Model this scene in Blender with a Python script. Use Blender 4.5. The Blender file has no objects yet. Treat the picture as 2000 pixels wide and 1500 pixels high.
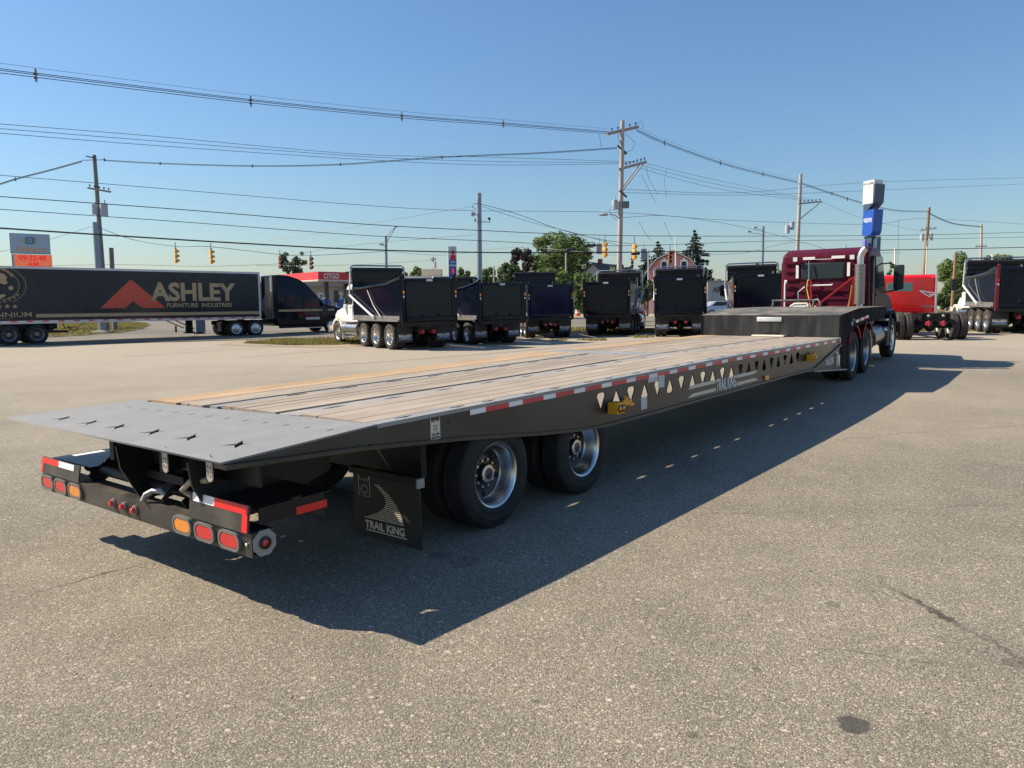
import bpy, bmesh, math, random
import numpy as np
from mathutils import Vector, Matrix
R = math.radians
random.seed(7); rng = np.random.default_rng(7)
C = bpy.context.scene.collection
scn = bpy.context.scene

# ------------------------------------------------------------------ camera, sky, sun, exposure
CAM_H = 1.95; FPX = 1500.0; PITCH = math.atan(160 / FPX)
cam = bpy.data.cameras.new('camera'); cam_ob = bpy.data.objects.new('camera', cam); C.objects.link(cam_ob)
cam_ob.location = (0, 0, CAM_H); cam_ob.rotation_euler = (math.pi / 2 - PITCH, 0, 0)
cam.sensor_width = 36; cam.lens = 27.0; cam.clip_start = 0.05; cam.clip_end = 9000
scn.camera = cam_ob
SUN = Vector((-1.157, 0.191, 1.0)).normalized()
SUN_EL = math.asin(SUN.z); SUN_AZ = math.atan2(SUN.x, SUN.y)
world = bpy.data.worlds.new('World'); scn.world = world; world.use_nodes = True
nt = world.node_tree; bg = nt.nodes['Background']
sky = nt.nodes.new('ShaderNodeTexSky'); sky.sky_type = 'NISHITA'; sky.sun_disc = False
sky.sun_elevation = SUN_EL; sky.sun_rotation = SUN_AZ
sky.altitude = 50; sky.air_density = 1.4; sky.dust_density = 0.5; sky.ozone_density = 9
nt.links.new(sky.outputs[0], bg.inputs[0]); bg.inputs[1].default_value = 0.088
sl = bpy.data.lights.new('sun', 'SUN'); sl.energy = 5.0; sl.angle = R(0.53); sl.color = (1.0, 0.88, 0.70)
so = bpy.data.objects.new('sun', sl); C.objects.link(so); so.rotation_euler = SUN.to_track_quat('Z', 'Y').to_euler()
so.location = (-30, 5, 30)
vs = scn.view_settings; scn.display_settings.display_device = 'sRGB'
vs.view_transform = 'Standard'; vs.look = 'None'; vs.exposure = 0.60; vs.gamma = 1.0; vs.use_curve_mapping = False

# ------------------------------------------------------------------ measuring helpers (photo pixel + distance -> place in metres)
FW = np.array([0, math.cos(PITCH), -math.sin(PITCH)]); UPV = np.array([0, math.sin(PITCH), math.cos(PITCH)])
def W(px, py, Y):
    d = np.array([1., 0, 0]) * (px - 1000) / FPX + UPV * (750 - py) / FPX + FW
    t = Y / d[1]
    return Vector((d[0] * t, d[1] * t, CAM_H + d[2] * t))
GA, GB = .017, .006
NN = np.array([-GA, -GB, 1]); NN /= np.linalg.norm(NN)
AZT = R(37.9)
UU = np.array([math.sin(AZT), math.cos(AZT), 0]); UU[2] = GA * UU[0] + GB * UU[1]; UU /= np.linalg.norm(UU)
VV = np.cross(NN, UU)
def TW(u, v, n): return UU * u + VV * v + NN * n
def plane(x, y):
    xs = 36 * np.tanh(np.asarray(x, float) / 36 * 1.0) if False else np.clip(x, -34, 34)
    return GA * xs + GB * np.clip(y, -10, 50)
CTRL = [(762, 684, 32, 4.5), (912, 674, 34, 4.5), (1030, 664, 38.5, 4.5), (1195, 659, 40, 4.5), (1330, 658.5, 36.5, 4.5), (1480, 656, 35, 4.5),
        (1820, 655.5, 30.5, 4.5), (1935, 655, 33, 4.5), (75, 672, 40.4, 6), (505, 658, 49, 6), (199, 651, 53, 6)]
CP = []
for px, py, Y, s in CTRL:
    p = W(px, py, Y); CP.append((p.x, p.y, p.z - float(plane(p.x, p.y)), s))
for u, dz in ((18.0, .12), (20.5, .2), (22.5, .22)):
    p = TW(u, 5.4, 0); CP.append((p[0], p[1], dz, 2.4))
for u in (3, 6, 9, 12, 14): 
    p = TW(u, 5.4, 0); CP.append((p[0], p[1], 0, 2.4))
def gz(x, y):
    x = np.asarray(x, float); y = np.asarray(y, float)
    num = np.zeros_like(x + y); den = np.full_like(num, .25)
    for cx, cy, r, s in CP:
        w = np.exp(-((x - cx) ** 2 + (y - cy) ** 2) / (2 * s * s)); num = num + w * r; den = den + w
    return plane(x, y) + num / den
def G(x, y): return float(gz(x, y))
def frame(x, y, az, pitch_follow=True):
    """matrix standing on the ground at x,y; local X points along the compass heading az (degrees)"""
    a = R(az); f = Vector((math.sin(a), math.cos(a), 0)); e = .6
    z = G(x, y)
    if pitch_follow:
        gx = (G(x + 2, y) - G(x - 2, y)) / 4; gy = (G(x, y + 2) - G(x, y - 2)) / 4
    else: gx = gy = 0
    n = Vector((-gx, -gy, 1)).normalized()
    l = n.cross(f).normalized(); f = l.cross(n)
    m = Matrix(((f.x, l.x, n.x, x), (f.y, l.y, n.y, y), (f.z, l.z, n.z, z), (0, 0, 0, 1)))
    return m

# ------------------------------------------------------------------ materials
MATS = {}
def nodes_of(m): return m.node_tree.nodes, m.node_tree.links
def pm(name, col, rough=.5, metal=0., var=.12, scale=6., bump=0., bscale=40., coat=0., spec=.5, emit=None, dirt=None, dscale=1.5, stretch=None, rnd=0.):
    """principled material with procedural mottling, optional dirt film, relief and per-object variation"""
    if name in MATS: return MATS[name]
    m = bpy.data.materials.new(name); m.use_nodes = True; N, L = nodes_of(m)
    b = N['Principled BSDF']
    tc = N.new('ShaderNodeTexCoord'); src = tc.outputs['Object']
    if stretch:
        mp = N.new('ShaderNodeMapping'); mp.inputs['Scale'].default_value = stretch; L.new(src, mp.inputs[0]); src = mp.outputs[0]
    n1 = N.new('ShaderNodeTexNoise'); n1.inputs['Scale'].default_value = scale; n1.inputs['Detail'].default_value = 6; n1.inputs['Roughness'].default_value = .65
    L.new(src, n1.inputs['Vector'])
    mr = N.new('ShaderNodeMapRange'); mr.inputs[1].default_value = .25; mr.inputs[2].default_value = .75
    mr.inputs[3].default_value = 1 - var; mr.inputs[4].default_value = 1 + var
    L.new(n1.outputs[0], mr.inputs[0])
    val = mr.outputs[0]
    if rnd:
        oi = N.new('ShaderNodeObjectInfo'); r2 = N.new('ShaderNodeMapRange'); r2.inputs[3].default_value = 1 - rnd; r2.inputs[4].default_value = 1 + rnd
        L.new(oi.outputs['Random'], r2.inputs[0]); mu = N.new('ShaderNodeMath'); mu.operation = 'MULTIPLY'
        L.new(val, mu.inputs[0]); L.new(r2.outputs[0], mu.inputs[1]); val = mu.outputs[0]
    vm = N.new('ShaderNodeVectorMath'); vm.operation = 'SCALE'; vm.inputs[0].default_value = col[:3]; L.new(val, vm.inputs['Scale'])
    colout = vm.outputs[0]
    if dirt:
        n2 = N.new('ShaderNodeTexNoise'); n2.inputs['Scale'].default_value = dscale; n2.inputs['Detail'].default_value = 8; L.new(src, n2.inputs['Vector'])
        m2 = N.new('ShaderNodeMapRange'); m2.inputs[1].default_value = .42; m2.inputs[2].default_value = .75; m2.inputs[4].default_value = dirt[3]
        L.new(n2.outputs[0], m2.inputs[0])
        mx = N.new('ShaderNodeMix'); mx.data_type = 'RGBA'; L.new(m2.outputs[0], mx.inputs[0]); L.new(colout, mx.inputs[6]); mx.inputs[7].default_value = (*dirt[:3], 1)
        colout = mx.outputs[2]
        m3 = N.new('ShaderNodeMapRange'); m3.inputs[3].default_value = rough; m3.inputs[4].default_value = min(1, rough + .4); L.new(m2.outputs[0], m3.inputs[0]); L.new(m3.outputs[0], b.inputs['Roughness'])
    else:
        m3 = N.new('ShaderNodeMapRange'); m3.inputs[1].default_value = .2; m3.inputs[2].default_value = .8
        m3.inputs[3].default_value = max(.02, rough * .8); m3.inputs[4].default_value = min(1, rough * 1.25); L.new(n1.outputs[0], m3.inputs[0]); L.new(m3.outputs[0], b.inputs['Roughness'])
    L.new(colout, b.inputs['Base Color'])
    b.inputs['Metallic'].default_value = metal; b.inputs['Specular IOR Level'].default_value = spec
    b.inputs['Coat Weight'].default_value = coat; b.inputs['Coat Roughness'].default_value = .04
    if bump:
        n4 = N.new('ShaderNodeTexNoise'); n4.inputs['Scale'].default_value = bscale; n4.inputs['Detail'].default_value = 4; L.new(src, n4.inputs['Vector'])
        bp = N.new('ShaderNodeBump'); bp.inputs['Strength'].default_value = 1; bp.inputs['Distance'].default_value = bump; L.new(n4.outputs[0], bp.inputs['Height']); L.new(bp.outputs[0], b.inputs['Normal'])
    if emit:
        b.inputs['Emission Color'].default_value = (*emit[:3], 1); b.inputs['Emission Strength'].default_value = emit[3]
    MATS[name] = m; return m

black_gloss = pm('black_gloss_paint', (.0035, .006, .014), .10, coat=.0, var=.2, scale=2, spec=.22)
navy_gloss = pm('navy_gloss_paint', (.007, .011, .036), .12, coat=.0, var=.2, scale=2, spec=.22)
black_chassis = pm('black_chassis_paint', (.007, .007, .008), .5, var=.4, scale=5, dirt=(.07, .062, .05, .2), dscale=2.5, spec=.3)
steel_black = pm('trailer_black_paint', (.008, .008, .0085), .36, var=.25, scale=2, dirt=(.09, .08, .065, .12), dscale=2.2, spec=.3)
beam_paint = pm('beam_grey_black_paint', (.027, .0265, .0255), .27, var=.18, scale=1.2, dirt=(.12, .11, .09, .30), dscale=1.5)
tail_steel = pm('tail_plate_grey_paint', (.245, .243, .235), .58, var=.07, scale=1.6, dirt=(.36, .33, .28, .28), dscale=5, bump=.0006, bscale=60)
matte_black = pm('matte_black_paint', (.007, .007, .008), .75, var=.3, scale=3, spec=.12)
rail_steel = pm('galvanised_rail', (.30, .30, .29), .45, var=.14, scale=3, dirt=(.36, .31, .24, .5), dscale=4, bump=.0004, bscale=90)
rubber = pm('tyre_rubber', (.014, .0135, .013), .75, var=.25, scale=7, dirt=(.075, .066, .055, .35), dscale=5, bump=.0012, bscale=90)
rubber_dusty = pm('dusty_tyre_rubber', (.033, .029, .026), .85, var=.25, scale=7, dirt=(.12, .10, .08, .5), dscale=4, bump=.002, bscale=60)
flap_rubber = pm('mudflap_rubber', (.013, .013, .014), .55, var=.25, scale=8, dirt=(.06, .055, .05, .3), dscale=5)
chrome = pm('polished_aluminium', (.66, .65, .63), .26, 1., var=.06, scale=9, dirt=(.35, .31, .26, .12), dscale=6)
alu = pm('brushed_aluminium', (.62, .62, .63), .34, 1., var=.1, scale=9)
steel_dull = pm('dull_steel', (.30, .30, .31), .5, .6, var=.2, scale=8)
white_paint = pm('white_paint', (.78, .76, .72), .3, var=.05, scale=2, coat=.3)
cream_paint = pm('cream_white_paint', (.80, .74, .62), .25, var=.05, scale=2, coat=.4)
sticker_white = pm('white_sticker', (.62, .62, .62), .45, var=.08, scale=15)
tape_white = pm('white_reflective_tape', (.86, .84, .82), .35, var=.08, scale=30, bump=.0004, bscale=260, rnd=.08)
tape_red = pm('red_reflective_tape', (.64, .045, .055), .33, var=.10, scale=30, bump=.0004, bscale=260, rnd=.10)
dusty_strip = pm('dusty_deck_strip', (.34, .31, .275), .5, var=.14, scale=3, dirt=(.42, .36, .28, .6), dscale=4)
bright_white = pm('bright_white_tape', (.85, .85, .85), .4, var=.05, scale=30)
bright_red = pm('bright_red_tape', (.75, .018, .014), .35, var=.06, scale=30, bump=.0005, bscale=200)
lens_red = pm('red_lamp_lens', (.62, .008, .010), .16, var=.12, scale=50, coat=.8, bump=.002, bscale=160)
lens_amber = pm('amber_lamp_lens', (.85, .27, .012), .16, var=.12, scale=50, coat=.8, bump=.002, bscale=160)
lens_clear = pm('clear_lamp_lens', (.70, .72, .72), .15, var=.12, scale=50, coat=.8, bump=.002, bscale=160)
bezel_grey = pm('grey_rubber_bezel', (.16, .15, .14), .5, var=.15, scale=20)
yellow_paint = pm('yellow_bracket_paint', (.95, .43, .012), .45, var=.15, scale=14, dirt=(.3, .16, .03, .4), dscale=14)
signal_yellow = pm('signal_yellow_paint', (.85, .45, .05), .5, var=.15, scale=6, dirt=(.28, .15, .05, .4), dscale=4)
signal_brown = pm('signal_faded_paint', (.36, .13, .06), .6, var=.2, scale=6)
signal_black = pm('signal_black', (.012, .012, .012), .5)
maroon = pm('maroon_paint', (.085, .009, .024), .34, coat=.0, spec=.06, var=.12, scale=1.6, dirt=(.15, .10, .09, .08), dscale=1.3)
red_paint = pm('red_truck_paint', (.86, .010, .014), .2, coat=.5, var=.05, scale=1.6)
red_rack = pm('red_rack_paint', (.55, .022, .012), .4, var=.12, scale=8)
orange_paint = pm('orange_hose_paint', (.60, .17, .03), .45, var=.12, scale=8)
glass = pm('dark_glass', (.03, .042, .047), .08, var=.1, scale=1, spec=.16)
glass_teal = pm('teal_tinted_glass', (.10, .22, .22), .06, var=.1, scale=1, coat=.5, spec=.8)
tan_print = pm('tan_print', (.42, .30, .165), .4, var=.06, scale=3)
sign_red_print = pm('red_print', (.58, .07, .04), .4, var=.06, scale=3)
gold_line = pm('gold_outline_print', (.36, .24, .12), .4, var=.06, scale=3)
white_print = pm('white_print', (.72, .72, .70), .45, var=.06, scale=20)
cream_print = pm('cream_print', (.66, .60, .47), .45, var=.08, scale=20)
dark_print = pm('dark_print', (.05, .045, .04), .5, var=.08, scale=20)
blue_print = pm('blue_print', (.03, .12, .42), .4, var=.08, scale=20)
citgo_red = pm('canopy_red', (.62, .022, .03), .35, var=.05, scale=1)
citgo_blue = pm('sign_blue', (.02, .10, .38), .35, var=.05, scale=1)
pole_wood = pm('weathered_pole_wood', (.42, .385, .34), .85, var=.3, scale=3, stretch=(8, 8, .5), bump=.004, bscale=12)
pole_wood_red = pm('brown_pole_wood', (.26, .16, .10), .85, var=.3, scale=3, stretch=(8, 8, .5), bump=.004, bscale=12)
pole_steel = pm('galvanised_pole', (.27, .32, .37), .45, .3, var=.12, scale=2)
insul = pm('grey_insulator', (.06, .07, .10), .3, var=.1, scale=10)
equip_grey = pm('transformer_grey', (.42, .45, .48), .5, var=.1, scale=3)
cable_black = pm('black_cable', (.018, .020, .026), .55, var=.1, scale=3)
cable_grey = pm('grey_bare_cable', (.10, .115, .135), .5, var=.1, scale=3)
concrete = pm('pale_concrete', (.45, .42, .37), .85, var=.15, scale=4, bump=.004, bscale=20)
barrel_orange = pm('barrel_orange', (.75, .13, .03), .5, var=.08, scale=6)
stone_m = pm('granite_stone', (.42, .36, .29), .85, var=.25, scale=4, bump=.03, bscale=5)
pink_siding = pm('pink_siding', (.58, .27, .245), .7, var=.08, scale=1.5)
roof_dark = pm('dark_roof_shingles', (.075, .065, .065), .85, var=.25, scale=6, bump=.02, bscale=14)
grey_siding = pm('grey_siding', (.33, .36, .36), .7, var=.08, scale=2)
warehouse = pm('warehouse_grey_metal', (.36, .37, .36), .55, var=.08, scale=1, stretch=(12, 12, .2), bump=.02, bscale=6)
store_wall = pm('store_wall', (.32, .36, .30), .7, var=.1, scale=1)
beige_wall = pm('beige_wall', (.50, .42, .33), .7, var=.1, scale=1)
sign_face = pm('pale_sign_face', (.42, .50, .60), .3, var=.06, scale=2)
sign_side = pm('teal_sign_side', (.10, .34, .30), .45, var=.06, scale=2)
led_panel = pm('orange_led_panel', (.80, .16, .06), .4, var=.06, scale=6, emit=(1, .22, .10, .25))
led_red = pm('red_led_digits', (.7, .02, .03), .4, emit=(1, .02, .03, .3))
blue_sign = pm('dealer_sign_blue', (.015, .08, .40), .3, var=.06, scale=2)
navy_sign = pm('dealer_sign_navy', (.05, .085, .14), .35, var=.08, scale=2)
purple_plastic = pm('purple_plastic', (.22, .16, .62), .4)
car_silver = pm('silver_car_paint', (.42, .44, .50), .2, .3, coat=.5)
car_white = pm('white_car_paint', (.72, .72, .72), .25, coat=.5)

def wood_mat(name, c1, c2, c3):
    m = bpy.data.materials.new(name); m.use_nodes = True; N, L = nodes_of(m); b = N['Principled BSDF']
    tc = N.new('ShaderNodeTexCoord'); oi = N.new('ShaderNodeObjectInfo')
    off = N.new('ShaderNodeVectorMath'); off.operation = 'MULTIPLY_ADD'; off.inputs[1].default_value = (31, 17, 9)
    L.new(oi.outputs['Random'], off.inputs[0]); L.new(tc.outputs['Object'], off.inputs[2])
    mp = N.new('ShaderNodeMapping'); mp.inputs['Scale'].default_value = (1.1, 34, 34); L.new(off.outputs[0], mp.inputs[0])
    n1 = N.new('ShaderNodeTexNoise'); n1.inputs['Scale'].default_value = 1.6; n1.inputs['Detail'].default_value = 7; n1.inputs['Roughness'].default_value = .7; L.new(mp.outputs[0], n1.inputs['Vector'])
    n2 = N.new('ShaderNodeTexNoise'); n2.inputs['Scale'].default_value = 1.3; n2.inputs['Detail'].default_value = 5; L.new(off.outputs[0], n2.inputs['Vector'])
    cr = N.new('ShaderNodeValToRGB'); e = cr.color_ramp.elements; e[0].position = .28; e[0].color = (*c1, 1); e[1].position = .72; e[1].color = (*c3, 1)
    x = e.new(.5); x.color = (*c2, 1); L.new(n1.outputs[0], cr.inputs[0])
    mr = N.new('ShaderNodeMapRange'); mr.inputs[1].default_value = .3; mr.inputs[2].default_value = .7; mr.inputs[3].default_value = .80; mr.inputs[4].default_value = 1.12; L.new(n2.outputs[0], mr.inputs[0])
    r2 = N.new('ShaderNodeMapRange'); r2.inputs[3].default_value = .91; r2.inputs[4].default_value = 1.08; L.new(oi.outputs['Random'], r2.inputs[0])
    mu = N.new('ShaderNodeMath'); mu.operation = 'MULTIPLY'; L.new(mr.outputs[0], mu.inputs[0]); L.new(r2.outputs[0], mu.inputs[1])
    vm = N.new('ShaderNodeVectorMath'); vm.operation = 'SCALE'; L.new(cr.outputs[0], vm.inputs[0]); L.new(mu.outputs[0], vm.inputs['Scale'])
    L.new(vm.outputs[0], b.inputs['Base Color']); b.inputs['Roughness'].default_value = .78
    bp = N.new('ShaderNodeBump'); bp.inputs['Distance'].default_value = .0025; L.new(n1.outputs[0], bp.inputs['Height']); L.new(bp.outputs[0], b.inputs['Normal'])
    return m
wood_grey = wood_mat('weathered_deck_wood', (.28, .225, .17), (.37, .305, .235), (.45, .38, .30))
wood_tan = wood_mat('tan_deck_wood', (.32, .20, .10), (.44, .295, .165), (.52, .38, .23))

def diamond_mat():
    m = bpy.data.materials.new('black_diamond_plate'); m.use_nodes = True; N, L = nodes_of(m); b = N['Principled BSDF']
    tc = N.new('ShaderNodeTexCoord'); mp = N.new('ShaderNodeMapping'); mp.inputs['Rotation'].default_value = (R(45), 0, 0); mp.inputs['Scale'].default_value = (1, 45, 45); L.new(tc.outputs['Object'], mp.inputs[0])
    ck = N.new('ShaderNodeTexVoronoi'); ck.inputs['Scale'].default_value = 1.0; ck.inputs['Randomness'].default_value = 0; L.new(mp.outputs[0], ck.inputs['Vector'])
    bp = N.new('ShaderNodeBump'); bp.inputs['Distance'].default_value = .006; bp.invert = True; L.new(ck.outputs[0], bp.inputs['Height']); L.new(bp.outputs[0], b.inputs['Normal'])
    n = N.new('ShaderNodeTexNoise'); n.inputs['Scale'].default_value = 2.2; n.inputs['Detail'].default_value = 6; 
    m4 = N.new('ShaderNodeMapping'); m4.inputs['Scale'].default_value = (1, 3, .5); L.new(tc.outputs['Object'], m4.inputs[0]); L.new(m4.outputs[0], n.inputs['Vector'])
    cr = N.new('ShaderNodeValToRGB'); cr.color_ramp.elements[0].color = (.008, .0085, .009, 1); cr.color_ramp.elements[1].color = (.05, .048, .045, 1); cr.color_ramp.elements[0].position = .4; cr.color_ramp.elements[1].position = .75
    L.new(n.outputs[0], cr.inputs[0]); L.new(cr.outputs[0], b.inputs['Base Color']); b.inputs['Roughness'].default_value = .38
    return m
diamond = diamond_mat()
dusty_top = pm('dusty_black_plate', (.09, .087, .08), .6, var=.25, scale=3, dirt=(.33, .28, .21, .85), dscale=2.2, bump=.002, bscale=60)

def leaf_mat(name, c, trans=.3):
    m = bpy.data.materials.new(name); m.use_nodes = True; N, L = nodes_of(m); b = N['Principled BSDF']
    g = N.new('ShaderNodeNewGeometry'); cr = N.new('ShaderNodeValToRGB')
    cr.color_ramp.elements[0].color = (c[0] * .65, c[1] * .68, c[2] * .7, 1); cr.color_ramp.elements[1].color = (c[0] * 1.5, c[1] * 1.35, c[2] * 1.15, 1)
    L.new(g.outputs['Random Per Island'], cr.inputs[0]); L.new(cr.outputs[0], b.inputs['Base Color']); b.inputs['Roughness'].default_value = .6
    b.inputs['Specular IOR Level'].default_value = .25
    tr = N.new('ShaderNodeBsdfTranslucent'); L.new(cr.outputs[0], tr.inputs[0]); mx = N.new('ShaderNodeMixShader'); mx.inputs[0].default_value = trans
    L.new(b.outputs[0], mx.inputs[1]); L.new(tr.outputs[0], mx.inputs[2]); L.new(mx.outputs[0], N['Material Output'].inputs[0])
    return m
leaf_mid = leaf_mat('mid_green_leaves', (.135, .20, .07)); leaf_dark = leaf_mat('dark_green_leaves', (.075, .12, .05))
leaf_maroon = leaf_mat('purple_dark_leaves', (.055, .045, .048)); leaf_light = leaf_mat('light_green_leaves', (.16, .22, .06), .4)
leaf_spruce = leaf_mat('spruce_needles', (.055, .085, .062), .12); leaf_blue = leaf_mat('blue_green_leaves', (.09, .135, .085), .3)
grass_m = leaf_mat('lawn_grass', (.25, .23, .075), .3); grass_dry = leaf_mat('dry_grass', (.30, .23, .10), .3)
bark = pm('bark', (.10, .075, .055), .9, var=.3, scale=4, stretch=(6, 6, 1))

# ------------------------------------------------------------------ geometry helpers
class B:
    """collects shapes into one mesh; every shape carries a material slot"""
    def __init__(s): s.bm = bmesh.new(); s.n = 0
    def _tag(s, faces, mi):
        for f in faces: f.material_index = mi
    def box(s, c, d, mi=0, bev=0., rot=None, seg=1):
        r = bmesh.ops.create_cube(s.bm, size=1); vs_ = r['verts']
        m = Matrix.Translation(c) @ (rot.to_4x4() if rot is not None else Matrix()) @ Matrix.Diagonal((*d, 1))
        bmesh.ops.transform(s.bm, matrix=m, verts=vs_)
        fs = list({f for v in vs_ for f in v.link_faces})
        s._tag(fs, mi)
        if bev:
            es = list({e for v in vs_ for e in v.link_edges})
            rr = bmesh.ops.bevel(s.bm, geom=es, offset=bev, segments=seg, affect='EDGES', profile=.5)
            s._tag(rr['faces'], mi)
        return s
    def b2(s, a, b, mi=0, bev=0., seg=1):
        a, b = Vector(a), Vector(b)
        return s.box((a + b) / 2, [abs(x) for x in (b - a)], mi, bev, None, seg)
    def bar(s, p, q, w, h, mi=0, up=(0, 0, 1), bev=0.):
        p, q = Vector(p), Vector(q); d = q - p; x = d.normalized(); u = Vector(up)
        y = u.cross(x)
        if y.length < 1e-4: y = Vector((0, 1, 0)).cross(x)
        y.normalize(); z = x.cross(y)
        rot = Matrix((x, y, z)).transposed()
        return s.box((p + q) / 2, (d.length, w, h), mi, bev, rot)
    def tube(s, pts, r, seg=8, mi=0, cap=True):
        pts = [Vector(p) for p in pts]; rings = []
        rs = r if isinstance(r, (list, tuple)) else [r] * len(pts)
        prev = None
        for i, p in enumerate(pts):
            d = (pts[min(i + 1, len(pts) - 1)] - pts[max(i - 1, 0)]).normalized()
            if prev is None:
                a = Vector((0, 0, 1)) if abs(d.z) < .9 else Vector((1, 0, 0)); x = d.cross(a).normalized()
            else: x = (prev - d * prev.dot(d)).normalized()
            prev = x; y = d.cross(x)
            rings.append([s.bm.verts.new(p + (x * math.cos(2 * math.pi * k / seg) + y * math.sin(2 * math.pi * k / seg)) * rs[i]) for k in range(seg)])
        fs = []
        for a, b in zip(rings, rings[1:]):
            for k in range(seg): fs.append(s.bm.faces.new((a[k], a[(k + 1) % seg], b[(k + 1) % seg], b[k])))
        if cap: fs.append(s.bm.faces.new(rings[0][::-1])); fs.append(s.bm.faces.new(rings[-1]))
        s._tag(fs, mi); return s
    def lathe(s, prof, origin=(0, 0, 0), axis='Y', seg=32, mi=0, mod=None, closed=False):
        """prof: (radius, axial[, material]) points revolved about axis"""
        o = Vector(origin); rings = []
        for i, p in enumerate(prof):
            r, h = p[0], p[1]; ring = []
            for k in range(seg):
                a = 2 * math.pi * k / seg; rr = r + (mod(i, k) if mod else 0)
                c, t = math.cos(a) * rr, math.sin(a) * rr
                v = {'Y': (c, h, t), 'Z': (c, t, h), 'X': (h, c, t)}[axis]
                ring.append(s.bm.verts.new(o + Vector(v)))
            rings.append(ring)
        seq = list(zip(range(len(rings)), rings, rings[1:] + ([rings[0]] if closed else [])))
        for i, a, b in seq:
            m_ = prof[i][2] if len(prof[i]) > 2 else mi
            for k in range(seg):
                f = s.bm.faces.new((a[k], a[(k + 1) % seg], b[(k + 1) % seg], b[k])); f.material_index = m_
        if not closed:
            for ring, p in ((rings[0], prof[0]), (rings[-1], prof[-1])):
                if p[0] > 1e-4:
                    pass
        return s
    def prism(s, poly, axis, d0, d1, mi=0):
        """poly in the two other axes (x,z for Y; x,y for Z; y,z for X)"""
        def P(a, b, d): return {'Y': (a, d, b), 'Z': (a, b, d), 'X': (d, a, b)}[axis]
        A = [s.bm.verts.new(P(a, b, d0)) for a, b in poly]; D = [s.bm.verts.new(P(a, b, d1)) for a, b in poly]; n = len(poly)
        fs = [s.bm.faces.new(A[::-1]), s.bm.faces.new(D)]
        for k in range(n): fs.append(s.bm.faces.new((A[k], A[(k + 1) % n], D[(k + 1) % n], D[k])))
        s._tag(fs, mi); return s
    def quad(s, pts, mi=0):
        f = s.bm.faces.new([s.bm.verts.new(p) for p in pts]); f.material_index = mi; return s
    def cyl(s, p, q, r, seg=16, mi=0): return s.tube([p, q], r, seg, mi)
    def ball(s, c, r, mi=0, seg=12, sc=(1, 1, 1)):
        rr = bmesh.ops.create_uvsphere(s.bm, u_segments=seg, v_segments=max(6, seg // 2), radius=r, matrix=Matrix.Translation(c) @ Matrix.Diagonal((*sc, 1)))
        s._tag({f for v in rr['verts'] for f in v.link_faces}, mi); return s
    def mesh(s, name, mats, smooth=35, recalc=True):
        if recalc: bmesh.ops.recalc_face_normals(s.bm, faces=s.bm.faces)
        me = bpy.data.meshes.new(name); s.bm.to_mesh(me); s.bm.free()
        for m in (mats if isinstance(mats, (list, tuple)) else [mats]): me.materials.append(m)
        if smooth:
            me.polygons.foreach_set('use_smooth', [True] * len(me.polygons)); me.set_sharp_from_angle(angle=R(smooth))
        return me
def ob(name, data, mats=None, parent=None, mw=None, smooth=35):
    me = data.mesh(name, mats, smooth) if isinstance(data, B) else data
    o = bpy.data.objects.new(name, me); C.objects.link(o)
    if parent is not None: o.parent = parent
    if mw is not None: o.matrix_local = mw
    return o
def thing(name, label, cat, mw=None, group=None, data=None):
    o = bpy.data.objects.new(name, data); C.objects.link(o)
    if mw is not None: o.matrix_world = mw
    tag(o, label, cat, group); return o
def tag(o, label, cat, group=None):
    o['label'] = label; o['category'] = cat
    if group: o['group'] = group
    return o
def part(name, parent, b, mats, smooth=35): return ob(name, b, mats, parent, None, smooth)
def XY(origin, x, y):
    x, y = Vector(x).normalized(), Vector(y).normalized(); z = x.cross(y)
    return Matrix(((x.x, y.x, z.x, origin[0]), (x.y, y.y, z.y, origin[1]), (x.z, y.z, z.z, origin[2]), (0, 0, 0, 1)))
TXT = {}
def text_mesh(body, w, h, mat, bold=0., shear=0., depth=.002, space=1.0):
    key = (body, round(w, 4), round(h, 4), mat.name, bold, shear)
    if key in TXT: return TXT[key]
    cu = bpy.data.curves.new('lettering', 'FONT'); cu.body = body; cu.align_x = 'CENTER'; cu.align_y = 'CENTER'
    cu.offset = bold; cu.shear = shear; cu.extrude = .02; cu.space_character = space; cu.resolution_u = 3
    o = bpy.data.objects.new('lettering', cu)
    me = bpy.data.meshes.new_from_object(o)
    bpy.data.objects.remove(o); bpy.data.curves.remove(cu)
    co = np.empty(len(me.vertices) * 3); me.vertices.foreach_get('co', co); co = co.reshape(-1, 3)
    lo, hi = co.min(0), co.max(0); co = (co - (lo + hi) / 2) / (hi - lo) * np.array([w, h, depth])
    me.vertices.foreach_set('co', co.ravel()); me.materials.clear(); me.materials.append(mat); me.name = 'lettering'
    TXT[key] = me; return me
def lettering(parent, body, w, h, mat, mw, bold=0., shear=0., name='lettering'):
    return ob(name, text_mesh(body, w, h, mat, bold, shear), None, parent, mw)
def plate_mesh(name, outer, holes, thick, mats, smooth=20):
    """flat plate with real holes cut through it (built from a filled 2D outline)"""
    cu = bpy.data.curves.new(name, 'CURVE'); cu.dimensions = '2D'; cu.fill_mode = 'BOTH'; cu.extrude = thick / 2
    for poly in [outer] + list(holes):
        sp = cu.splines.new('POLY'); sp.points.add(len(poly) - 1); sp.use_cyclic_u = True
        for p, q in zip(sp.points, poly): p.co = (q[0], q[1], 0, 1)
    o = bpy.data.objects.new(name, cu); me = bpy.data.meshes.new_from_object(o); bpy.data.objects.remove(o); bpy.data.curves.remove(cu)
    me.materials.clear()
    for m in (mats if isinstance(mats, (list, tuple)) else [mats]): me.materials.append(m)
    me.name = name; return me
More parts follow.
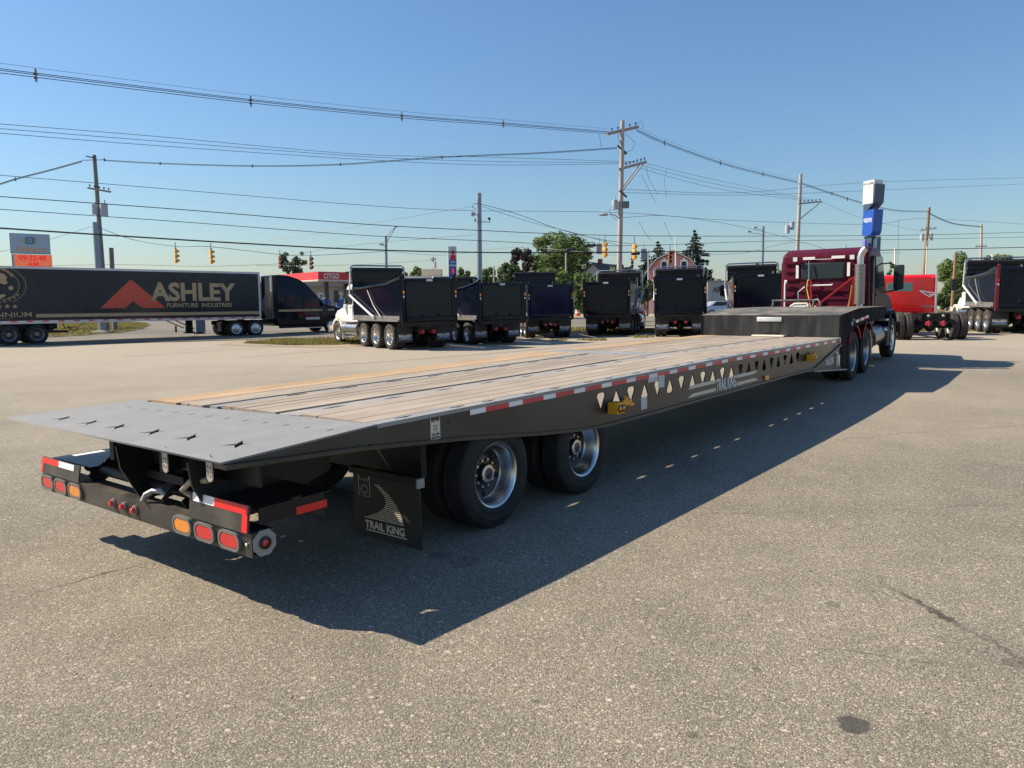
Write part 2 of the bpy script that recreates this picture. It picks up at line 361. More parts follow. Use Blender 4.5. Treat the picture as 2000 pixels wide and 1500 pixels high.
def rrect(cx, cy, w, h, r, n=5):
    pts = []
    for sx, sy, a0 in ((1, 1, 0), (-1, 1, 90), (-1, -1, 180), (1, -1, 270)):
        for k in range(n + 1):
            a = R(a0 + 90 * k / n); pts.append((cx + sx * (w / 2 - r) + r * math.cos(a), cy + sy * (h / 2 - r) + r * math.sin(a)))
    return pts
def kids(o): return [c for c in o.children]

# ------------------------------------------------------------------ ground, road, grass
def sheet(name, xs, ys, dz=0.):
    X, Y = np.meshgrid(xs, ys); Z = gz(X, Y) + dz
    v = np.stack([X.ravel(), Y.ravel(), Z.ravel()], 1); nx = len(xs); ny = len(ys)
    i = np.arange((nx - 1) * (ny - 1)); a = (i // (nx - 1)) * nx + i % (nx - 1)
    f = np.stack([a, a + 1, a + nx + 1, a + nx], 1)
    return mesh_np(name, v, f)
def mesh_np(name, v, f):
    me = bpy.data.meshes.new(name); k = f.shape[1]
    me.vertices.add(len(v)); me.vertices.foreach_set('co', np.asarray(v, np.float32).ravel())
    me.loops.add(f.size); me.loops.foreach_set('vertex_index', f.astype(np.int32).ravel())
    me.polygons.add(len(f)); me.polygons.foreach_set('loop_start', np.arange(0, f.size, k, dtype=np.int32))
    me.update(calc_edges=True); return me

def asphalt_mat(name, light, dark, stonesize, patch=True, hazy_sand=False):
    m = bpy.data.materials.new(name); m.use_nodes = True; N, L = nodes_of(m); b = N['Principled BSDF']
    g = N.new('ShaderNodeNewGeometry'); P = g.outputs['Position']
    def noise(s, d=5, r=.6, vec=P):
        n = N.new('ShaderNodeTexNoise'); n.inputs['Scale'].default_value = s; n.inputs['Detail'].default_value = d; n.inputs['Roughness'].default_value = r; L.new(vec, n.inputs['Vector']); return n
    def mrange(src, a, b_, c, d):
        n = N.new('ShaderNodeMapRange'); 
        for i, q in zip((1, 2, 3, 4), (a, b_, c, d)): n.inputs[i].default_value = q
        L.new(src, n.inputs[0]); return n.outputs[0]
    def mix(fac, a, c):
        n = N.new('ShaderNodeMix'); n.data_type = 'RGBA'
        if isinstance(fac, float): n.inputs[0].default_value = fac
        else: L.new(fac, n.inputs[0])
        for i, q in ((6, a), (7, c)):
            if isinstance(q, tuple): n.inputs[i].default_value = (*q, 1)
            else: L.new(q, n.inputs[i])
        return n.outputs[2]
    def mth(op, a, c):
        n = N.new('ShaderNodeMath'); n.operation = op
        for i, q in ((0, a), (1, c)):
            if isinstance(q, (int, float)): n.inputs[i].default_value = q
            else: L.new(q, n.inputs[i])
        return n.outputs[0]
    # stones of three sizes set in the binder
    warp = noise(30, 2)
    wv = N.new('ShaderNodeVectorMath'); wv.operation = 'MULTIPLY_ADD'; wv.inputs[1].default_value = (.012, .012, .012); L.new(warp.outputs[1], wv.inputs[0]); L.new(P, wv.inputs[2])
    v1 = N.new('ShaderNodeTexVoronoi'); v1.inputs['Scale'].default_value = stonesize; L.new(wv.outputs[0], v1.inputs['Vector'])
    v2 = N.new('ShaderNodeTexVoronoi'); v2.inputs['Scale'].default_value = stonesize * .30; L.new(wv.outputs[0], v2.inputs['Vector'])
    v3 = N.new('ShaderNodeTexVoronoi'); v3.inputs['Scale'].default_value = stonesize * .12; L.new(wv.outputs[0], v3.inputs['Vector'])
    big = noise(.22, 6, .6); mid = noise(1.7, 5, .6)
    base = mix(mrange(big.outputs[0], .32, .68, 0, 1), dark, light)
    sep = N.new('ShaderNodeSeparateColor'); L.new(v1.outputs['Color'], sep.inputs[0])
    st = N.new('ShaderNodeValToRGB'); e = st.color_ramp.elements
    e[0].position = 0; e[0].color = (.11, .10, .082, 1); e[1].position = 1; e[1].color = (.85, .75, .58, 1)
    for p_, c_ in ((.25, (.20, .18, .14)), (.5, (.29, .255, .195)), (.75, (.365, .31, .23)), (.9, (.48, .43, .35))):
        x = e.new(p_); x.color = (*c_, 1)
    L.new(sep.outputs[0], st.inputs[0])
    col = mix(.62, base, st.outputs[0])
    gap = mrange(v1.outputs['Distance'], .35, .75, 0, 1)
    col = mix(mth('MULTIPLY', gap, .68), col, (.085, .075, .058))
    # middle-sized stones, only some cells
    s2 = N.new('ShaderNodeSeparateColor'); L.new(v2.outputs['Color'], s2.inputs[0])
    in2 = mth('MULTIPLY', mrange(v2.outputs['Distance'], .30, .40, 1, 0), mrange(s2.outputs[1], .72, .76, 0, 1))
    st2 = N.new('ShaderNodeValToRGB'); e = st2.color_ramp.elements; e[0].color = (.075, .08, .085, 1); e[1].color = (.68, .57, .42, 1); L.new(s2.outputs[0], st2.inputs[0])
    col = mix(mth('MULTIPLY', in2, .7), col, st2.outputs[0])
    s3 = N.new('ShaderNodeSeparateColor'); L.new(v3.outputs['Color'], s3.inputs[0])
    in3 = mth('MULTIPLY', mrange(v3.outputs['Distance'], .16, .24, 1, 0), mrange(s3.outputs[1], .80, .82, 0, 1))
    st3 = N.new('ShaderNodeValToRGB'); e = st3.color_ramp.elements; e[0].color = (.11, .115, .12, 1); e[1].color = (.66, .56, .41, 1); L.new(s3.outputs[0], st3.inputs[0])
    col = mix(mth('MULTIPLY', in3, .75), col, st3.outputs[0])
    # broad wear and tone
    col2 = N.new('ShaderNodeVectorMath'); col2.operation = 'SCALE'; L.new(col, col2.inputs[0])
    L.new(mth('MULTIPLY', mrange(mid.outputs[0], .3, .7, .86, 1.06), mrange(big.outputs[0], .3, .7, .88, 1.10)), col2.inputs['Scale'])
    col = col2.outputs[0]
    if patch:
        # oil stains: wobbly blots at fixed places
        sx = N.new('ShaderNodeSeparateXYZ'); L.new(P, sx.inputs[0]); wob = noise(9, 4)
        for (cx, cy, r, k) in STAINS:
            dx = mth('SUBTRACT', sx.outputs[0], cx); dy = mth('SUBTRACT', sx.outputs[1], cy)
            d = mth('SQRT', mth('ADD', mth('MULTIPLY', dx, dx), mth('MULTIPLY', dy, dy)), 0)
            d = mth('ADD', d, mth('MULTIPLY', mth('SUBTRACT', wob.outputs[0], .5), r * 1.4))
            mk = mrange(d, r * .85, r * 1.1, k, 0)
            col = mix(mk, col, (.055, .052, .047))
        # seams and cracks: thin wandering lines
        wc = noise(.9, 6, .7); wsig = mth('MULTIPLY', mth('SUBTRACT', wc.outputs[0], .5), .55)
        for (x0, y0, x1, y1, wd, k) in CRACKS:
            Lc = math.hypot(x1 - x0, y1 - y0); nxn, nyn = -(y1 - y0) / Lc, (x1 - x0) / Lc; tx, ty = (x1 - x0) / Lc, (y1 - y0) / Lc
            dn = mth('ADD', mth('ADD', mth('MULTIPLY', sx.outputs[0], nxn), mth('MULTIPLY', sx.outputs[1], nyn)), -(x0 * nxn + y0 * nyn))
            dn = mth('ABSOLUTE', mth('ADD', dn, wsig), 0)
            tt = mth('ADD', mth('ADD', mth('MULTIPLY', sx.outputs[0], tx), mth('MULTIPLY', sx.outputs[1], ty)), -(x0 * tx + y0 * ty))
            win = mth('MULTIPLY', mrange(tt, 0, .4, 0, 1), mrange(tt, Lc - .4, Lc, 1, 0))
            mk = mth('MULTIPLY', mth('MULTIPLY', mrange(dn, wd * .4, wd, k, 0), win), mrange(mid.outputs[0], .35, .5, .25, 1))
            col = mix(mk, col, (.05, .045, .038))
    if hazy_sand:   # farther lot paler: haze and low-angle brightness painted in, with some sand
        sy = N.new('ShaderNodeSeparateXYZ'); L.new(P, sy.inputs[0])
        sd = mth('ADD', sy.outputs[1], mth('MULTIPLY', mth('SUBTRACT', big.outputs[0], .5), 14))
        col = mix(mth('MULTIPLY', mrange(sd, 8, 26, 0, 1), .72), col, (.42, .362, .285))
    L.new(col, b.inputs['Base Color']); b.inputs['Roughness'].default_value = .88; b.inputs['Specular IOR Level'].default_value = .3
    h = mth('ADD', mth('MULTIPLY', v1.outputs['Distance'], -.6), mth('MULTIPLY', in2, .25))
    bp = N.new('ShaderNodeBump'); bp.inputs['Strength'].default_value = .8; bp.inputs['Distance'].default_value = .0065; L.new(h, bp.inputs['Height']); L.new(bp.outputs[0], b.inputs['Normal'])
    return m
def gnd(px, py):
    """where the sight line of a photo pixel meets the sloping lot"""
    d = W(px, py, 1.0) - Vector((0, 0, CAM_H)); t = -CAM_H / d.z if d.z < 0 else 60
    for _ in range(12):
        p = Vector((0, 0, CAM_H)) + d * t; t = (G(p.x, p.y) - CAM_H) / d.z
    return Vector((0, 0, CAM_H)) + d * t
STAINS = []
for px, py, r, k in ((1665, 1413, .075, .85), (1478, 1308, .022, .5), (1352, 1436, .03, .5), (1046, 1370, .016, .5), (1625, 1180, .05, .4), (1980, 1295, .06, .45), (860, 1085, .09, .4), (905, 1098, .12, .3)):
    p = gnd(px, py); STAINS.append((p.x, p.y, r, k))
CRACKS = []
for a, b_, wd, k in (((0, 1178), (330, 1085), .022, .85), ((0, 738), (330, 735), .07, .8), ((60, 718), (700, 690), .05, .6), ((0, 770), (480, 752), .05, .65), ((560, 690), (1000, 672), .04, .4),
                     ((1105, 1157), (1240, 1158), .018, .8), ((1690, 1112), (2040, 1335), .028, .9), ((1610, 860), (1990, 830), .02, .6), ((1330, 1010), (1990, 985), .014, .5), ((1500, 1240), (1990, 1330), .012, .45), ((300, 1420), (560, 1340), .008, .5), ((0, 965), (75, 955), .02, .5), ((1250, 940), (1420, 925), .02, .3), ((800, 1290), (1010, 1295), .008, .3)):
    p, q = gnd(*a), gnd(*b_); CRACKS.append((p.x, p.y, q.x, q.y, wd, k))
xs = np.unique(np.concatenate([np.linspace(-4000, -70, 14), np.linspace(-70, 80, 151), np.linspace(80, 4000, 14)]))
ys = np.unique(np.concatenate([np.linspace(-300, -10, 8), np.linspace(-10, 110, 121), np.linspace(110, 5000, 14)]))
lot = ob('ground', sheet('ground', xs, ys)); lot['kind'] = 'structure'
lot.data.materials.append(asphalt_mat('worn_asphalt', (.38, .325, .24), (.27, .232, .172), 122., hazy_sand=True))
for p_ in lot.data.polygons: p_.use_smooth = True

def draped(name, poly, dz, mat, step=1.0, kind='structure'):
    """a sheet of paving or soil lying on the ground inside a polygon outline"""
    P = np.array(poly); x0, y0 = P.min(0) - step; x1, y1 = P.max(0) + step
    bm = bmesh.new(); vs_ = [bm.verts.new((x, y, 0)) for x, y in poly]; f = bm.faces.new(vs_)
    if f.normal.z < 0: f.normal_flip()
    for ax, lo, hi in ((0, x0, x1), (1, y0, y1)):
        for c in np.arange(math.floor(lo), hi, step):
            n = Vector((1, 0, 0)) if ax == 0 else Vector((0, 1, 0))
            bmesh.ops.bisect_plane(bm, geom=bm.verts[:] + bm.edges[:] + bm.faces[:], plane_co=n * float(c), plane_no=n)
    bm.normal_update()
    for v in bm.verts: v.co.z = G(v.co.x, v.co.y) + dz
    for f in bm.faces:
        if f.normal.z < 0: f.normal_flip()
        f.smooth = True
    me = bpy.data.meshes.new(name); bm.to_mesh(me); bm.free(); me.materials.append(mat)
    o = ob(name, me); o['kind'] = kind; return o
road_m = asphalt_mat('road_asphalt', (.15, .148, .145), (.115, .114, .113), 60., patch=False)
def XYp(px, py): p = gnd(px, py); return (p.x, p.y)
AX45 = Vector((math.sin(R(45.5)), math.cos(R(45.5)))); NX45 = Vector((-AX45.y, AX45.x))   # along the road, and to its far side
R0 = Vector((-24.9, 40.4))
def rd(s, t): q = R0 + AX45 * s + NX45 * t; return (q.x, q.y)
draped('road', [XYp(*q) for q in ((-420, 692), (0, 676), (350, 668), (480, 664), (640, 660), (1000, 647), (1140, 640.5), (1300, 637), (1700, 632), (2300, 627), (2300, 611), (1850, 612), (1400, 617), (1140, 620), (700, 622), (290, 624), (290, 629), (-420, 629))], .03, road_m, 2.0)
soil = pm('grass_soil', (.15, .125, .055), .95, var=.3, scale=1.2, bump=.02, bscale=9)
soil_dry = pm('dry_grass_soil', (.28, .215, .10), .95, var=.3, scale=1.2, bump=.02, bscale=9)
gravel_edge = pm('sandy_gravel_edge', (.33, .26, .18), .95, var=.25, scale=3, bump=.01, bscale=40)
def grassy(name, poly, dz, n, hmax, mat_soil, mat_blade, label=None):
    draped(name + '_soil', poly, dz, mat_soil, 1.0, 'structure')
    P = np.array(poly); lo, hi = P.min(0), P.max(0); pts = []
    def inside(q):
        c = np.zeros(len(q), bool); j = len(P) - 1
        for i in range(len(P)):
            cond = ((P[i, 1] > q[:, 1]) != (P[j, 1] > q[:, 1])) & (q[:, 0] < (P[j, 0] - P[i, 0]) * (q[:, 1] - P[i, 1]) / (P[j, 1] - P[i, 1] + 1e-12) + P[i, 0]); c ^= cond; j = i
        return c
    q = rng.uniform(lo, hi, (n * 3, 2)); q = q[inside(q)][:n]; m = len(q)
    q = q + rng.normal(0, .12, q.shape)
    z = gz(q[:, 0], q[:, 1]) + dz; h = rng.uniform(.35, 1, m) * hmax * (0.5 + .8 * np.clip(np.sin(q[:, 0] * 1.7) * np.cos(q[:, 1] * 2.1) + .4, 0, 1)); a = rng.uniform(0, 6.28, m); w = .02 + .02 * rng.random(m)
    dx, dy = np.cos(a) * w, np.sin(a) * w; lx, ly = rng.normal(0, .4, m) * h, rng.normal(0, .4, m) * h
    v = np.stack([np.stack([q[:, 0] - dx, q[:, 1] - dy, z], 1), np.stack([q[:, 0] + dx, q[:, 1] + dy, z], 1), np.stack([q[:, 0] + lx, q[:, 1] + ly, z + h], 1)], 1).reshape(-1, 3)
    me = mesh_np(name, v, np.arange(3 * m).reshape(-1, 3)); me.materials.append(mat_blade); o = ob(name, me); o['kind'] = 'stuff'; return o
draped('gravel_shoulder', [XYp(420, 674), XYp(640, 680), XYp(900, 668), XYp(1060, 657), XYp(1000, 651), XYp(640, 660), XYp(470, 664)], .010, gravel_edge)
grassy('grass', [XYp(478, 671), XYp(560, 674.5), XYp(650, 674), XYp(720, 671), XYp(860, 663), XYp(1000, 655), XYp(1000, 651), XYp(850, 655), XYp(700, 662), XYp(610, 663.5), XYp(520, 667)], .022, 16000, .16, soil, grass_m)
grassy('grass_verge', [XYp(1000, 651), XYp(1130, 649), XYp(1290, 650), XYp(1500, 648), XYp(1700, 648), XYp(2100, 646), XYp(2100, 640), XYp(1700, 641), XYp(1290, 642), XYp(1130, 640), XYp(1000, 646)], .022, 12000, .16, soil, grass_m)
grassy('grass_corner', [XYp(*q) for q in ((-420, 672), (-150, 664), (100, 659.5), (170, 656), (240, 650), (275, 644), (292, 637), (285, 632), (200, 629), (-420, 629))], .06, 60000, .16, soil, grass_m)
grassy('dry_grass_bank', [(28, 66), (70, 74), (70, 105), (32, 95)], .06, 9000, .2, soil_dry, grass_dry)
for px, py in ((1255, 659), (1148, 664), (1165, 665), (1090, 665)):
    p = gnd(px, py); grassy('weed_grass', [(p.x - .35, p.y - .3), (p.x + .4, p.y - .25), (p.x + .35, p.y + .3), (p.x - .3, p.y + .25)], .004, 140, .12, gravel_edge, grass_m)
# loose pebbles in the foreground, too many to count
def pebbles():
    n = 2600; Yq = 2.3 + 9 * rng.random(n) ** 1.4; Xq = (rng.random(n) - .5) * 1.55 * Yq
    ico = np.array([(0, 0, 1), (.9, 0, .3), (.28, .85, .3), (-.72, .53, .3), (-.72, -.53, .3), (.28, -.85, .3), (0, 0, -.5)])
    fc = np.array([(0, 1, 2), (0, 2, 3), (0, 3, 4), (0, 4, 5), (0, 5, 1), (6, 2, 1), (6, 3, 2), (6, 4, 3), (6, 5, 4), (6, 1, 5)])
    r = .0022 + .007 * rng.random(n) ** 5; V_, F_ = [], []
    for i in range(n):
        a = rng.uniform(0, 6.28); s = r[i] * rng.uniform(.7, 1.3, 3) * np.array([1, 1, .55]); q = ico * s
        c, t = math.cos(a), math.sin(a); q = np.stack([q[:, 0] * c - q[:, 1] * t, q[:, 0] * t + q[:, 1] * c, q[:, 2]], 1)
        V_.append(q + np.array([Xq[i], Yq[i], G(Xq[i], Yq[i]) + s[2] * .2])); F_.append(fc + 7 * i)
    me = mesh_np('loose_pebbles', np.concatenate(V_), np.concatenate(F_))
    m = leaf_mat('pebble_stone', (.30, .27, .225), 0.); me.materials.append(m); o = ob('loose_pebbles', me); o['kind'] = 'stuff'
pebbles()

# ------------------------------------------------------------------ wheels (meshes shared by every vehicle)
def tyre_mesh(name, rad, w, rimr, mat, lug=False, seg=56):
    """one tyre, axis Y, centred on its own width"""
    h = w / 2; t = rad - rimr; gw = w * .018
    prof = [(rimr, -h * .72), (rimr + .01, -h * .86), (rimr + t * .22, -h * .93), (rimr + t * .24, -h * .97), (rimr + t * .30, -h * .97), (rimr + t * .32, -h * .955), (rimr + t * .45, -h * .985), (rimr + t * .60, -h * .985), (rimr + t * .62, -h * .96), (rimr + t * .78, -h * .93), (rad - .012, -h * .80), (rad - .002, -h * .70)]
    for c in (-.46, -.15, .15, .46):
        y = c * h * 1.0
        prof += [(rad, y - gw * 2.2), (rad - .010, y - gw), (rad - .010, y + gw), (rad, y + gw * 2.2)]
    prof += [(rad - .002, h * .70), (rad - .012, h * .80), (rimr + t * .78, h * .93), (rimr + t * .62, h * .96), (rimr + t * .60, h * .985), (rimr + t * .45, h * .985), (rimr + t * .32, h * .955), (rimr + t * .30, h * .97), (rimr + t * .24, h * .97), (rimr + t * .22, h * .93), (rimr + .01, h * .86), (rimr, h * .72)]
    n = len(prof)
    mod = None
    if lug:
        def mod(i, k): return (-.016 if (k % 2 == 0 and (10 <= i <= 14 or n - 15 <= i <= n - 11)) else 0)
    return B().lathe(prof, seg=seg if not lug else 72, mod=mod).mesh(name, mat, 38)
def rim_deep(name, r, w, mats):
    """dual wheel rim seen from outside: deep polished dish, dark disc far in; outside face at +Y"""
    h = w / 2; b = B()
    b.lathe([(r * .97, -h), (r * 1.0, -h + .012), (r * .94, -h + .03), (r * .90, -h * .3), (r * .90, h * .25), (r * .955, h * .62), (r * .965, h * .86), (r * 1.035, h * .92), (r * 1.045, h * 1.0), (r * 1.02, h * 1.03), (r * .985, h * .99), (r * .93, h * .84), (r * .915, h * .55), (r * .86, h * .20), (r * .845, -h * .25), (r * .80, -h * .42)], seg=48, mi=0)
    b.lathe([(r * .80, -h * .42), (r * .62, -h * .50), (r * .55, -h * .36), (r * .30, -h * .36), (r * .30, -h * .30), (r * .285, h * .10)], seg=48, mi=1)
    b.lathe([(r * .285, h * .10), (r * .27, h * .16), (r * .18, h * .18)], seg=32, mi=0)
    b.lathe([(r * .18, h * .18), (r * .001, h * .19)], seg=24, mi=3)
    for k in range(10):
        a = 2 * math.pi * k / 10; c, s = math.cos(a), math.sin(a)
        b.cyl((c * r * .43, -h * .37, s * r * .43), (c * r * .43, -h * .18, s * r * .43), r * .045, 6, 0)
        a += math.pi / 10; c, s = math.cos(a), math.sin(a)
        if k % 2 == 0: b.cyl((c * r * .69, -h * .52, s * r * .69), (c * r * .69, -h * .43, s * r * .69), r * .09, 10, 2)
    return b.mesh(name, mats, 40)
def rim_front(name, r, w, mats):
    """single wheel rim with its disc bulging outwards at +Y"""
    h = w / 2; b = B()
    b.lathe([(r * .97, -h), (r, -h + .012), (r * .92, -h * .5), (r * .92, h * .5), (r * .97, h * .86), (r * 1.03, h * .95), (r * 1.03, h * 1.02), (r * .97, h), (r * .88, h * .75), (r * .84, h * .55), (r * .70, h * .72), (r * .58, h * .86), (r * .34, h * .88), (r * .33, h * 1.15), (r * .24, h * 1.22), (r * .001, h * 1.23)], seg=40, mi=0)
    for k in range(10):
        a = 2 * math.pi * k / 10; c, s = math.cos(a), math.sin(a)
        b.cyl((c * r * .46, h * .86, s * r * .46), (c * r * .46, h * 1.04, s * r * .46), r * .05, 6, 0)
        a += math.pi / 10; c, s = math.cos(a), math.sin(a)
        b.cyl((c * r * .72, h * .60, s * r * .72), (c * r * .72, h * .735, s * r * .72), r * .085, 10, 2)
    return b.mesh(name, mats, 40)
dark_hole = pm('dark_hole', (.004, .004, .004), .9)
hub_blue = pm('blue_oil_cap', (.012, .016, .06), .2, coat=.5)
rim_shaded = pm('shaded_wheel_disc', (.055, .053, .052), .28, .7, var=.2, scale=12)  # dark disc colour stands for shadow and dark reflections inside the dish
T_TR = tyre_mesh('tyre', .455, .25, .275, rubber); RIM_TR = rim_deep('rim', .275, .20, [chrome, rim_shaded, dark_hole, hub_blue])
T_RD = tyre_mesh('tyre', .52, .27, .325, rubber_dusty, True); T_RD_B = tyre_mesh('tyre', .52, .27, .325, rubber, True)
RIM_D = rim_deep('rim', .325, .21, [chrome, alu, dark_hole, steel_dull]); RIM_F = rim_front('rim', .325, .21, [chrome, alu, dark_hole])
RIM_T = rim_deep('rim', .325, .21, [pm('satin_rim', (.42, .41, .39), .34, 1., var=.1, scale=9), rim_shaded, dark_hole, steel_dull])
RIM_S = rim_deep('rim', .325, .21, [steel_dull, rim_shaded, dark_hole, steel_dull])
def wheel(parent, x, y, z, side, tyre, rim, name='wheel'):
    """side +1: outside faces +Y (the vehicle's left); -1: outside faces -Y"""
    e = bpy.data.objects.new(name, None); C.objects.link(e); e.parent = parent
    e.matrix_local = Matrix.Translation((x, y, z)) @ (Matrix() if side > 0 else Matrix.Rotation(math.pi, 4, 'Z')) @ Matrix.Rotation(rng.uniform(0, 6.28), 4, 'Y')
    ob('tyre', tyre, None, e)
    if rim: ob('rim', rim, None, e)
    return e
def dual(parent, x, yo, z, side, tyre, rim, gap=.30):  # outer and inner wheel of one axle end
    wheel(parent, x, side * yo, z, side, tyre, rim); wheel(parent, x, side * (yo - gap), z, side, tyre, RIM_S)

# ------------------------------------------------------------------ the flatbed trailer (lengths u from the photographer, v across, n up)
def t3(u, v, n): return Vector((u - 9, v - 5.43, n))
TMW = Matrix(((UU[0], VV[0], NN[0], 0), (UU[1], VV[1], NN[1], 0), (UU[2], VV[2], NN[2], 0), (0, 0, 0, 1)))
TMW.translation = Vector(TW(9, 5.43, 0))
trailer = thing('flatbed_trailer', 'long black drop deck trailer with weathered wooden deck and red white tape', 'trailer', TMW)
VR, VL = 4.0, 6.86
UA = 9.9
def zd(u):
    if u <= 3.62: return 1.03 + (u - 2.42) / 1.2 * .055
    if u <= UA: return 1.085 + (u - 3.62) / (UA - 3.62) * .03
    return 1.115 - (u - UA) / (15.3 - UA) * .025
def tb(name, b, mats, smooth=35, parent=None): return ob(name, b, mats, parent or trailer, None, smooth)
def prism_uz(b, poly, v0, v1, mi=0): return b.prism([(u - 9, n) for u, n in poly], 'Y', v0 - 5.43, v1 - 5.43, mi)
bot = [(2.44, 1.012), (3.45, .955), (4.5, .86), (5.6, .735), (6.35, .668), (6.75, .652), (13.65, .655), (15.25, .975)]
HOLES = []
for k in range(21):
    u = 6.63 + k * .3065; n0, n1 = .815, .98; hw = .082
    tri = [(u - hw, n1 - .035), (u - hw + .018, n1 - .005), (u - .028, n1), (u + .028, n1), (u + hw - .018, n1 - .005), (u + hw, n1 - .035), (u + .012, n0 + .008), (u, n0), (u - .012, n0 + .008)]
    if k % 2: tri = [(a, n0 + n1 - c) for a, c in tri][::-1]
    HOLES.append(tri)
outer = [(2.44, 1.026)] + [(3.62, zd(3.62) - .004), (UA, zd(UA) - .004), (15.25, zd(15.25) - .004)] + bot[::-1]
me_side = plate_mesh('side_beam', outer, HOLES, .014, beam_paint)
outer_l = [(3.0, 1.045)] + outer[1:-2] + [(3.45, .955), (3.0, .985)]
me_left = plate_mesh('side_beam', outer_l, HOLES, .014, beam_paint)
for v, me_ in ((VR + .007, me_side), (VL - .007, me_left)):
    o = ob('side_beam', me_, None, trailer, XY(t3(0, v, 0), (1, 0, 0), (0, 0, 1)))
for v0, v1 in ((VR - .028, VR + .10), (VL - .10, VL + .028)):
    b = B()
    for (u0, n0), (u1, n1) in (zip(bot, bot[1:]) if v0 < 5 else zip(bot[1:], bot[2:])):
        prism_uz(b, [(u0, n0 - .028), (u1, n1 - .028), (u1, n1 - .0005), (u0, n0 - .0005)], v0, v1)
    tb('bottom_flange', b, beam_paint)
# top side rails with stake slots
for v0, v1, hid in ((VR - .004, VR + .115, 0), (VL - .10, VL, .03)):
    b = B()
    for u0, u1 in ((3.63, UA), (UA, 15.28)):
        prism_uz(b, [(u0, zd(u0) - .03 - hid), (u1, zd(u1) - .03 - hid), (u1, zd(u1) - hid), (u0, zd(u0) - hid)], v0, v1)
    rail = tb('side_rail', b, rail_steel)
    for k in range(20):
        u = 3.95 + k * .49 + (0.1 if k % 2 else 0); v = (v0 + v1) / 2 + .012
        z = zd(u) - hid; b = B()
        b.prism([(u - 9 + a, v - 5.43 + c) for a, c in ((-.085, -.007), (-.03, -.011), (-.012, -.026), (.012, -.026), (.03, -.011), (.085, -.007), (.085, .007), (.03, .010), (-.03, .010), (-.085, .007))], 'Z', z - .002, z + .0015)
        ob('stake_slot', b, dark_hole, rail)
# planks
def plank(u0, u1, v0, v1, mat, dz=0.):
    b = B(); g = .0016; th = .034
    j0, j1 = rng.normal(0, .0013), rng.normal(0, .0013); a, c = zd(u0 + .02) + dz, zd(u1 - .02) + dz
    u0 += .004 + abs(rng.normal(0, .004)); u1 -= .004
    pts = [t3(u0, v0 + g, a + j0), t3(u0, v1 - g, a + j1), t3(u1, v1 - g, c + j1), t3(u1, v0 + g, c + j0)]
    vs_ = [b.bm.verts.new(p) for p in pts] + [b.bm.verts.new(p - Vector((0, 0, th))) for p in pts]
    for q in ((0, 3, 2, 1), (4, 5, 6, 7), (0, 1, 5, 4), (1, 2, 6, 5), (2, 3, 7, 6), (3, 0, 4, 7)): b.bm.faces.new([vs_[k] for k in q])
    bmesh.ops.recalc_face_normals(b.bm, faces=b.bm.faces)
    bmesh.ops.bevel(b.bm, geom=[e for e in b.bm.edges if abs((e.verts[0].co - e.verts[1].co).x) > 1], offset=.002, segments=1, affect='EDGES')
    tb('plank', b, mat, 30)
def rows(v0, v1, n, u0, u1, mat, dz=0.):
    e = np.linspace(v0, v1, n + 1); e[1:-1] += rng.uniform(-.008, .008, n - 1)
    for a, c in zip(e, e[1:]): plank(u0, u1, a, c, mat, dz)
rows(4.125, 4.85, 4, 3.63, UA, wood_grey); rows(4.125, 4.85, 4, UA, 15.28, wood_grey)
rows(5.12, 5.885, 5, 3.58, UA - .28, wood_grey); rows(5.12, 5.885, 5, UA + .2, 15.28, wood_grey)
rows(6.045, 6.40, 3, 3.50, UA - .28, wood_grey); rows(6.40, 6.84, 3, 3.46, UA - .28, wood_tan, .004); rows(6.045, 6.40, 3, UA + .2, 15.28, wood_grey); rows(6.40, 6.84, 3, UA + .2, 15.28, wood_tan, .004)
# steel strips let into the deck; the right one is pierced by lashing slots the sun shines through
for u0, u1 in ((3.6, UA), (UA, 15.26)):
    sl_h = []
    for k in range(40):
        u = 4.05 + k * .66
        if u0 + .15 < u < u1 - .15: sl_h.append([(u - u0 + a, 4.98 + c) for a, c in ((-.12, -.004), (-.03, -.022), (.03, -.022), (.12, -.004), (.12, .006), (.03, .022), (-.03, .022), (-.12, .006))])
    me = plate_mesh('deck_strip', [(0, 4.856), (u1 - u0, 4.856), (u1 - u0, 5.086), (0, 5.086)], sl_h, .012, dusty_strip)
    ob('deck_strip', me, None, trailer, XY(t3(u0, 0, zd(u0) - .012), (u1 - u0, 0, zd(u1) - zd(u0)), (0, 1, 0)))
rows(5.088, 5.12, 1, 8.87, UA - .28, wood_grey); rows(5.088, 5.12, 1, UA + .2, 15.28, wood_grey)
v0, v1, end = 5.895, 6.035, UA - .28
b = B(); prism_uz(b, [(3.55, zd(3.55) - .03), (end, zd(end) - .03), (end, zd(end) - .005), (3.55, zd(3.55) - .005)], v0, v1 - .03); strip = tb('deck_strip', b, rail_steel)
for k in range(9):
    u = 4.4 + k * .62; v = (v0 + v1) / 2 - .02; z = zd(u) - .005; b = B()
    if u > end - .2: continue
    b.prism([(u - 9 + a, v - 5.43 + c) for a, c in ((-.11, -.004), (0, -.014), (.11, -.004), (.11, .006), (0, .012), (-.11, .006))], 'Z', z - .002, z + .0015); ob('strip_slot', b, dark_hole, strip)
rows(5.895, 6.035, 1, UA + .2, 15.28, wood_grey)
b = B(); prism_uz(b, [(UA - .27, zd(UA) - .03), (UA + .19, zd(UA) - .03), (UA + .19, zd(UA) - .002), (UA - .27, zd(UA) - .002)], 5.10, 6.84); tb('deck_cross_plate', b, rail_steel)
for va, vb in ((VR + .11, 4.80), (4.97, VL - .1)):
    b = B(); b.b2(t3(3.25, va, .985), t3(15.2, vb, 1.035)); tb('under_deck', b, black_chassis)
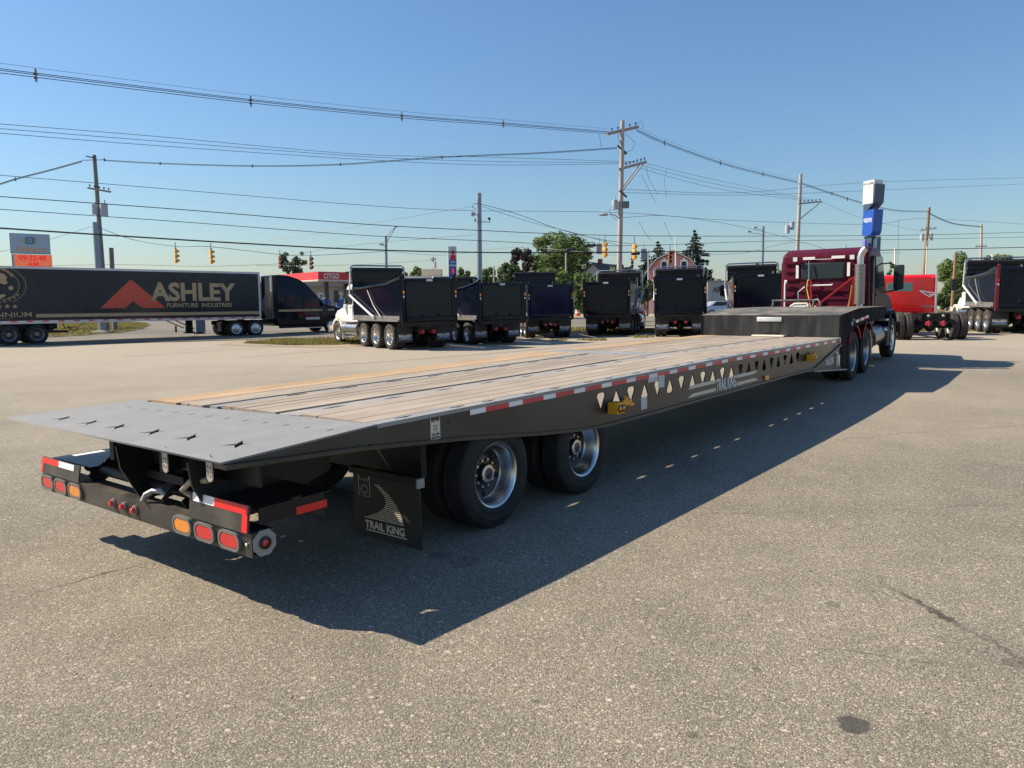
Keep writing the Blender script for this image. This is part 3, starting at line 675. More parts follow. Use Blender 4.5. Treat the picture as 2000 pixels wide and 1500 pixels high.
# tail plate with star shaped cut-outs
stars = []
for u, v in ((2.64, 6.62), (2.66, 6.18), (2.685, 5.78), (2.71, 5.31), (2.735, 4.86), (2.765, 4.345)):
    pts = []
    for k in range(8):
        a = 2 * math.pi * k / 8 + R(45); r = (.115 if k % 2 == 0 else .030); pts.append((u + r * math.cos(a), v + r * math.sin(a)))
    stars.append(pts)
for k in range(12):
    v = 6.63 - k * .2255; u = 3.17 + k * .0155; stars.append([(u - .028, v - .008), (u + .028, v - .008), (u + .028, v + .008), (u - .028, v + .008)])
tail_me = plate_mesh('tail_plate', [(2.42, VR - .002), (3.625, VR - .002), (3.60, 4.4), (3.56, 5.0), (3.45, 6.0), (3.40, 6.98), (2.42, 7.20)], stars, .012, tail_steel)
sl_ = .055 / 1.2
mw = Matrix.Translation(t3(2.42, 0, 1.03 - .006)) @ Matrix.Rotation(-math.atan(sl_), 4, 'Y') @ Matrix.Translation((-2.42, 0, 0))
ob('tail_plate', tail_me, None, trailer, mw)
b = B()
for v in (4.06, 4.9, 5.1, 6.0, 6.2): prism_uz(b, [(2.62, 1.016), (3.6, 1.05), (3.6, .93), (2.62, .985)], v, v + .012)
tb('tail_rib', b, steel_black)
# frame under the deck
for v in (5.03, 5.76):
    b = B(); prism_uz(b, [(2.62, .80), (3.7, .82), (15.2, .86), (15.2, 1.02), (3.7, 1.02), (2.62, .985)], v, v + .06); tb('main_beam', b, black_chassis)
cm = B(); cm.b2((-.03, VR + .02 - 5.43, .955), (.03, VL - .02 - 5.43, .985)); cm = cm.mesh('cross_member', black_chassis)
for k in range(17):
    u = 4.38 + k * .66; ob('cross_member', cm, None, trailer, Matrix.Translation((u - 9, 0, 0)))
# gooseneck: bulkhead, sloped and flat top, side plates
b = B()
prism_uz(b, [(15.3, 1.02), (15.3, 1.505), (16.55, 1.605), (18.9, 1.60), (18.9, 1.36), (16.5, 1.26), (15.75, 1.02)], VR + .04, 6.78)
tb('gooseneck', b, matte_black)
b = B(); b.b2(t3(15.285, VR + .03, zd(15.28)), t3(15.297, 6.79, 1.50)); tb('bulkhead', b, diamond)
b = B(); prism_uz(b, [(15.28, 1.507), (16.55, 1.61), (16.55, 1.618), (15.28, 1.517)], VR + .015, 6.80); prism_uz(b, [(16.553, 1.61), (18.92, 1.604), (18.92, 1.612), (16.553, 1.618)], VR + .015, 6.80); tb('gooseneck_top', b, dusty_top)
b = B(); b.b2(t3(15.262, 5.12, 1.385), t3(15.283, 5.62, 1.475), 0, .012, 2)
tb('bulkhead_plate', b, pm('bright_tread_plate', (.62, .63, .62), .35, .3, var=.1, scale=40, bump=.004, bscale=55))
b = B(); b.b2(t3(15.268, 5.2, 1.1), t3(15.284, 5.45, 1.165)); tb('bulkhead_opening', b, dark_hole)
b = B(); b.b2(t3(15.1, 5.02, 1.095), t3(15.27, 5.66, 1.125), 0, .006); tb('stop_bar', b, cream_paint)
for v0, v1 in ((VR, VR + .035), (6.785, 6.82)):
    b = B(); prism_uz(b, [(15.27, .62), (15.27, 1.50), (16.55, 1.60), (18.9, 1.60), (18.9, 1.43), (17.2, 1.37), (15.80, 1.25), (15.70, 1.12), (15.66, .45), (15.5, .45)], v0, v1)
    gs = tb('gooseneck_side', b, matte_black)
    if v0 == VR:
        for k in range(5):
            q = B(); u = 16.3 + k * .2; z = 1.335 + k * .016; q.b2(t3(u, VR - .003, z), t3(u + .2, VR - .0005, z + .055)); tb('reflective_tape', q, (bright_white, bright_red)[k % 2])
        q = B(); q.cyl(t3(15.95, VR - .03, 1.33), t3(15.95, VR, 1.33), .05, 14); q.cyl(t3(16.0, VR - .05, 1.40), t3(16.0, VR, 1.40), .03, 12); tb('valve_knob', q, steel_dull)
# toolbox with its own lettering and handle
b = B(); prism_uz(b, [(13.7, .60), (13.95, .575), (15.5, .47), (15.62, .45), (15.62, 1.0), (15.2, .95), (13.75, .65)], VR + .012, VR + .62); box_ = tb('tool_box', b, beam_paint)
lettering(box_, 'TRAiL KiNG', .60, .155, white_print, XY(t3(14.62, VR + .009, .70), (1, -0, -.03), (0, 0, 1)), bold=.02)
b = B(); b.tube([t3(15.05, VR + .012, .80), t3(15.05, VR - .03, .78), t3(15.05, VR - .03, .58), t3(15.05, VR + .012, .56)], .022, 8); b.b2(t3(14.99, VR - .002, .54), t3(15.11, VR + .012, .83)); ob('handle', b, chrome, box_)
b = B(); prism_uz(b, [(13.6, .585), (15.66, .445), (15.66, .47), (13.6, .61)], VR - .03, VR + .6); ob('tool_box_base', b, rail_steel, box_)
# reflective tape along the side
u = 4.62; k = 0; per = .253
while u < 15.0:
    w_ = .215 if k % 2 == 0 else .345; w_ *= .90
    b = B(); u1 = min(u + w_, 15.1)
    prism_uz(b, [(u, zd(u) - .072), (u1, zd(u1) - .072), (u1, zd(u1) - .012), (u, zd(u) - .012)], VR - .0022, VR - .0004)
    tb('reflective_tape', b, tape_white if k % 2 == 0 else tape_red, 0); u = u1; k += 1
b = B(); b.b2(t3(15.12, VR - .02, 1.0), t3(15.2, VR, 1.07), 0, .005); tb('marker_lamp', b, lens_red)
# crest sticker, placards and the maker's lettering
cr = [(0, 0), (.105, 0), (.105, .175), (.094, .135), (.083, .145), (.072, .128), (.062, .14), (.0525, .155), (.043, .14), (.033, .128), (.022, .145), (.011, .135), (0, .175)]
cm_ = plate_mesh('crest_sticker', cr, [], .002, cream_print); crest = ob('crest_sticker', cm_, None, trailer, XY(t3(4.16, VR - .0016, .885), (1, 0, .0), (0, 0, 1)))
lettering(crest, 'TRAIL KING', .085, .018, dark_print, XY((.0525, .040, .0018), (1, 0, 0), (0, 1, 0)), bold=.02)
lettering(crest, 'INDUSTRIES', .085, .018, dark_print, XY((.0525, .016, .0018), (1, 0, 0), (0, 1, 0)), bold=.02)
b = B()
for k in range(4):
    a = R(45 + 90 * k); c, s = math.cos(a), math.sin(a); n_ = (-s, c)
    b.prism([(.0525 + c * .004, .092 + s * .004), (.0525 + c * .02 + n_[0] * .009, .092 + s * .02 + n_[1] * .009), (.0525 + c * .028, .092 + s * .028), (.0525 + c * .02 - n_[0] * .006, .092 + s * .02 - n_[1] * .006)], 'Z', .001, .0018)
b.b2((.01, .058, .001), (.095, .060, .0018)); ob('crest_emblem', b, dark_print, crest, None, 0)
for u, n, w_, h_ in ((7.46, .70, .135, .135), (7.62, .985, .22, .05), (7.86, .90, .15, .14)):
    b = B(); b.b2(t3(u, VR - .0022, n), t3(u + w_, VR - .0004, n + h_)); o = tb('placard', b, sticker_white, 0)
    b = B()
    for r_ in range(5):
        for c_ in range(2):
            if rng.random() < .85: b.b2(t3(u + .012 + c_ * w_ * .48, VR - .0030, n + h_ * (.12 + .16 * r_)), t3(u + .012 + c_ * w_ * .48 + w_ * rng.uniform(.2, .38), VR - .0024, n + h_ * (.16 + .16 * r_)))
    ob('fine_print', b, pm('faint_print', (.30, .30, .31), .5), o, None, 0)
for u0, u1, u2, u3 in ((8.63, 8.75, 9.47, 9.47), (10.17, 10.17, 10.98, 10.86)):
    for n in (.80, .695):
        b = B(); prism_uz(b, [(u0 if n > .75 else u0 + .0, n), (u3 if n > .75 else u2, n), (u2, n + .042) if n > .75 else (u3, n + .042), (u1, n + .042)], VR - .0022, VR - .0004); tb('stripe', b, cream_print, 0)
lettering(trailer, 'TRAiL KiNG', .66, .165, white_print, XY(t3(9.82, VR - .0024, .765), (1, 0, 0), (0, 0, 1)), bold=.025)
# amber swing-out lamps
def lamp_bracket(u, n):
    b = B(); b.b2(t3(u, VR - .135, n), t3(u + .16, VR - .015, n + .115), 0, .006); r_ = tb('lamp_bracket', b, yellow_paint)
    b = B()
    b.bar(t3(u + .15, VR - .08, n + .075), t3(u + .42, VR - .05, n + .085), .03, .045); b.bar(t3(u + .22, VR - .075, n + .10), t3(u + .36, VR - .05, n + .125), .02, .03)
    b.b2(t3(u + .36, VR - .075, n + .04), t3(u + .45, VR, n + .07)); b.cyl(t3(u + .30, VR - .05, n + .085), t3(u + .30, VR - .05, n + .15), .016, 10); ob('lamp_arm', b, yellow_paint, r_)
    for du in (.045, .118):
        b = B(); c = t3(u + du, VR - .135, n + .055)
        b.lathe([(.041, 0, 1), (.041, -.010, 1), (.033, -.012, 1), (.031, -.006, 0), (.02, -.016, 0), (.001, -.019, 0)], c, 'Y', 20); ob('lamp', b, [lens_amber, signal_black], r_)
lamp_bracket(6.72, .755); lamp_bracket(13.15, .80)
b = B(); b.b2(t3(11.22, VR - .03, .665), t3(11.36, VR, .735), 0, .006); tb('marker_lamp', b, lens_amber)
b = B(); b.prism([(3.55 - 9 + a, .93 + c) for a, c in ((-.05, 0), (-.02, .010), (-.012, .022), (.012, .022), (.02, .010), (.05, 0), (.02, -.010), (.012, -.022), (-.012, -.022), (-.02, -.010))], 'Y', VR - 5.43 - .0014, VR - 5.43 - .0004); tb('star_mark', b, dark_hole, 0)
b = B(); b.cyl(t3(4.36, VR - .002, 1.0), t3(4.36, VR, 1.0), .009, 8); tb('bolt_hole', b, dark_hole)
# rear bumper
UB = 2.586; BL, BR = 7.0, 3.985
def bz(v): return -.0   # bar is straight
b = B(); b.b2(t3(UB, BR, .415), t3(UB + .012, BL, .565)); b.b2(t3(UB + .012, BR, .553), t3(UB + .16, BL, .565)); b.b2(t3(UB + .012, BR, .415), t3(UB + .12, BL, .427)); bump = tb('bumper', b, pm('bumper_black', (.036, .033, .030), .42, var=.25, scale=4, dirt=(.15, .12, .085, .55), dscale=3.5, bump=.0008, bscale=70))
def oval(v, n, m_, w_=.195, h_=.088):
    e = B(); pts = rrect(0, 0, w_ + .036, h_ + .036, .055); inn = rrect(0, 0, w_, h_, .042)
    me = plate_mesh('lamp_bezel', pts, [inn], .022, bezel_grey); mw_ = XY(t3(UB - .010, v, n), (0, -1, 0), (0, 0, 1))
    bz_ = ob('lamp_bezel', me, None, bump, mw_)
    q = B(); ring = rrect(0, 0, w_ + .002, h_ + .002, .043); vs0 = [q.bm.verts.new((a, c, -.002)) for a, c in ring]; vs1 = [q.bm.verts.new((a * .93, c * .88, .008)) for a, c in ring]; k_ = len(ring)
    for i in range(k_): q.bm.faces.new((vs0[i], vs0[(i + 1) % k_], vs1[(i + 1) % k_], vs1[i]))
    q.bm.faces.new(vs1); ob('tail_lamp', q, m_, bump, mw_)
for v, m_ in ((6.875, lens_red), (6.625, lens_red), (6.365, lens_amber), (4.755, lens_amber), (4.485, lens_red), (4.205, lens_red)): oval(v, .49, m_)
for v in (5.735, 5.57, 5.41):
    q = B(); c = t3(UB, v, .487); q.lathe([(.036, 0, 1), (.036, -.012, 1), (.027, -.014, 1), (.026, -.02, 0), (.018, -.036, 0), (.001, -.04, 0)], c, 'X', 20); ob('identification_lamp', q, [lens_red, bezel_grey], bump)
q = B(); q.ball(t3(UB - .004, 4.03, .49), .012); ob('bolt', q, chrome, bump)
for lo, hi, zt0, zt1 in ((4.0, 4.66, .705, .70), (6.285, 6.985, .665, .665)):
    q = B(); vs_ = [t3(UB - .016, lo, .566), t3(UB - .016, hi, .566), t3(UB - .016 + .02, hi, zt1 + .03), t3(UB - .016 + .02, lo, zt0 + .03)]
    n_ = Vector((.012, 0, 0)); A_ = [q.bm.verts.new(p) for p in vs_]; D_ = [q.bm.verts.new(p + n_) for p in vs_]
    q.bm.faces.new(A_); q.bm.faces.new(D_[::-1])
    for i in range(4): q.bm.faces.new((A_[i], D_[i], D_[(i + 1) % 4], A_[(i + 1) % 4]))
    pl = tb('light_guard', q, bump.data.materials[0], 0)
    zt = zt0 + .03
    def onp(v, f0, f1, d=.002):  # point on the guard: f = height share
        z0 = .566; return [t3(UB - .016 + .02 * f - d, vv, z0 + (zt - z0) * f) for vv, f in ((v[0], f0), (v[1], f0), (v[1], f1), (v[0], f1))]
    right = lo < 5
    segs = ([((4.005, 4.37), .66, .985, bright_red), ((4.37, 4.62), .66, .985, bright_white), ((4.005, 4.06), .02, .655, bright_red)] if right else
            [((6.66, 6.98), .62, .985, bright_red), ((6.38, 6.66), .62, .985, bright_white), ((6.945, 6.98), .02, .615, bright_red)])
    for vv, f0, f1, m_ in segs:
        q = B(); q.quad(onp(vv, f0, f1)); 
        ex = bmesh.ops.extrude_face_region(q.bm, geom=q.bm.faces[:]); bmesh.ops.translate(q.bm, verts=[x for x in ex['geom'] if isinstance(x, bmesh.types.BMVert)], vec=(.0012, 0, 0))
        ob('reflective_tape', q, m_, pl, None, 0)
    # tray behind the guard
    q = B(); v0, v1 = (4.0, 4.7) if right else (6.26, 6.95)
    ztp = .70 if right else .675
    q.b2(t3(UB + .07, v0, ztp - .006), t3(UB + .62, v1, ztp + .004)); q.b2(t3(UB + .56, v0 + .012, .54), t3(UB + .572, v1, ztp - .006)); q.b2(t3(UB + .07, v0, .60), t3(UB + .56, v0 + .008, ztp - .006))
    tray = tb('light_tray', q, steel_black)
    q = B(); vv = v0 if right else v1; q.b2(t3(UB + .34, vv - .003, .60), t3(UB + .58, vv - .0004, .65)) if right else q.b2(t3(UB + .2, v1 - .12, ztp + .0045), t3(UB + .45, v1 - .04, ztp + .006)); ob('reflective_tape', q, bright_red if right else bright_white, tray, None, 0)
oc = [(.086 * math.cos(R(22.5 + 45 * k)) * 1.0, .086 * math.sin(R(22.5 + 45 * k))) for k in range(8)]
o = ob('bumper_end_plate', plate_mesh('bumper_end_plate', oc, [], .006, rail_steel), None, bump, XY(t3(UB + .085, BR - .006, .492), (1, 0, 0), (0, 0, 1)))
q = B(); q.lathe([(.040, 0, 1), (.040, -.012, 1), (.026, -.014, 1), (.024, -.008, 0), (.014, -.014, 0), (.001, -.016, 0)], t3(UB + .085, BR - .009, .492), 'Y', 20); ob('end_lamp', q, [lens_red, signal_black], bump)
q = B(); q.bar(t3(UB + .03, 5.12, .60), t3(UB + .24, 5.12, .80), .09, .03); tb('latch_hook', q, beam_paint)
q = B(); q.tube([t3(UB - .02, 5.26, .575), t3(UB + .005, 5.25, .62), t3(UB + .03, 5.2, .65), t3(UB + .05, 5.13, .655), t3(UB + .06, 5.08, .63)], [.020, .024, .02, .022, .014], 8); tb('tow_eye', q, steel_dull)
for v in (4.5, 5.45):
    q = B(); prism_uz(q, [(2.50, .955), (2.66, .99), (3.6, .99), (3.6, .70), (2.95, .52), (2.66, .53), (2.52, .80)], v, v + .02); tb('tail_arm', q, steel_black)
q = B(); q.cyl(t3(2.75, 4.5, .64), t3(2.75, 6.5, .64), .04, 12); q.b2(t3(2.7, 4.94, .70), t3(2.95, 5.86, .76)); q.tube([t3(2.72, 5.7, .62), t3(2.7, 5.55, .54), t3(2.72, 5.35, .53), t3(2.75, 5.2, .60)], .012, 8); tb('hinge_tube', q, black_chassis)
for v, sx in ((6.25, .1), (4.86, .1)):
    q = B(); q.bar(t3(UB + .08, v, .57), t3(UB + .33, v, .74), .012, .12); tb('brace', q, steel_black)
lettering(trailer, 'SAF', .09, .03, white_print, XY(t3(2.69, 5.5, .732), (0, -1, 0), (0, 0, 1)), bold=.02)
# mud flaps
def flap(u, v0, v1, z0, z1, letters):
    b = B(); b.b2(t3(u, v0, z0), t3(u + .012, v1, z1)); f = tb('mud_flap', b, flap_rubber)
    b = B(); b.b2(t3(u - .03, v0 - .01, z1 - .02), t3(u + .03, v1 + .02, z1 + .035), 0, .004); ob('flap_hanger', b, black_chassis, f)
    if letters:
        w_, h_ = v1 - v0, z1 - z0
        def P_(a, c): return t3(u - .0015, v1 - a * w_, z0 + c * h_)
        lettering(f, 'TRAiL KiNG', w_ * .60, h_ * .125, cream_print, XY(P_(.47, .20), (0, -1, 0), (0, 0, 1)), bold=.03)
        b = B(); b.b2(P_(.185, .105), P_(.80, .120) + Vector((-.001, 0, 0))); ob('print_line', b, cream_print, f, None, 0)
        for k in range(19):   # the road, a stack of stripes
            s_ = k / 18; c = .30 + s_ * .52
            xl = .17 + .33 * (1 - (1 - min(1, s_ / .55)) ** 2) if s_ < .55 else .50 - .16 * ((s_ - .55) / .45) ** 2
            xr = .76 - .08 * s_ - .24 * s_ ** 2.2 - .10 * max(0, s_ - .8) * 5 * .3
            xr = max(xr, xl + .08)
            b = B(); b.b2(P_(xl, c), P_(xr, c + .013) + Vector((-.001, 0, 0))); ob('print_stripe', b, cream_print, f, None, 0)
        cx0, cx1, cy0, cy1 = .09, .265, .63, .90
        b = B(); crown = [(cx0, cy1 + .05), (cx0 + .028, cy1 - .035), (cx0 + .058, cy1), (cx0 + .0875, cy1 - .04), (cx0 + .117, cy1), (cx0 + .147, cy1 - .035), (cx1, cy1 + .05)]
        path = [(cx0, cy0)] + crown + [(cx1, cy0), (cx0, cy0)]
        for p, q in zip(path, path[1:]): b.bar(P_(*p), P_(*q), .0015, .007, 0, up=(1, 0, 0))
        for k in range(8):
            a = R(45 * k); c_, s_ = math.cos(a), math.sin(a)
            b.bar(P_(.177 + c_ * .025, .73 + s_ * .035), P_(.177 + c_ * .055, .73 + s_ * .075), .0015, .006, 0, up=(1, 0, 0))
            b.bar(P_(.177 + c_ * .055 - s_ * .016, .73 + s_ * .075 + c_ * .022), P_(.177 + c_ * .055 + s_ * .016, .73 + s_ * .075 - c_ * .022), .0015, .006, 0, up=(1, 0, 0))
        ob('print_crest', b, cream_print, f, None, 0)
    return f
q = B(); q.b2(t3(4.2, 4.15, .56), t3(4.26, 6.75, .95)); q.b2(t3(4.26, 4.8, .62), t3(7.2, 4.9, .86)); q.b2(t3(4.26, 5.98, .62), t3(7.2, 6.08, .86)); tb('slider_frame', q, black_chassis)
f1 = flap(4.0, 3.975, 4.72, .075, .60, True); flap(4.0, 6.15, 6.88, .075, .60, False)
q = B(); q.b2(t3(3.965, 3.955, .555), t3(4.035, 3.972, .625)); tb('hanger_end', q, rail_steel)
# axles and wheels
for u in (4.98, 6.36):
    q = B(); q.cyl(t3(u, 4.3, .455), t3(u, 6.56, .455), .065, 14); q.cyl(t3(u - .18, 4.9, .55), t3(u - .18, 5.25, .55), .10, 14); q.cyl(t3(u - .18, 5.6, .55), t3(u - .18, 5.95, .55), .10, 14); tb('axle', q, black_chassis)
    for v in (4.84, 5.9):
        q = B(); prism_uz(q, [(u - .1, .36), (u + .55, .60), (u + .62, .85), (u + .45, .85), (u - .2, .50)], v, v + .08); tb('suspension_arm', q, black_chassis)
        q = B(); q.cyl(t3(u - .3, v + .04, .58), t3(u - .3, v + .04, .84), .12, 14); tb('air_bag', q, rubber)
    for s, v0 in ((-1, 4.015 + .1225), (1, 6.845 - .1225)):
        for d in (0, .29):
            wheel(trailer, u - 9, (v0 - s * d) - 5.43, .455, s, T_TR, RIM_TR if d == 0 else RIM_S if False else RIM_TR)
q = B(); q.tube([t3(4.2, 5.2, .75), t3(5.5, 5.3, .80), t3(8, 5.25, .82), t3(12, 5.3, .84), t3(15, 5.3, .86)], .02, 8); q.cyl(t3(7.4, 5.2, .76), t3(8.3, 5.2, .76), .10, 14); tb('air_tank', q, black_chassis)

for v, zc_ in ((4.72, .955), (4.20, .965)):
    pl_ = rrect(0, 0, .062, .17, .028); hol = [[(x + .009 * math.cos(R(60 * k)), y + .009 * math.sin(R(60 * k))) for k in range(6)] for x, y in ((-.013, .05), (.013, .05), (-.013, .01), (.013, .005), (-.012, -.04), (.012, -.05))]
    ob('pin_plate', plate_mesh('pin_plate', pl_, hol, .008, pm('worn_zinc', (.42, .39, .34), .5, .3, var=.2, scale=40)), None, trailer, XY(t3(2.47, v, zc_), (0, -1, 0), (0, 0, 1)))
q = B(); q.b2(t3(2.74, 4.1, .80), t3(2.76, 5.42, 1.0)); tb('tail_hollow_fill', q, steel_black)  # added dark plate standing in for the shade in the hollow under the tail
q = B(); q.tube([t3(2.60, 4.66, .70), t3(2.56, 4.70, .74), t3(2.57, 4.62, .80), t3(2.6, 4.45, .83)], .02, 6); tb('safety_strap', q, pm('tan_strap', (.40, .33, .24), .7))

# ------------------------------------------------------------------ shared truck pieces (local X forward, Y left, Z up, origin on the ground)
def shell(prof, half, inset_top=0., bev=.05, y_off=0.):
    """a cab-like body: side outline (x,z) extruded across with rounded edges, narrowing upwards a little"""
    b = B(); b.prism(prof, 'Y', -half + y_off, half + y_off)
    zs = [p[1] for p in prof]; z0, z1 = min(zs), max(zs)
    for v in b.bm.verts:
        t = (v.co.z - z0) / (z1 - z0); v.co.y = y_off + (v.co.y - y_off) * (1 - inset_top * t * t)
    if bev:
        bmesh.ops.recalc_face_normals(b.bm, faces=b.bm.faces)
        bmesh.ops.bevel(b.bm, geom=[e for e in b.bm.edges], offset=bev, segments=3, affect='EDGES', profile=.6, clamp_overlap=True)
    return b
def mirror(parent, x, y, z, side, h=.55, w=.26, white=None):
    b = B(); b.box((x, y, z), (.13, w, h), 0, .04, seg=2); m = part('mirror', parent, b, white or signal_black)
    q = B(); q.b2((x - .069, y - w * .42, z - h * .44), (x - .064, y + w * .42, z + h * .44)); ob('mirror_glass', q, glass, m)
    for pts in ([(x + .02, y - side * .05, z + h * .5 - .04), (x + .02, y - side * .2, z + h * .5 + .05), (x - .05, y - side * .55, z + h * .5 + .03)], [(x + .02, y, z - h * .5), (x + .02, y - side * .3, z - h * .5 - .06), (x, y - side * .55, z - h * .5)]):
        q = B(); q.tube(pts, .018, 8); ob('mirror_arm', q, signal_black, m)
    return m
def axle_set(root, xs, steer, tyre, mat=black_chassis, yo=1.085, rim=None):
    for x in xs:
        b = B(); b.cyl((x, -.9, .52), (x, .9, .52), .085, 12); b.ball((x, 0, .54), .26, 0, 14, (1, .8, .95)); part('axle', root, b, mat)
        for s in (-1, 1): dual(root, x, yo, .52, s, tyre, rim or RIM_D)
    for s in (-1, 1): wheel(root, steer, s * 1.06, .52, s, tyre, RIM_F)
    b = B(); b.cyl((steer, -.9, .48), (steer, .9, .48), .06, 10); part('axle', root, b, mat)
def dealer_flap(root, x, y, w, z0, z1, pale=False):
    b = B(); b.b2((x - .012, y - w / 2, z0), (x, y + w / 2, z1)); f = part('mud_flap', root, b, flap_rubber)
    def at(c): return XY((x - .0145, y, z0 + c * (z1 - z0)), (0, -1, 0), (0, 0, 1))
    lettering(f, 'BALLARD', w * .84, .105, white_print, at(.37), bold=.03)
    q = B(); q.b2((x - .016, y - w * .42, z0 + .205 * (z1 - z0)), (x - .0125, y + w * .42, z0 + .285 * (z1 - z0))); ob('print_band', q, blue_print, f, None, 0)
    lettering(f, 'TRUCK CENTER', w * .55, .035, white_print, XY((x - .0175, y, z0 + .245 * (z1 - z0)), (0, -1, 0), (0, 0, 1)), bold=.02)
    q = B(); q.b2((x - .016, y - w * .42, z0 + .15 * (z1 - z0)), (x - .0125, y + w * .42, z0 + .165 * (z1 - z0))); ob('print_line', q, white_print, f, None, 0)
    q = B(); q.b2((x - .02, y - w / 2 - .02, z1 - .03), (x + .03, y + w / 2 + .02, z1 + .03))
    for k in range(4): q.cyl((x - .026, y - w * .36 + k * w * .24, z1 - .0), (x - .02, y - w * .36 + k * w * .24, z1 - .0), .014, 6, 1)
    ob('flap_hanger', q, [black_chassis, bright_white], f)
def chassis(root, x0, x1, z=.98):
    b = B()
    for s in (-1, 1): b.b2((x0, s * .36, z - .26), (x1, s * .44, z))
    for x in np.linspace(x0 + .1, x1 - .3, 6): b.b2((x - .05, -.37, z - .2), (x + .05, .37, z - .04))
    part('chassis', root, b, black_chassis)
def dump_truck(label, x, y, az, cab=white_paint, body=black_gloss, n_ax=3, arms=True, hoop=True, tall=.55, red_posts=False, scale=1.0, zoff=0.):
    m = frame(x, y, az) @ Matrix.Scale(scale, 4); m = Matrix.Translation((0, 0, zoff)) @ m
    r = thing('dump_truck', label, 'dump truck', m, 'dump trucks parked in a row along the lot')
    axs = [0, 1.37, 2.72][:n_ax]; axle_set(r, axs, 5.9, T_RD); chassis(r, -1.1, 6.7)
    # dump body
    xb, xf, hw, zb, zt = -1.35, 3.75, 1.20, 1.16, 2.62
    b = B(); b.b2((xb + .10, -hw + .16, zb - .06), (xf, hw - .16, zb + .02)); part('body_floor', r, b, black_chassis)
    for s in (-1, 1):
        b = B(); prof = [(xb + .08, zb), (xf, zb), (xf, zt - .08), (xf - 1.0, zt - .10), (xb + 1.6, zt), (xb + .08, zt + .22)]
        b.prism(prof, 'Y', s * (hw - .05), s * hw); w_ = part('body_side', r, b, body, 10)
        q = B(); q.b2((xb + .3, s * hw, zb - .02), (xf - .1, s * (hw + .10), zb + .035)); q.prism([(xb + .3, zb + .035), (xf - .1, zb + .035), (xf - .1, zb + .20), (xb + .3, zb + .20)], 'Y', s * hw, s * (hw + .015)); ob('rub_rail', q, pm('grey_rub_rail', (.16, .155, .15), .45, dirt=(.3, .26, .2, .3)), w_)
        q = B(); q.tube([(xb + .1, s * hw, zt + .22), (xb + 1.6, s * hw, zt), (xf - 1.0, s * hw, zt - .10), (xf, s * hw, zt - .08)], .06, 8); ob('top_rail', q, body, w_)
    for s in (-1, 1):
        b = B(); b.b2((xb - .02, s * (hw - .13), zb - .16), (xb + .14, s * (hw + .015), zt + .26), 0, .015)
        b.b2((xb - .02, s * (hw - .11), zt + .26), (xb + .16, s * (hw - .03), zt + .34), 0, .02)
        part('corner_post', r, b, pm('dark_red_post', (.12, .008, .014), .3) if red_posts else body)
    # tailgate: framed, with a recessed panel
    b = B(); b.b2((xb - .03, -hw + .14, zb + .02), (xb + .02, hw - .14, zt + .16)); tg = tgm = Matrix.Translation((xb, 0, zb)) @ Matrix.Shear('XY', 4, (0, 0)) @ Matrix.Rotation(R(1.0), 4, 'Y') @ Matrix.Translation((-xb, 0, -zb)); tg = ob('tailgate', b, body, r, tgm, 0)
    q = B(); q.b2((xb - .075, -hw + .14, zt + .05), (xb - .028, hw - .14, zt + .20), 0, .02, 2); q.b2((xb - .075, -hw + .14, zb - .02), (xb - .028, hw - .14, zb + .16), 0, .02, 2)
    for s in (-1, 1): q.b2((xb - .07, s * (hw - .24), zb + .16), (xb - .028, s * (hw - .14), zt + .05), 0, .012)
    ob('tailgate_frame', q, body, tg)
    q = B()
    for yy in (-.35, .35): q.b2((xb - .10, yy - .03, zb + .17), (xb - .03, yy + .03, zb + .27), 0, .01)
    ob('tailgate_latch', q, black_chassis, tg)
    q = B(); q.b2((xb - .079, -.1, zt + .08), (xb - .076, .16, zt + .16)); ob('maker_plate', q, sticker_white, tg, None, 0)
    b = B(); b.b2((xb - .05, -hw + .05, zb - .20), (xb + .1, hw - .05, zb - .05)); part('rear_sill', r, b, black_chassis)
    for s in (-1, 1):
        b = B(); b.b2((xb - .035, s * (hw - .09), zt - .40), (xb - .022, s * (hw - .02), zt - .28), 0); part('marker_lamp', r, b, lens_amber if not red_posts else lens_red, 0)
        b = B(); b.b2((xb - .035, s * (hw - .085), zt - .55), (xb - .022, s * (hw - .03), zt - .47), 0); part('work_lamp', r, b, lens_clear, 0)
    # headboard, cab shield, tarp roll and arms
    zs = zt + tall + .12
    b = B(); b.b2((xf - .04, -hw, zb), (xf + .03, hw, zs)); b.b2((xf - .02, -hw, zs - .08), (xf + .85, hw, zs)); b.b2((xf - .06, -hw, zs - .30), (xf - .04, hw, zs - .22)); shd = part('cab_shield', r, b, body, 10)
    for zz_ in (.20, .42, .62):
        q = B(); q.b2((xf - .07, -hw + .04, zs - zz_ - .02), (xf - .042, hw - .04, zs - zz_ + .012), 0, .006); ob('shield_rib', q, pm('lighter_black_edge', (.035, .04, .05), .25, var=.3, scale=7), shd)  # ribs in a lighter black than the shield
    b = B(); b.cyl((xf + .02, -hw - .02, zs + .06), (xf + .02, hw + .02, zs + .06), .10, 12); b.b2((xf - .12, -hw, zs - .02), (xf + .2, hw, zs + .0)); part('tarp_roll', r, b, pm('black_tarp', (.02, .02, .022), .5, bump=.02, bscale=5))
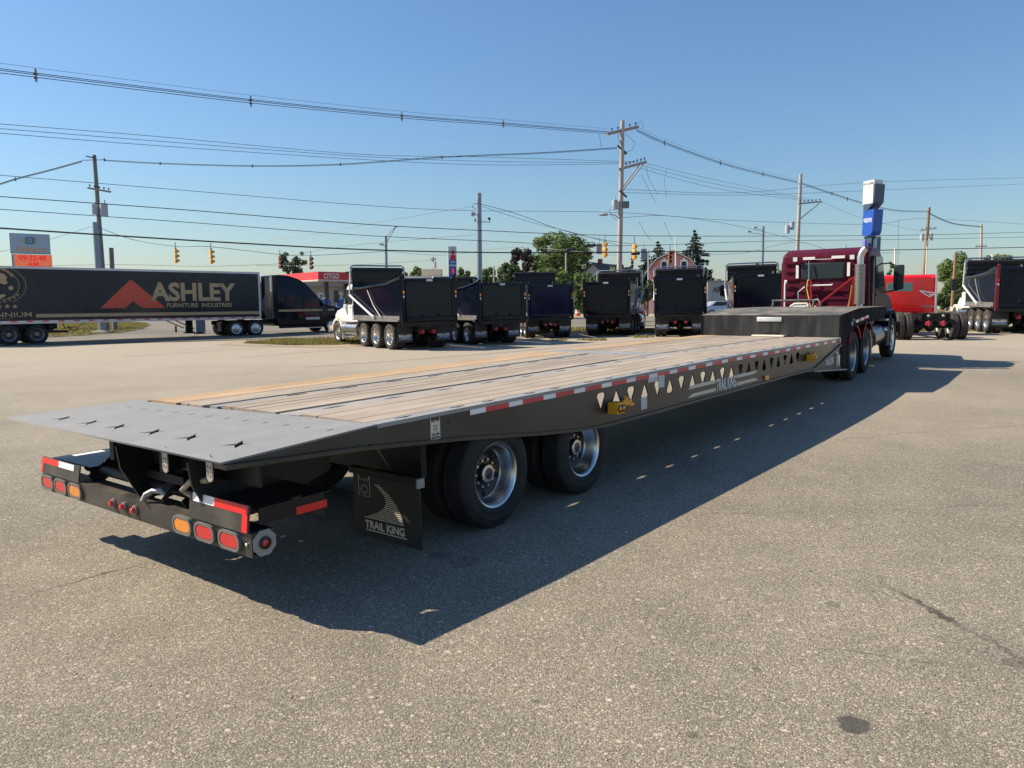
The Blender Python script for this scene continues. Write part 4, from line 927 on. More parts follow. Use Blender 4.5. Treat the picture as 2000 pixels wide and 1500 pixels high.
    if arms:
        for s in (-1, 1):
            b = B(); yy = s * (hw + .10); b.tube([(1.35, yy, zb + .16), (xf + .15, yy, zs - 1.05)], .048, 8); b.tube([(xf + .15, yy, zs - 1.05), (xf - .02, yy, zs + .02), (xf - .02, yy - s * .12, zs + .16)], .035, 8); b.box((1.35, s * (hw + .06), zb + .14), (.16, .12, .16), 0, .02); part('tarp_arm', r, b, pm('pale_arm_paint', (.62, .62, .62), .4))
            b = B(); b.tube([(.55, yy, zb + .15), (1.4, yy - s * .06, zb + .62), (2.0, yy - s * .06, zt - .2)], .022, 6); part('tarp_strap', r, b, steel_dull)
    if hoop:
        b = B(); b.tube([(xf - .02, hw + .09, zs - .5), (xf - .02, hw + .09, zs + .16), (xf - .02, hw - .05, zs + .24), (xf - .02, -hw + .05, zs + .24), (xf - .02, -hw - .09, zs + .16), (xf - .02, -hw - .09, zs - .5)], .035, 8); part('tarp_hoop', r, b, alu)
    # cab and hood
    cabp = [(4.2, 1.05), (5.95, 1.05), (5.95, 1.75), (5.55, 2.62), (5.3, 2.74), (4.3, 2.74), (4.2, 2.6)]
    cb = part('cab', r, shell(cabp, 1.0, .10, .06), cab)
    for s in (-1, 1):
        q = B(); q.prism([(4.85, 1.85), (5.75, 1.85), (5.45, 2.5), (4.85, 2.5)], 'Y', s * .935, s * .99 + s * .004); ob('window', q, glass, cb, None, 0)
        q = B(); q.prism([(4.75, 1.15), (5.82, 1.15), (5.82, 1.8), (4.75, 1.8)], 'Y', s * .98, s * 1.012); q.b2((4.85, s * 1.01, 1.68), (5.0, s * 1.03, 1.72), 1); ob('door', q, [cab, signal_black], cb, None, 20)
    q = B(); q.b2((4.185, -.5, 1.9), (4.2, .5, 2.4)); ob('rear_window', q, glass, cb, None, 0)
    hp = [(5.9, 1.0), (7.55, .85), (7.6, 1.35), (7.35, 1.55), (5.9, 1.85)]
    part('hood', r, shell(hp, .82, .16, .10), cab)
    for s in (-1, 1):
        b = B(); pts = [(6.25 + .72 * math.cos(R(a)), .50 + .72 * math.sin(R(a))) for a in range(8, 181, 14)]; pin = [(6.25 + .60 * math.cos(R(a)), .50 + .60 * math.sin(R(a))) for a in range(180, 7, -14)]
        b.prism(pts + pin, 'Y', s * .72, s * 1.20); part('fender', r, b, cab if cab is not white_paint else cream_paint)
        b = B(); b.b2((5.52, s * .92, .25), (5.62, s * 1.2, 1.0)); part('fender_flap', r, b, equip_grey)
        mirror(r, 5.75, s * 1.38, 2.2, s, .58, .24, white=None)
        
    b = B(); b.cyl((3.75, 1.0, .72), (5.45, 1.0, .72), .30, 20); tk = part('fuel_tank', r, b, chrome)
    q = B()
    for xx in (4.05, 5.15): q.lathe([(.312, -.03), (.318, -.03), (.318, .03), (.312, .03)], (xx, 1.0, .72), 'X', 24)
    q.b2((4.0, 1.22, .36), (5.4, 1.34, .40)); q.b2((4.0, 1.0, 1.03), (5.4, 1.26, 1.06)); ob('tank_step', q, alu, tk)
    b = B(); b.cyl((3.9, -1.0, .72), (5.2, -1.0, .72), .30, 20); part('fuel_tank', r, b, chrome)
    b = B(); b.tube([(3.98, -.98, .9), (3.98, -.98, 2.9), (3.90, -.98, 3.1)], .075, 12); part('exhaust_stack', r, b, chrome)
    b = B(); b.b2((7.55, -1.12, .5), (7.68, 1.12, .85), 0, .03); part('bumper', r, b, chrome)
    for ch in r.children:
        if ch.name.split('.')[0] in ('cab', 'hood', 'fender', 'fender_flap', 'mirror', 'fuel_tank', 'exhaust_stack', 'bumper'): ch.location.x -= .35
    # tail: flaps, brake chambers, lamps
    for s in (-1, 1): dealer_flap(r, -.78, s * .86, .66, .30, 1.02)
    for s in (-1, 1):
        b = B(); b.cyl((-1.14, s * .25, .72), (-.9, s * .25, .72), .085, 14); b.box((-1.14, s * .25, .72), (.05, .05, .17), 0, .01); part('brake_chamber', r, b, pm('faded_red', (.40, .03, .05), .5))
    b = B(); b.b2((-1.12, -.44, .84), (-1.06, .44, 1.04)); b.b2((-1.13, -.09, .86), (-1.121, .09, .96), 1); part('rear_crossmember', r, b, [black_chassis, signal_black])
    return r
def at_px(px, py, Y): p = W(px, py, Y); return p.x, p.y
# place each truck by its rearmost axle
def truck_at(px, Y, az, **k):
    p = W(px, 640, Y); return dump_truck(x=p.x, y=p.y, az=az, **k)
truck_at(813, 32.6, -33, scale=1.03, label='white cab dump truck with black body, leftmost of the dump trucks', body=black_gloss)
truck_at(957, 35.2, -29, scale=.97, label='black dump truck beside the white cab one, its chrome wheels showing', cab=black_gloss, body=black_gloss, hoop=False, tall=.35)
truck_at(1068, 40.0, -7.5, scale=.96, label='navy blue dump truck with lower tailgate in front of green trees', cab=navy_gloss, body=navy_gloss, arms=False, hoop=False, tall=.75, n_ax=2)
truck_at(1193, 41.0, 15.5, label='black dump truck with red cab fender beside the orange barrel', cab=red_paint, body=black_gloss)
truck_at(1329, 37.8, 11.5, label='black dump truck below the pink gambrel house', cab=black_gloss, body=black_gloss, n_ax=3)
truck_at(1482, 36.0, 12.5, label='black dump truck half hidden by the maroon truck and trailer gooseneck', cab=black_gloss, body=black_gloss)
truck_at(1986, 33.5, 18, label='white cab dump truck with dark red posts, rightmost of the dump trucks', body=black_gloss, red_posts=True, tall=.45)

# ------------------------------------------------------------------ bright red cab and chassis without a body
def red_chassis_truck():
    p = W(1815, 650, 29.5)
    r = thing('cab_chassis_truck', 'bright red day cab truck with bare chassis and dual rear wheels', 'truck', frame(p.x, p.y, 13))
    axle_set(r, [0, 1.35], 5.9, T_RD); chassis(r, -.75, 6.5)
    cp = [(3.1, .95), (5.2, .95), (5.3, 1.45), (4.85, 2.40), (4.4, 2.56), (3.3, 2.56), (3.1, 2.46)]
    cb = part('cab', r, shell(cp, 1.14, .06, .08), red_paint)
    q = B(); q.b2((3.078, -.15, 1.87), (3.10, .85, 2.22), 0, .01); ob('rear_window', q, glass_teal, cb)
    for k in range(7): 
        q = B(); q.b2((3.083, -1.0, 1.06 + k * .105), (3.10, 1.0, 1.08 + k * .105), 0, .004); ob('pressed_rib', q, red_paint, cb)
    q = B(); 
    for pts in (((-.42, 1.88), (-.95, 1.78), (-1.05, 1.74), (-.95, 1.70), (-.78, 1.72)), ((-.42, 1.88), (-.80, 1.62), (-.95, 1.70))):
        for a, c in zip(pts, pts[1:]): q.bar((3.07, a[0], a[1]), (3.07, c[0], c[1]), .01, .045)
    ob('emblem', q, white_print, cb)
    q = B(); q.b2((3.072, -1.0, 1.20), (3.082, -.5, 1.25)); ob('name_plate', q, steel_dull, cb, None, 0)
    hp = [(5.1, .8), (6.9, .7), (6.95, 1.5), (6.6, 1.75), (5.1, 2.0)]; part('hood', r, shell(hp, .95, .15, .12), red_paint)
    for s in (-1, 1):
        q = B(); q.prism([(3.75, 1.6), (4.95, 1.6), (4.6, 2.28), (3.75, 2.28)], 'Y', s * 1.10, s * 1.14); ob('window', q, glass, cb, None, 0)
        mirror(r, 5.0, s * 1.4, 1.95, s, .5, .22)
        b = B(); b.b2((2.98, s * .98, 1.0), (3.06, s * 1.1, 1.05)); part('step', r, b, alu)
        b = B(); b.cyl((-.84, s * .25, .64), (-.6, s * .25, .64), .09, 14); b.box((-.84, s * .25, .64), (.05, .06, .2), 0, .01); part('brake_chamber', r, b, pm('faded_red', (.40, .03, .05), .5))
        b = B(); b.ball((-.78, s * .25, .92), .06); part('tail_light', r, b, steel_dull)
    b = B(); b.tube([(2.98, -1.02, .9), (2.98, -1.02, 2.68)], .045, 10); part('exhaust_stack', r, b, alu)
    b = B(); b.b2((-.75, -.5, .72), (-.68, .5, 1.02)); part('rear_crossmember', r, b, black_chassis)
    return r
red_chassis_truck()

# ------------------------------------------------------------------ the maroon tractor coupled to the trailer
def tractor():
    c = TW(17.75, 5.47, 0); p = Vector(c)
    m = frame(p.x, p.y, 37.9 - 2.5)
    r = thing('semi_tractor', 'maroon day cab truck coupled to the flatbed trailer, chrome exhaust stack behind', 'truck', m)
    axle_set(r, [-.66, .66], 4.1, T_RD_B, yo=1.09, rim=RIM_T); chassis(r, -1.2, 4.6)
    xb, z0, zt = 1.75, 1.02, 2.80
    cp = [(xb, z0), (3.95, z0), (4.0, 1.7), (3.55, 2.55), (3.15, 2.82), (2.2, 2.84), (xb + .04, 2.72)]
    cb = part('cab', r, shell(cp, 1.04, .05, .10), maroon)
    # pressed ribs, window, reflective patches on the back of the cab
    for s, ys in ((1, (.62, .92)), (-1, (-.92, -.66))):
        for k in range(7):
            q = B(); z = 1.28 + k * .2; q.b2((xb - .012, min(ys), z), (xb + .02, max(ys), z + .055), 0, .008); ob('pressed_rib', q, maroon, cb)
    for k in range(4):
        q = B(); z = 1.22 + k * .19; q.b2((xb - .012, -.60, z), (xb + .02, .58, z + .06), 0, .008); ob('pressed_rib', q, maroon, cb)
    q = B(); q.b2((xb - .010, -.48, 2.10), (xb + .02, .52, 2.50), 0, .008, 2); wf = ob('rear_window', q, [signal_black], cb)
    q = B(); q.b2((xb - .016, -.45, 2.13), (xb - .0105, .27, 2.47), 0, .002); ob('window_pane', q, glass, cb); q = B(); q.b2((xb - .016, .29, 2.13), (xb - .0105, .49, 2.47), 0, .002); ob('window_pane', q, glass, cb)
    for y0, y1, za, zb_ in ((.20, .48, 2.58, 2.645), (-.48, -.18, 2.585, 2.65), (.58, .645, 2.14, 2.46), (-.60, -.535, 2.16, 2.48)):
        q = B(); q.b2((xb - .016, y0, za), (xb + .004, y1, zb_)); ob('reflective_patch', q, pm('pale_reflective', (.78, .76, .70), .4), cb, None, 0)
    q = B(); q.b2((xb - .013, -.2, 2.575), (xb + .004, .2, 2.588)); ob('reflective_patch', q, MATS['pale_reflective'], cb, None, 0)
    for y in (.64, -.66):
        q = B(); q.box((xb - .06, y, 2.60), (.09, .12, .12), 0, .02); q.box((xb - .108, y, 2.60), (.008, .10, .10), 1); q.cyl((xb, y, 2.55), (xb - .05, y, 2.56), .015, 8); part('work_lamp', r, q, [signal_black, lens_clear])
    for s in (-1, 1):
        q = B(); q.prism([(2.45, 1.85), (3.7, 1.85), (3.3, 2.6), (2.45, 2.6)], 'Y', s * .96, s * 1.035); ob('window', q, glass, cb, None, 0)
        q = B(); q.prism([(2.35, 1.1), (3.8, 1.1), (3.8, 1.8), (2.35, 1.8)], 'Y', s * 1.02, s * 1.05); q.b2((2.45, s * 1.05, 1.66), (2.62, s * 1.075, 1.71), 1); ob('door', q, [maroon, signal_black], cb, None, 20)
        q = B(); q.prism([(1.95, 1.0), (2.0, 2.5), (2.12, 2.62), (2.18, 2.5), (2.2, 1.0)], 'Y', s * 1.0, s * 1.065); ob('side_fairing', q, signal_black if s < 0 else maroon, cb, None, 20)
        mirror(r, 3.75, s * 1.34, 2.08, s, .62, .24)
    hp = [(3.9, .85), (5.6, .75), (5.7, 1.3), (5.4, 1.62), (3.9, 1.9)]; part('hood', r, shell(hp, .95, .14, .12), maroon)
    q = B(); q.b2((5.6, -1.12, .40), (5.75, 1.12, .85), 0, .05); part('bumper', r, q, maroon)
    for s in (-1, 1):
        b = B(); pts = [(4.1 + .74 * math.cos(R(a)), .52 + .74 * math.sin(R(a))) for a in range(0, 181, 12)]; pin = [(4.1 + .64 * math.cos(R(a)), .52 + .64 * math.sin(R(a))) for a in range(180, -1, -12)]
        b.prism(pts + pin, 'Y', s * .75, s * 1.18); part('front_fender', r, b, black_gloss)
        for x in (-.66, .66):
            b = B(); pts = [(x + .64 * math.cos(R(a)), .52 + .64 * math.sin(R(a))) for a in range(28 if x < 0 else 20, 153, 8)]; pin = [(x + .615 * math.cos(R(a)), .52 + .615 * math.sin(R(a))) for a in range(152, 19 if x > 0 else 27, -8)]
            b.prism(pts + pin, 'Y', s * .80, s * 1.24); part('rear_fender', r, b, pm('fender_red', (.20, .008, .03), .3))
        b = B(); b.prism([(.95, .95), (1.2, .95), (1.22, .35), (1.10, .35)], 'Y', s * .80, s * 1.22); part('fender_skirt', r, b, MATS['fender_red'])
    # stack with perforated guard
    y = -.86; x = xb - .20
    q = B(); q.tube([(x, y, .95), (x, y, 2.46), (x, y, 2.58), (x + .0, y - .02, 2.66), (x + .01, y - .05, 2.73), (x + .03, y - .10, 2.78)], .075, 14); part('exhaust_stack', r, q, alu)
    q = B(); prof = []
    for k in range(30): z = 1.5 + k * .031; prof += [(.098, z), (.098, z + .008), (.115, z + .010), (.115, z + .026)]
    q.lathe(prof, (x, y, 0), 'Z', 20)
    part('exhaust_guard', r, q, pm('satin_guard', (.36, .34, .31), .42, .85, var=.15, scale=30))
    # red rack, rails, hoses, deck gear
    q = B(); q.bar((xb - .10, -.70, 1.25), (xb - .10, -.70, 2.14), .05, .035, up=(1, 0, 0)); q.bar((xb - .12, -.69, 2.12), (xb - .45, .22, 1.33), .05, .035); part('red_brace', r, q, red_rack)
    q = B(); q.tube([(xb - .14, -.60, 1.35), (xb - .12, -.64, 1.6), (xb - .12, -.68, 1.95)], .03, 8); part('orange_hose', r, q, orange_paint)
    q = B(); q.tube([(xb - .05, .36, 1.98), (xb - .09, .36, 1.96), (xb - .09, -.22, 1.96), (xb - .05, -.22, 1.98)], .018, 8); part('grab_rail', r, q, white_paint)
    q = B(); q.tube([(xb - .04, .88, 2.05), (xb - .1, .88, 2.0), (xb - .1, .88, 1.4)], .022, 8); q.box((xb - .09, .86, 2.07), (.05, .07, .07), 0, .01); part('grab_handle', r, q, white_paint)
    q = B(); q.bar((xb - .07, .33, 2.55), (xb - .12, .31, 2.08), .02, .03); part('hose_hanger', r, q, chrome)
    for k, cc in enumerate((lens_red, black_chassis, yellow_paint, black_chassis)):
        q = B(); yy = .26 + k * .035; q.tube([(xb - .10, yy, 2.1), (xb - .14, yy + .01 * k, 1.9), (xb - .16, yy - .03, 1.7), (xb - .3, yy - .06 * k, 1.45), (xb - .7, yy - .05 * k, 1.28)], .012, 6); part('air_line', r, q, cc)
    q = B(); q.tube([(xb - .08, .55, 1.55), (xb - .12, .55, 1.8), (xb - .10, .40, 1.93)], .022, 8); part('elbow_pipe', r, q, steel_dull)
    q = B()
    for yy in (.84, -.08): q.tube([(.55, yy + .04, 1.25), (.62, yy, 1.66)], .028, 8)
    q.tube([(.62, .88, 1.64), (.62, -.12, 1.64)], .026, 8); q.tube([(.62, -.08, 1.64), (.56, -.18, 1.66), (.52, -.24, 1.58), (.5, -.25, 1.25)], .026, 8); part('gantry_bar', r, q, pm('dark_grey_pipe', (.10, .10, .105), .5, .3))
    q = B(); q.tube([(.9, .55, 1.25), (.9, .52, 1.5), (.9, .44, 1.55), (.9, .16, 1.56), (.9, .12, 1.25)], .026, 8); part('loop_rail', r, q, cream_paint)
    q = B(); q.box((.95, .30, 1.38), (.3, .34, .26), 0, .03); q.ball((.9, -.02, 1.42), .08, 1); q.ball((.85, .46, 1.36), .07, 1); q.cyl((.8, .10, 1.3), (.8, .10, 1.56), .02, 8, 1); part('deck_gear', r, q, [equip_grey, cream_paint])
    q = B(); q.b2((.9, -1.0, 1.02), (1.7, .9, 1.06)); part('deck_plate', r, q, alu)
    q = B(); q.lathe([(.001, 0), (.46, 0), (.48, -.05), (.46, -.12)], (-.1, 0, 1.22), 'Z', 24); part('fifth_wheel', r, q, black_chassis)
    # tanks and battery box on the visible side
    for s in (-1, 1):
        q = B(); q.cyl((1.85, s * .92, .68), (3.1, s * .92, .68), .27, 20); part('fuel_tank', r, q, pm('brown_tinged_tank', (.30, .24, .19), .3, .8))
    q = B(); q.b2((1.42, -1.15, .45), (1.78, -.72, .95), 0, .03); q.b2((1.40, -1.1, .52), (1.42, -.78, .9), 1); part('battery_box', r, q, [black_chassis, pm('brown_step_box', (.18, .135, .10), .5)])
    q = B(); q.box((3.2, -1.12, .62), (.3, .22, .5), 0, .04); q.ball((3.04, -1.16, .8), .07, 1); part('step_box', r, q, [signal_black, chrome])
    q = B(); q.b2((3.05, -1.2, 1.02), (3.35, -1.0, 1.06)); part('step', r, q, alu)
    return r
tractor()

# ------------------------------------------------------------------ box trailer and black sleeper tractor on the road
P2 = Vector((-16.17, 49.0)); AXR = math.degrees(math.atan2(-16.17 + 24.9, 49.0 - 40.4))
FDIR = Vector((math.sin(R(AXR)), math.cos(R(AXR))))
FRONT = P2 + FDIR * .25
def s_px(px):
    k = (px - 1000) / FPX   # x/y slope of the sight line; walk back along the trailer side until it is met
    return (FRONT.x - k * FRONT.y) / (FDIR.x - k * FDIR.y) * -1
def box_trailer():
    c = FRONT - FDIR * 7; m = frame(FRONT.x - FDIR.x * 7, FRONT.y - FDIR.y * 7, AXR)
    r = thing('box_trailer', 'long black furniture box trailer with red mountain emblem and tan lettering', 'semi trailer', m)
    X = lambda px: 7 + s_px(px)          # local x of a photo column on the visible side (side face at y=0)
    W_ = 2.6; zb, zt = 1.22, 4.02; xe = 7.0; xs_ = 7 - 16.15
    paint = pm('black_panel_paint', (.008, .013, .024), .22, spec=.35, coat=.0, var=.15, scale=1, dirt=(.07, .08, .10, .25), dscale=.7)
    b = B(); b.b2((xs_, .02, zb), (xe - .1, W_, zt - .02)); part('trailer_box', r, b, paint, 0)
    pan = B(); pan.b2((-.602, 0, 0), (.602, .019, zt - zb - .24), 0, .006); pan = pan.mesh('side_panel', paint)
    n = 13; st = (xe - .12 - xs_) / n
    for k in range(n): ob('side_panel', pan, None, r, Matrix.Translation((xs_ + st * (k + .5), -.0, zb + .12)) @ Matrix.Diagonal((st / 1.222, 1, 1, 1)))
    riv = pm('panel_seam', (.03, .034, .04), .3, .4)
    for k in range(1, n):
        b = B(); b.b2((xs_ + st * k - .012, -.004, zb + .12), (xs_ + st * k + .012, .01, zt - .12)); part('panel_seam', r, b, riv, 0)
    b = B(); b.b2((xs_, -.012, zt - .12), (xe, W_ + .012, zt)); part('top_rail', r, b, pm('trailer_rail_alu', (.50, .50, .54), .35, .6), 0)
    b = B(); b.b2((xe - .12, -.012, zb), (xe, .25, zt - .12)); b.b2((xe - .1, .2, zb), (xe - .02, W_, zt - .12), 1); part('front_post', r, b, [MATS['trailer_rail_alu'], black_chassis], 0)
    b = B(); b.b2((xs_, -.015, zb - .16), (xe - .02, W_ + .015, zb + .0)); part('bottom_rail', r, b, MATS['trailer_rail_alu'], 0)
    rt = B(); rt.b2((-.15, -.019, zb - .07), (.15, -.0155, zb - .01)); rt = rt.mesh('reflective_tape', bright_red, 0)
    for k in range(22): ob('reflective_tape', rt, None, r, Matrix.Translation((xs_ + .4 + k * .73, 0, 0)))
    def word(s, px0, px1, z0, z1, mt, bold=0., sh=0.): 
        x0, x1 = X(px0), X(px1); return lettering(r, s, x1 - x0, z1 - z0, mt, XY(((x0 + x1) / 2, -.008, (z0 + z1) / 2), (1, 0, 0), (0, 0, 1)), bold=bold, shear=sh)
    word('ASHLEY', 299, 464, 2.20, 3.30, tan_print, .035)
    word('FURNITURE  INDUSTRIES', 330, 456, 1.84, 2.10, tan_print, .02)
    mt = [(200, 1.83), (262, 3.44), (327, 1.83), (282, 1.83), (264, 2.22), (248, 1.83)]
    pts = [(X(a), z) for a, z in mt]; o = ob('mountain_emblem', plate_mesh('mountain_emblem', pts, [], .004, sign_red_print), None, r, XY((0, -.006, 0), (1, 0, 0), (0, 0, 1)))
    q = B()
    for a, c in zip(pts, pts[1:] + pts[:1]): q.bar((a[0], -.010, a[1]), (c[0], -.010, c[1]), .006, .045, 0, up=(0, 1, 0))
    ob('emblem_outline', q, gold_line, o, Matrix.Identity(4) if False else XY((0, -.006, 0), (1, 0, 0), (0, 0, 1)).inverted(), 0)
    b = B(); b.b2((X(74), -.006, 1.38), (xe - .13, -.001, 1.56)); part('tan_stripe', r, b, tan_print, 0)
    # globe crest with wreath and the word beneath, cut by the picture edge
    cx, cz = X(-4), 3.05
    q = B(); ring = [(cx + 1.12 * math.cos(a), -.006, cz + .80 * math.sin(a)) for a in np.linspace(-1.2, math.pi + 1.2, 50)]; q.tube(ring, .014, 4)
    for k in range(34):
        a = -1.0 + (math.pi + 2.0) * k / 33
        for sgn in (-.10, .10):
            ex, ez = cx + (1.42 + sgn * .8) * math.cos(a + .03), cz + (1.02 + sgn * .8) * math.sin(a + .03)
            if abs(a - math.pi / 2) > .55: q.bar((cx + 1.42 * math.cos(a), -.006, cz + 1.02 * math.sin(a)), (ex, -.006, ez), .005, .055, 0, up=(0, 1, 0))
    q.tube([(cx + 1.42 * math.cos(a), -.006, cz + 1.02 * math.sin(a)) for a in np.linspace(-1.0, .95, 24)], .012, 4); q.tube([(cx + 1.42 * math.cos(a), -.006, cz + 1.02 * math.sin(a)) for a in np.linspace(math.pi - .95, math.pi + 1.0, 24)], .012, 4)
    land = [[(-.9, .25), (-.7, .5), (-.3, .62), (.1, .66), (.45, .58), (.62, .40), (.55, .28), (.62, .10), (.48, .02), (.30, .10), (.15, -.02), (.05, -.30), (-.05, -.40), (-.15, -.15), (-.35, .0), (-.6, .05)],
            [(.62, -.10), (.78, -.02), (.86, -.14), (.78, -.26), (.66, -.24)], [(-.7, -.58), (.1, -.52), (.42, -.46), (.5, -.52), (.3, -.68), (-.4, -.72)]]
    for L_ in land: q.prism([(cx + a, cz + c) for a, c in L_], 'Y', -.009, -.003)
    part('globe_crest', r, q, tan_print, 0)
    for k, ch in enumerate('CONQUERS THE'):
        pass
    for txt, a0, a1, rx, rz, flip in (('SECOND COMMAND', 2.5, .55, .96, .88, 1), ('WORLD CLASS', -2.6, -.62, 1.18, .80, -1)):
        for k, ch in enumerate(txt):
            if ch == ' ': continue
            a = a0 + (a1 - a0) * k / (len(txt) - 1); x_, z_ = cx + rx * 1.04 * math.cos(a), cz + rz * 1.04 * math.sin(a)
            if x_ < X(2) - .1: continue
            t_ = a - math.pi / 2 if flip > 0 else a + math.pi / 2
            lettering(r, ch, .13, .16, tan_print, XY((x_, -.008, z_), (math.cos(t_), 0, math.sin(t_)), (-math.sin(t_), 0, math.cos(t_))), bold=.02)
    for px in (-24, -10, 4, 19.5, 34.5):
        q = B(); sx = X(px); q.prism([(sx + (.13 if k % 2 == 0 else .052) * math.sin(math.pi * k / 5), 1.96 + (.13 if k % 2 == 0 else .052) * math.cos(math.pi * k / 5)) for k in range(10)], 'Y', -.007, -.002); part('print_star', r, q, tan_print, 0)
    word('MILLENNIUM', -62, 66, 1.42, 1.66, tan_print, .005)
    word('www.ashleyfurniture.com', -60, 28, 1.30, 1.37, tan_print)
    # running gear
    for x in (X(75) , X(20)):
        for s, y in ((-1, .16), (1, W_ - .16)):
            wheel(r, x, y, .50, s, T_RD_B, RIM_S); wheel(r, x, y + .30 * -s, .50, s, T_RD_B, RIM_S)
        q = B(); q.cyl((x, .3, .5), (x, W_ - .3, .5), .07, 10); part('axle', r, q, black_chassis)
    q = B(); q.b2((X(10), .6, .75), (X(120), .75, 1.06)); q.b2((X(10), 1.85, .75), (X(120), 2.0, 1.06)); q.b2((X(98), .2, .55), (X(138), .9, .66)); q.b2((X(100), .3, .68), (X(110), .8, 1.0)); part('bogie_frame', r, q, black_chassis)
    q = B(); q.tube([(X(128), .3, 1.05), (X(132), .3, .78), (X(150), .3, .84), (X(158), .3, .80), (X(152), .3, .62), (X(142), .3, .68), (X(138), .3, .95)], .025, 6); q.tube([(X(158), .3, .84), (X(172), .3, 1.05)], .02, 6); part('air_hose', r, q, cable_black)
    for y in (.45, 2.05):
        q = B(); q.b2((X(392), y, .30), (X(405), y + .14, 1.06)); q.b2((X(388), y - .06, .22), (X(408), y + .2, .30)); q.bar((X(352), y + .07, 1.05), (X(388), y + .07, .55), .08, .05); q.cyl((X(372), y + .07, .30), (X(372), y + .07, .7), .06, 8); part('landing_leg', r, q, black_chassis)
    q = B(); q.b2((X(386), .1, .35), (X(404), .14, 1.05)); part('landing_shield', r, q, pm('blue_grey_plate', (.14, .17, .21), .5))
    # hidden far side needs no print
    return r
box_trailer()
RIM_G = rim_front('rim', .325, .21, [alu, steel_dull, dark_hole])
def sleeper_tractor():
    o = FRONT + FDIR * 0; m = frame(o.x, o.y, AXR)
    r = thing('sleeper_tractor', 'black sleeper cab semi tractor pulling the furniture box trailer', 'truck', m)
    k = lambda px: s_px(px)
    tx = [k(465), k(503)]; yc = 1.3
    for x in tx:
        for s in (-1, 1):
            wheel(r, x, yc + s * 1.08, .50, s, T_RD_B, RIM_G); wheel(r, x, yc + s * .78, .50, s, T_RD_B, RIM_S)
        q = B(); q.cyl((x, .4, .5), (x, 2.2, .5), .08, 10); part('axle', r, q, black_chassis)
    for s in (-1, 1): wheel(r, 5.2, yc + s * 1.04, .50, s, T_RD_B, RIM_F)
    q = B(); q.b2((tx[0] - .9, yc - .42, .72), (6.4, yc - .34, .98)); q.b2((tx[0] - .9, yc + .34, .72), (6.4, yc + .42, .98)); part('chassis', r, q, black_chassis)
    prof = [(1.25, .55), (5.0, .55), (5.0, 1.6), (4.55, 2.15), (4.0, 2.75), (3.45, 3.3), (2.9, 3.62), (2.2, 3.82), (1.55, 3.88), (1.25, 3.85)]
    b = shell(prof, 1.15, .10, .10); b.bm.transform(Matrix.Translation((0, yc, 0))); cab = part('cab', r, b, black_gloss)
    b = shell([(4.6, .6), (4.6, 1.95), (5.6, 1.78), (6.6, 1.45), (6.75, .9), (6.7, .4), (5.9, .4), (5.8, .75), (5.5, 1.02), (5.1, 1.02), (4.75, .6)], 1.05, .1, .06); b.bm.transform(Matrix.Translation((0, yc, 0))); part('hood', r, b, black_gloss)
    y0 = yc - 1.15
    q = B(); q.b2((1.0, y0 + .03, 1.0), (1.24, y0 + .06, 3.85)); q.b2((1.0, y0 + 2.2, 1.0), (1.24, y0 + 2.24, 3.85)); part('side_extender', r, q, black_gloss, 0)
    q = B(); q.b2((.92, y0 + .1, 2.8), (1.02, y0 + .3, 3.75)); part('grey_fairing', r, q, MATS['trailer_rail_alu'], 0)
    q = B(); q.b2((1.3, y0 - .006, 1.48), (4.5, y0 + .004, 1.62)); q.b2((4.5, y0 + .09, 1.48), (5.5, y0 + .12, 1.62)); part('tan_stripe', r, q, tan_print, 0)
    q = B(); q.b2((3.2, y0 + .0, 1.78), (4.3, y0 + .022, 2.35)); part('side_window', r, q, glass, 0)
    q = B(); q.b2((1.9, y0 + .005, 1.8), (2.5, y0 + .035, 2.5)); part('side_window', r, q, glass, 0)
    q = B(); q.b2((3.05, y0 - .008, .70), (3.08, y0, 2.4)); q.b2((4.35, y0 - .008, .70), (4.38, y0, 2.1)); part('door_seam', r, q, black_chassis, 0)
    q = B(); q.prism([(3.5, 1.52), (3.65, 1.66), (3.8, 1.52), (3.72, 1.52), (3.65, 1.58), (3.58, 1.52)], 'Y', y0 - .010, y0 - .006); part('door_emblem', r, q, sign_red_print, 0)
    q = B(); q.b2((3.25, y0 - .02, .92), (4.3, y0 - .002, 1.08), 0, .004); part('chrome_panel', r, q, pm('pale_step_panel', (.35, .42, .48), .3, .5), 0)
    q = B(); q.b2((1.3, y0 - .03, .40), (4.6, y0 + .05, .56)); q.b2((3.2, y0 - .06, .36), (4.35, y0 - .03, .40), 1); part('side_skirt', r, q, [black_gloss, alu], 0)
    q = B(); 
    for i in range(5): q.tube([(.95, y0 + .5 + .12 * i, 2.6), (.55, y0 + .4 + .16 * i, 1.9), (.85, y0 + .45 + .1 * i, 1.25), (1.1, y0 + .5 + .1 * i, 1.15)], .02, 6)
    q.cyl((1.08, y0 + .35, 1.1), (1.08, y0 + .35, 2.8), .06, 8); part('air_line', r, q, steel_dull)
    q = B(); q.b2((tx[0] - .95, y0 + .1, .35), (tx[0] - .93, y0 + .6, .9)); part('mud_flap', r, q, pm('grey_flap', (.12, .125, .13), .5), 0)
    q = B(); q.b2((tx[0] - .86, y0 + .15, .80), (tx[0] - .83, y0 + .55, .92)); part('tail_lamp', r, q, lens_red, 0)
    q = B(); q.box((4.7, y0 - .22, 2.1), (.14, .22, .55), 0, .03); q.tube([(4.6, y0 + .1, 2.3), (4.7, y0 - .2, 2.3)], .03, 6); part('mirror', r, q, signal_black)
sleeper_tractor()

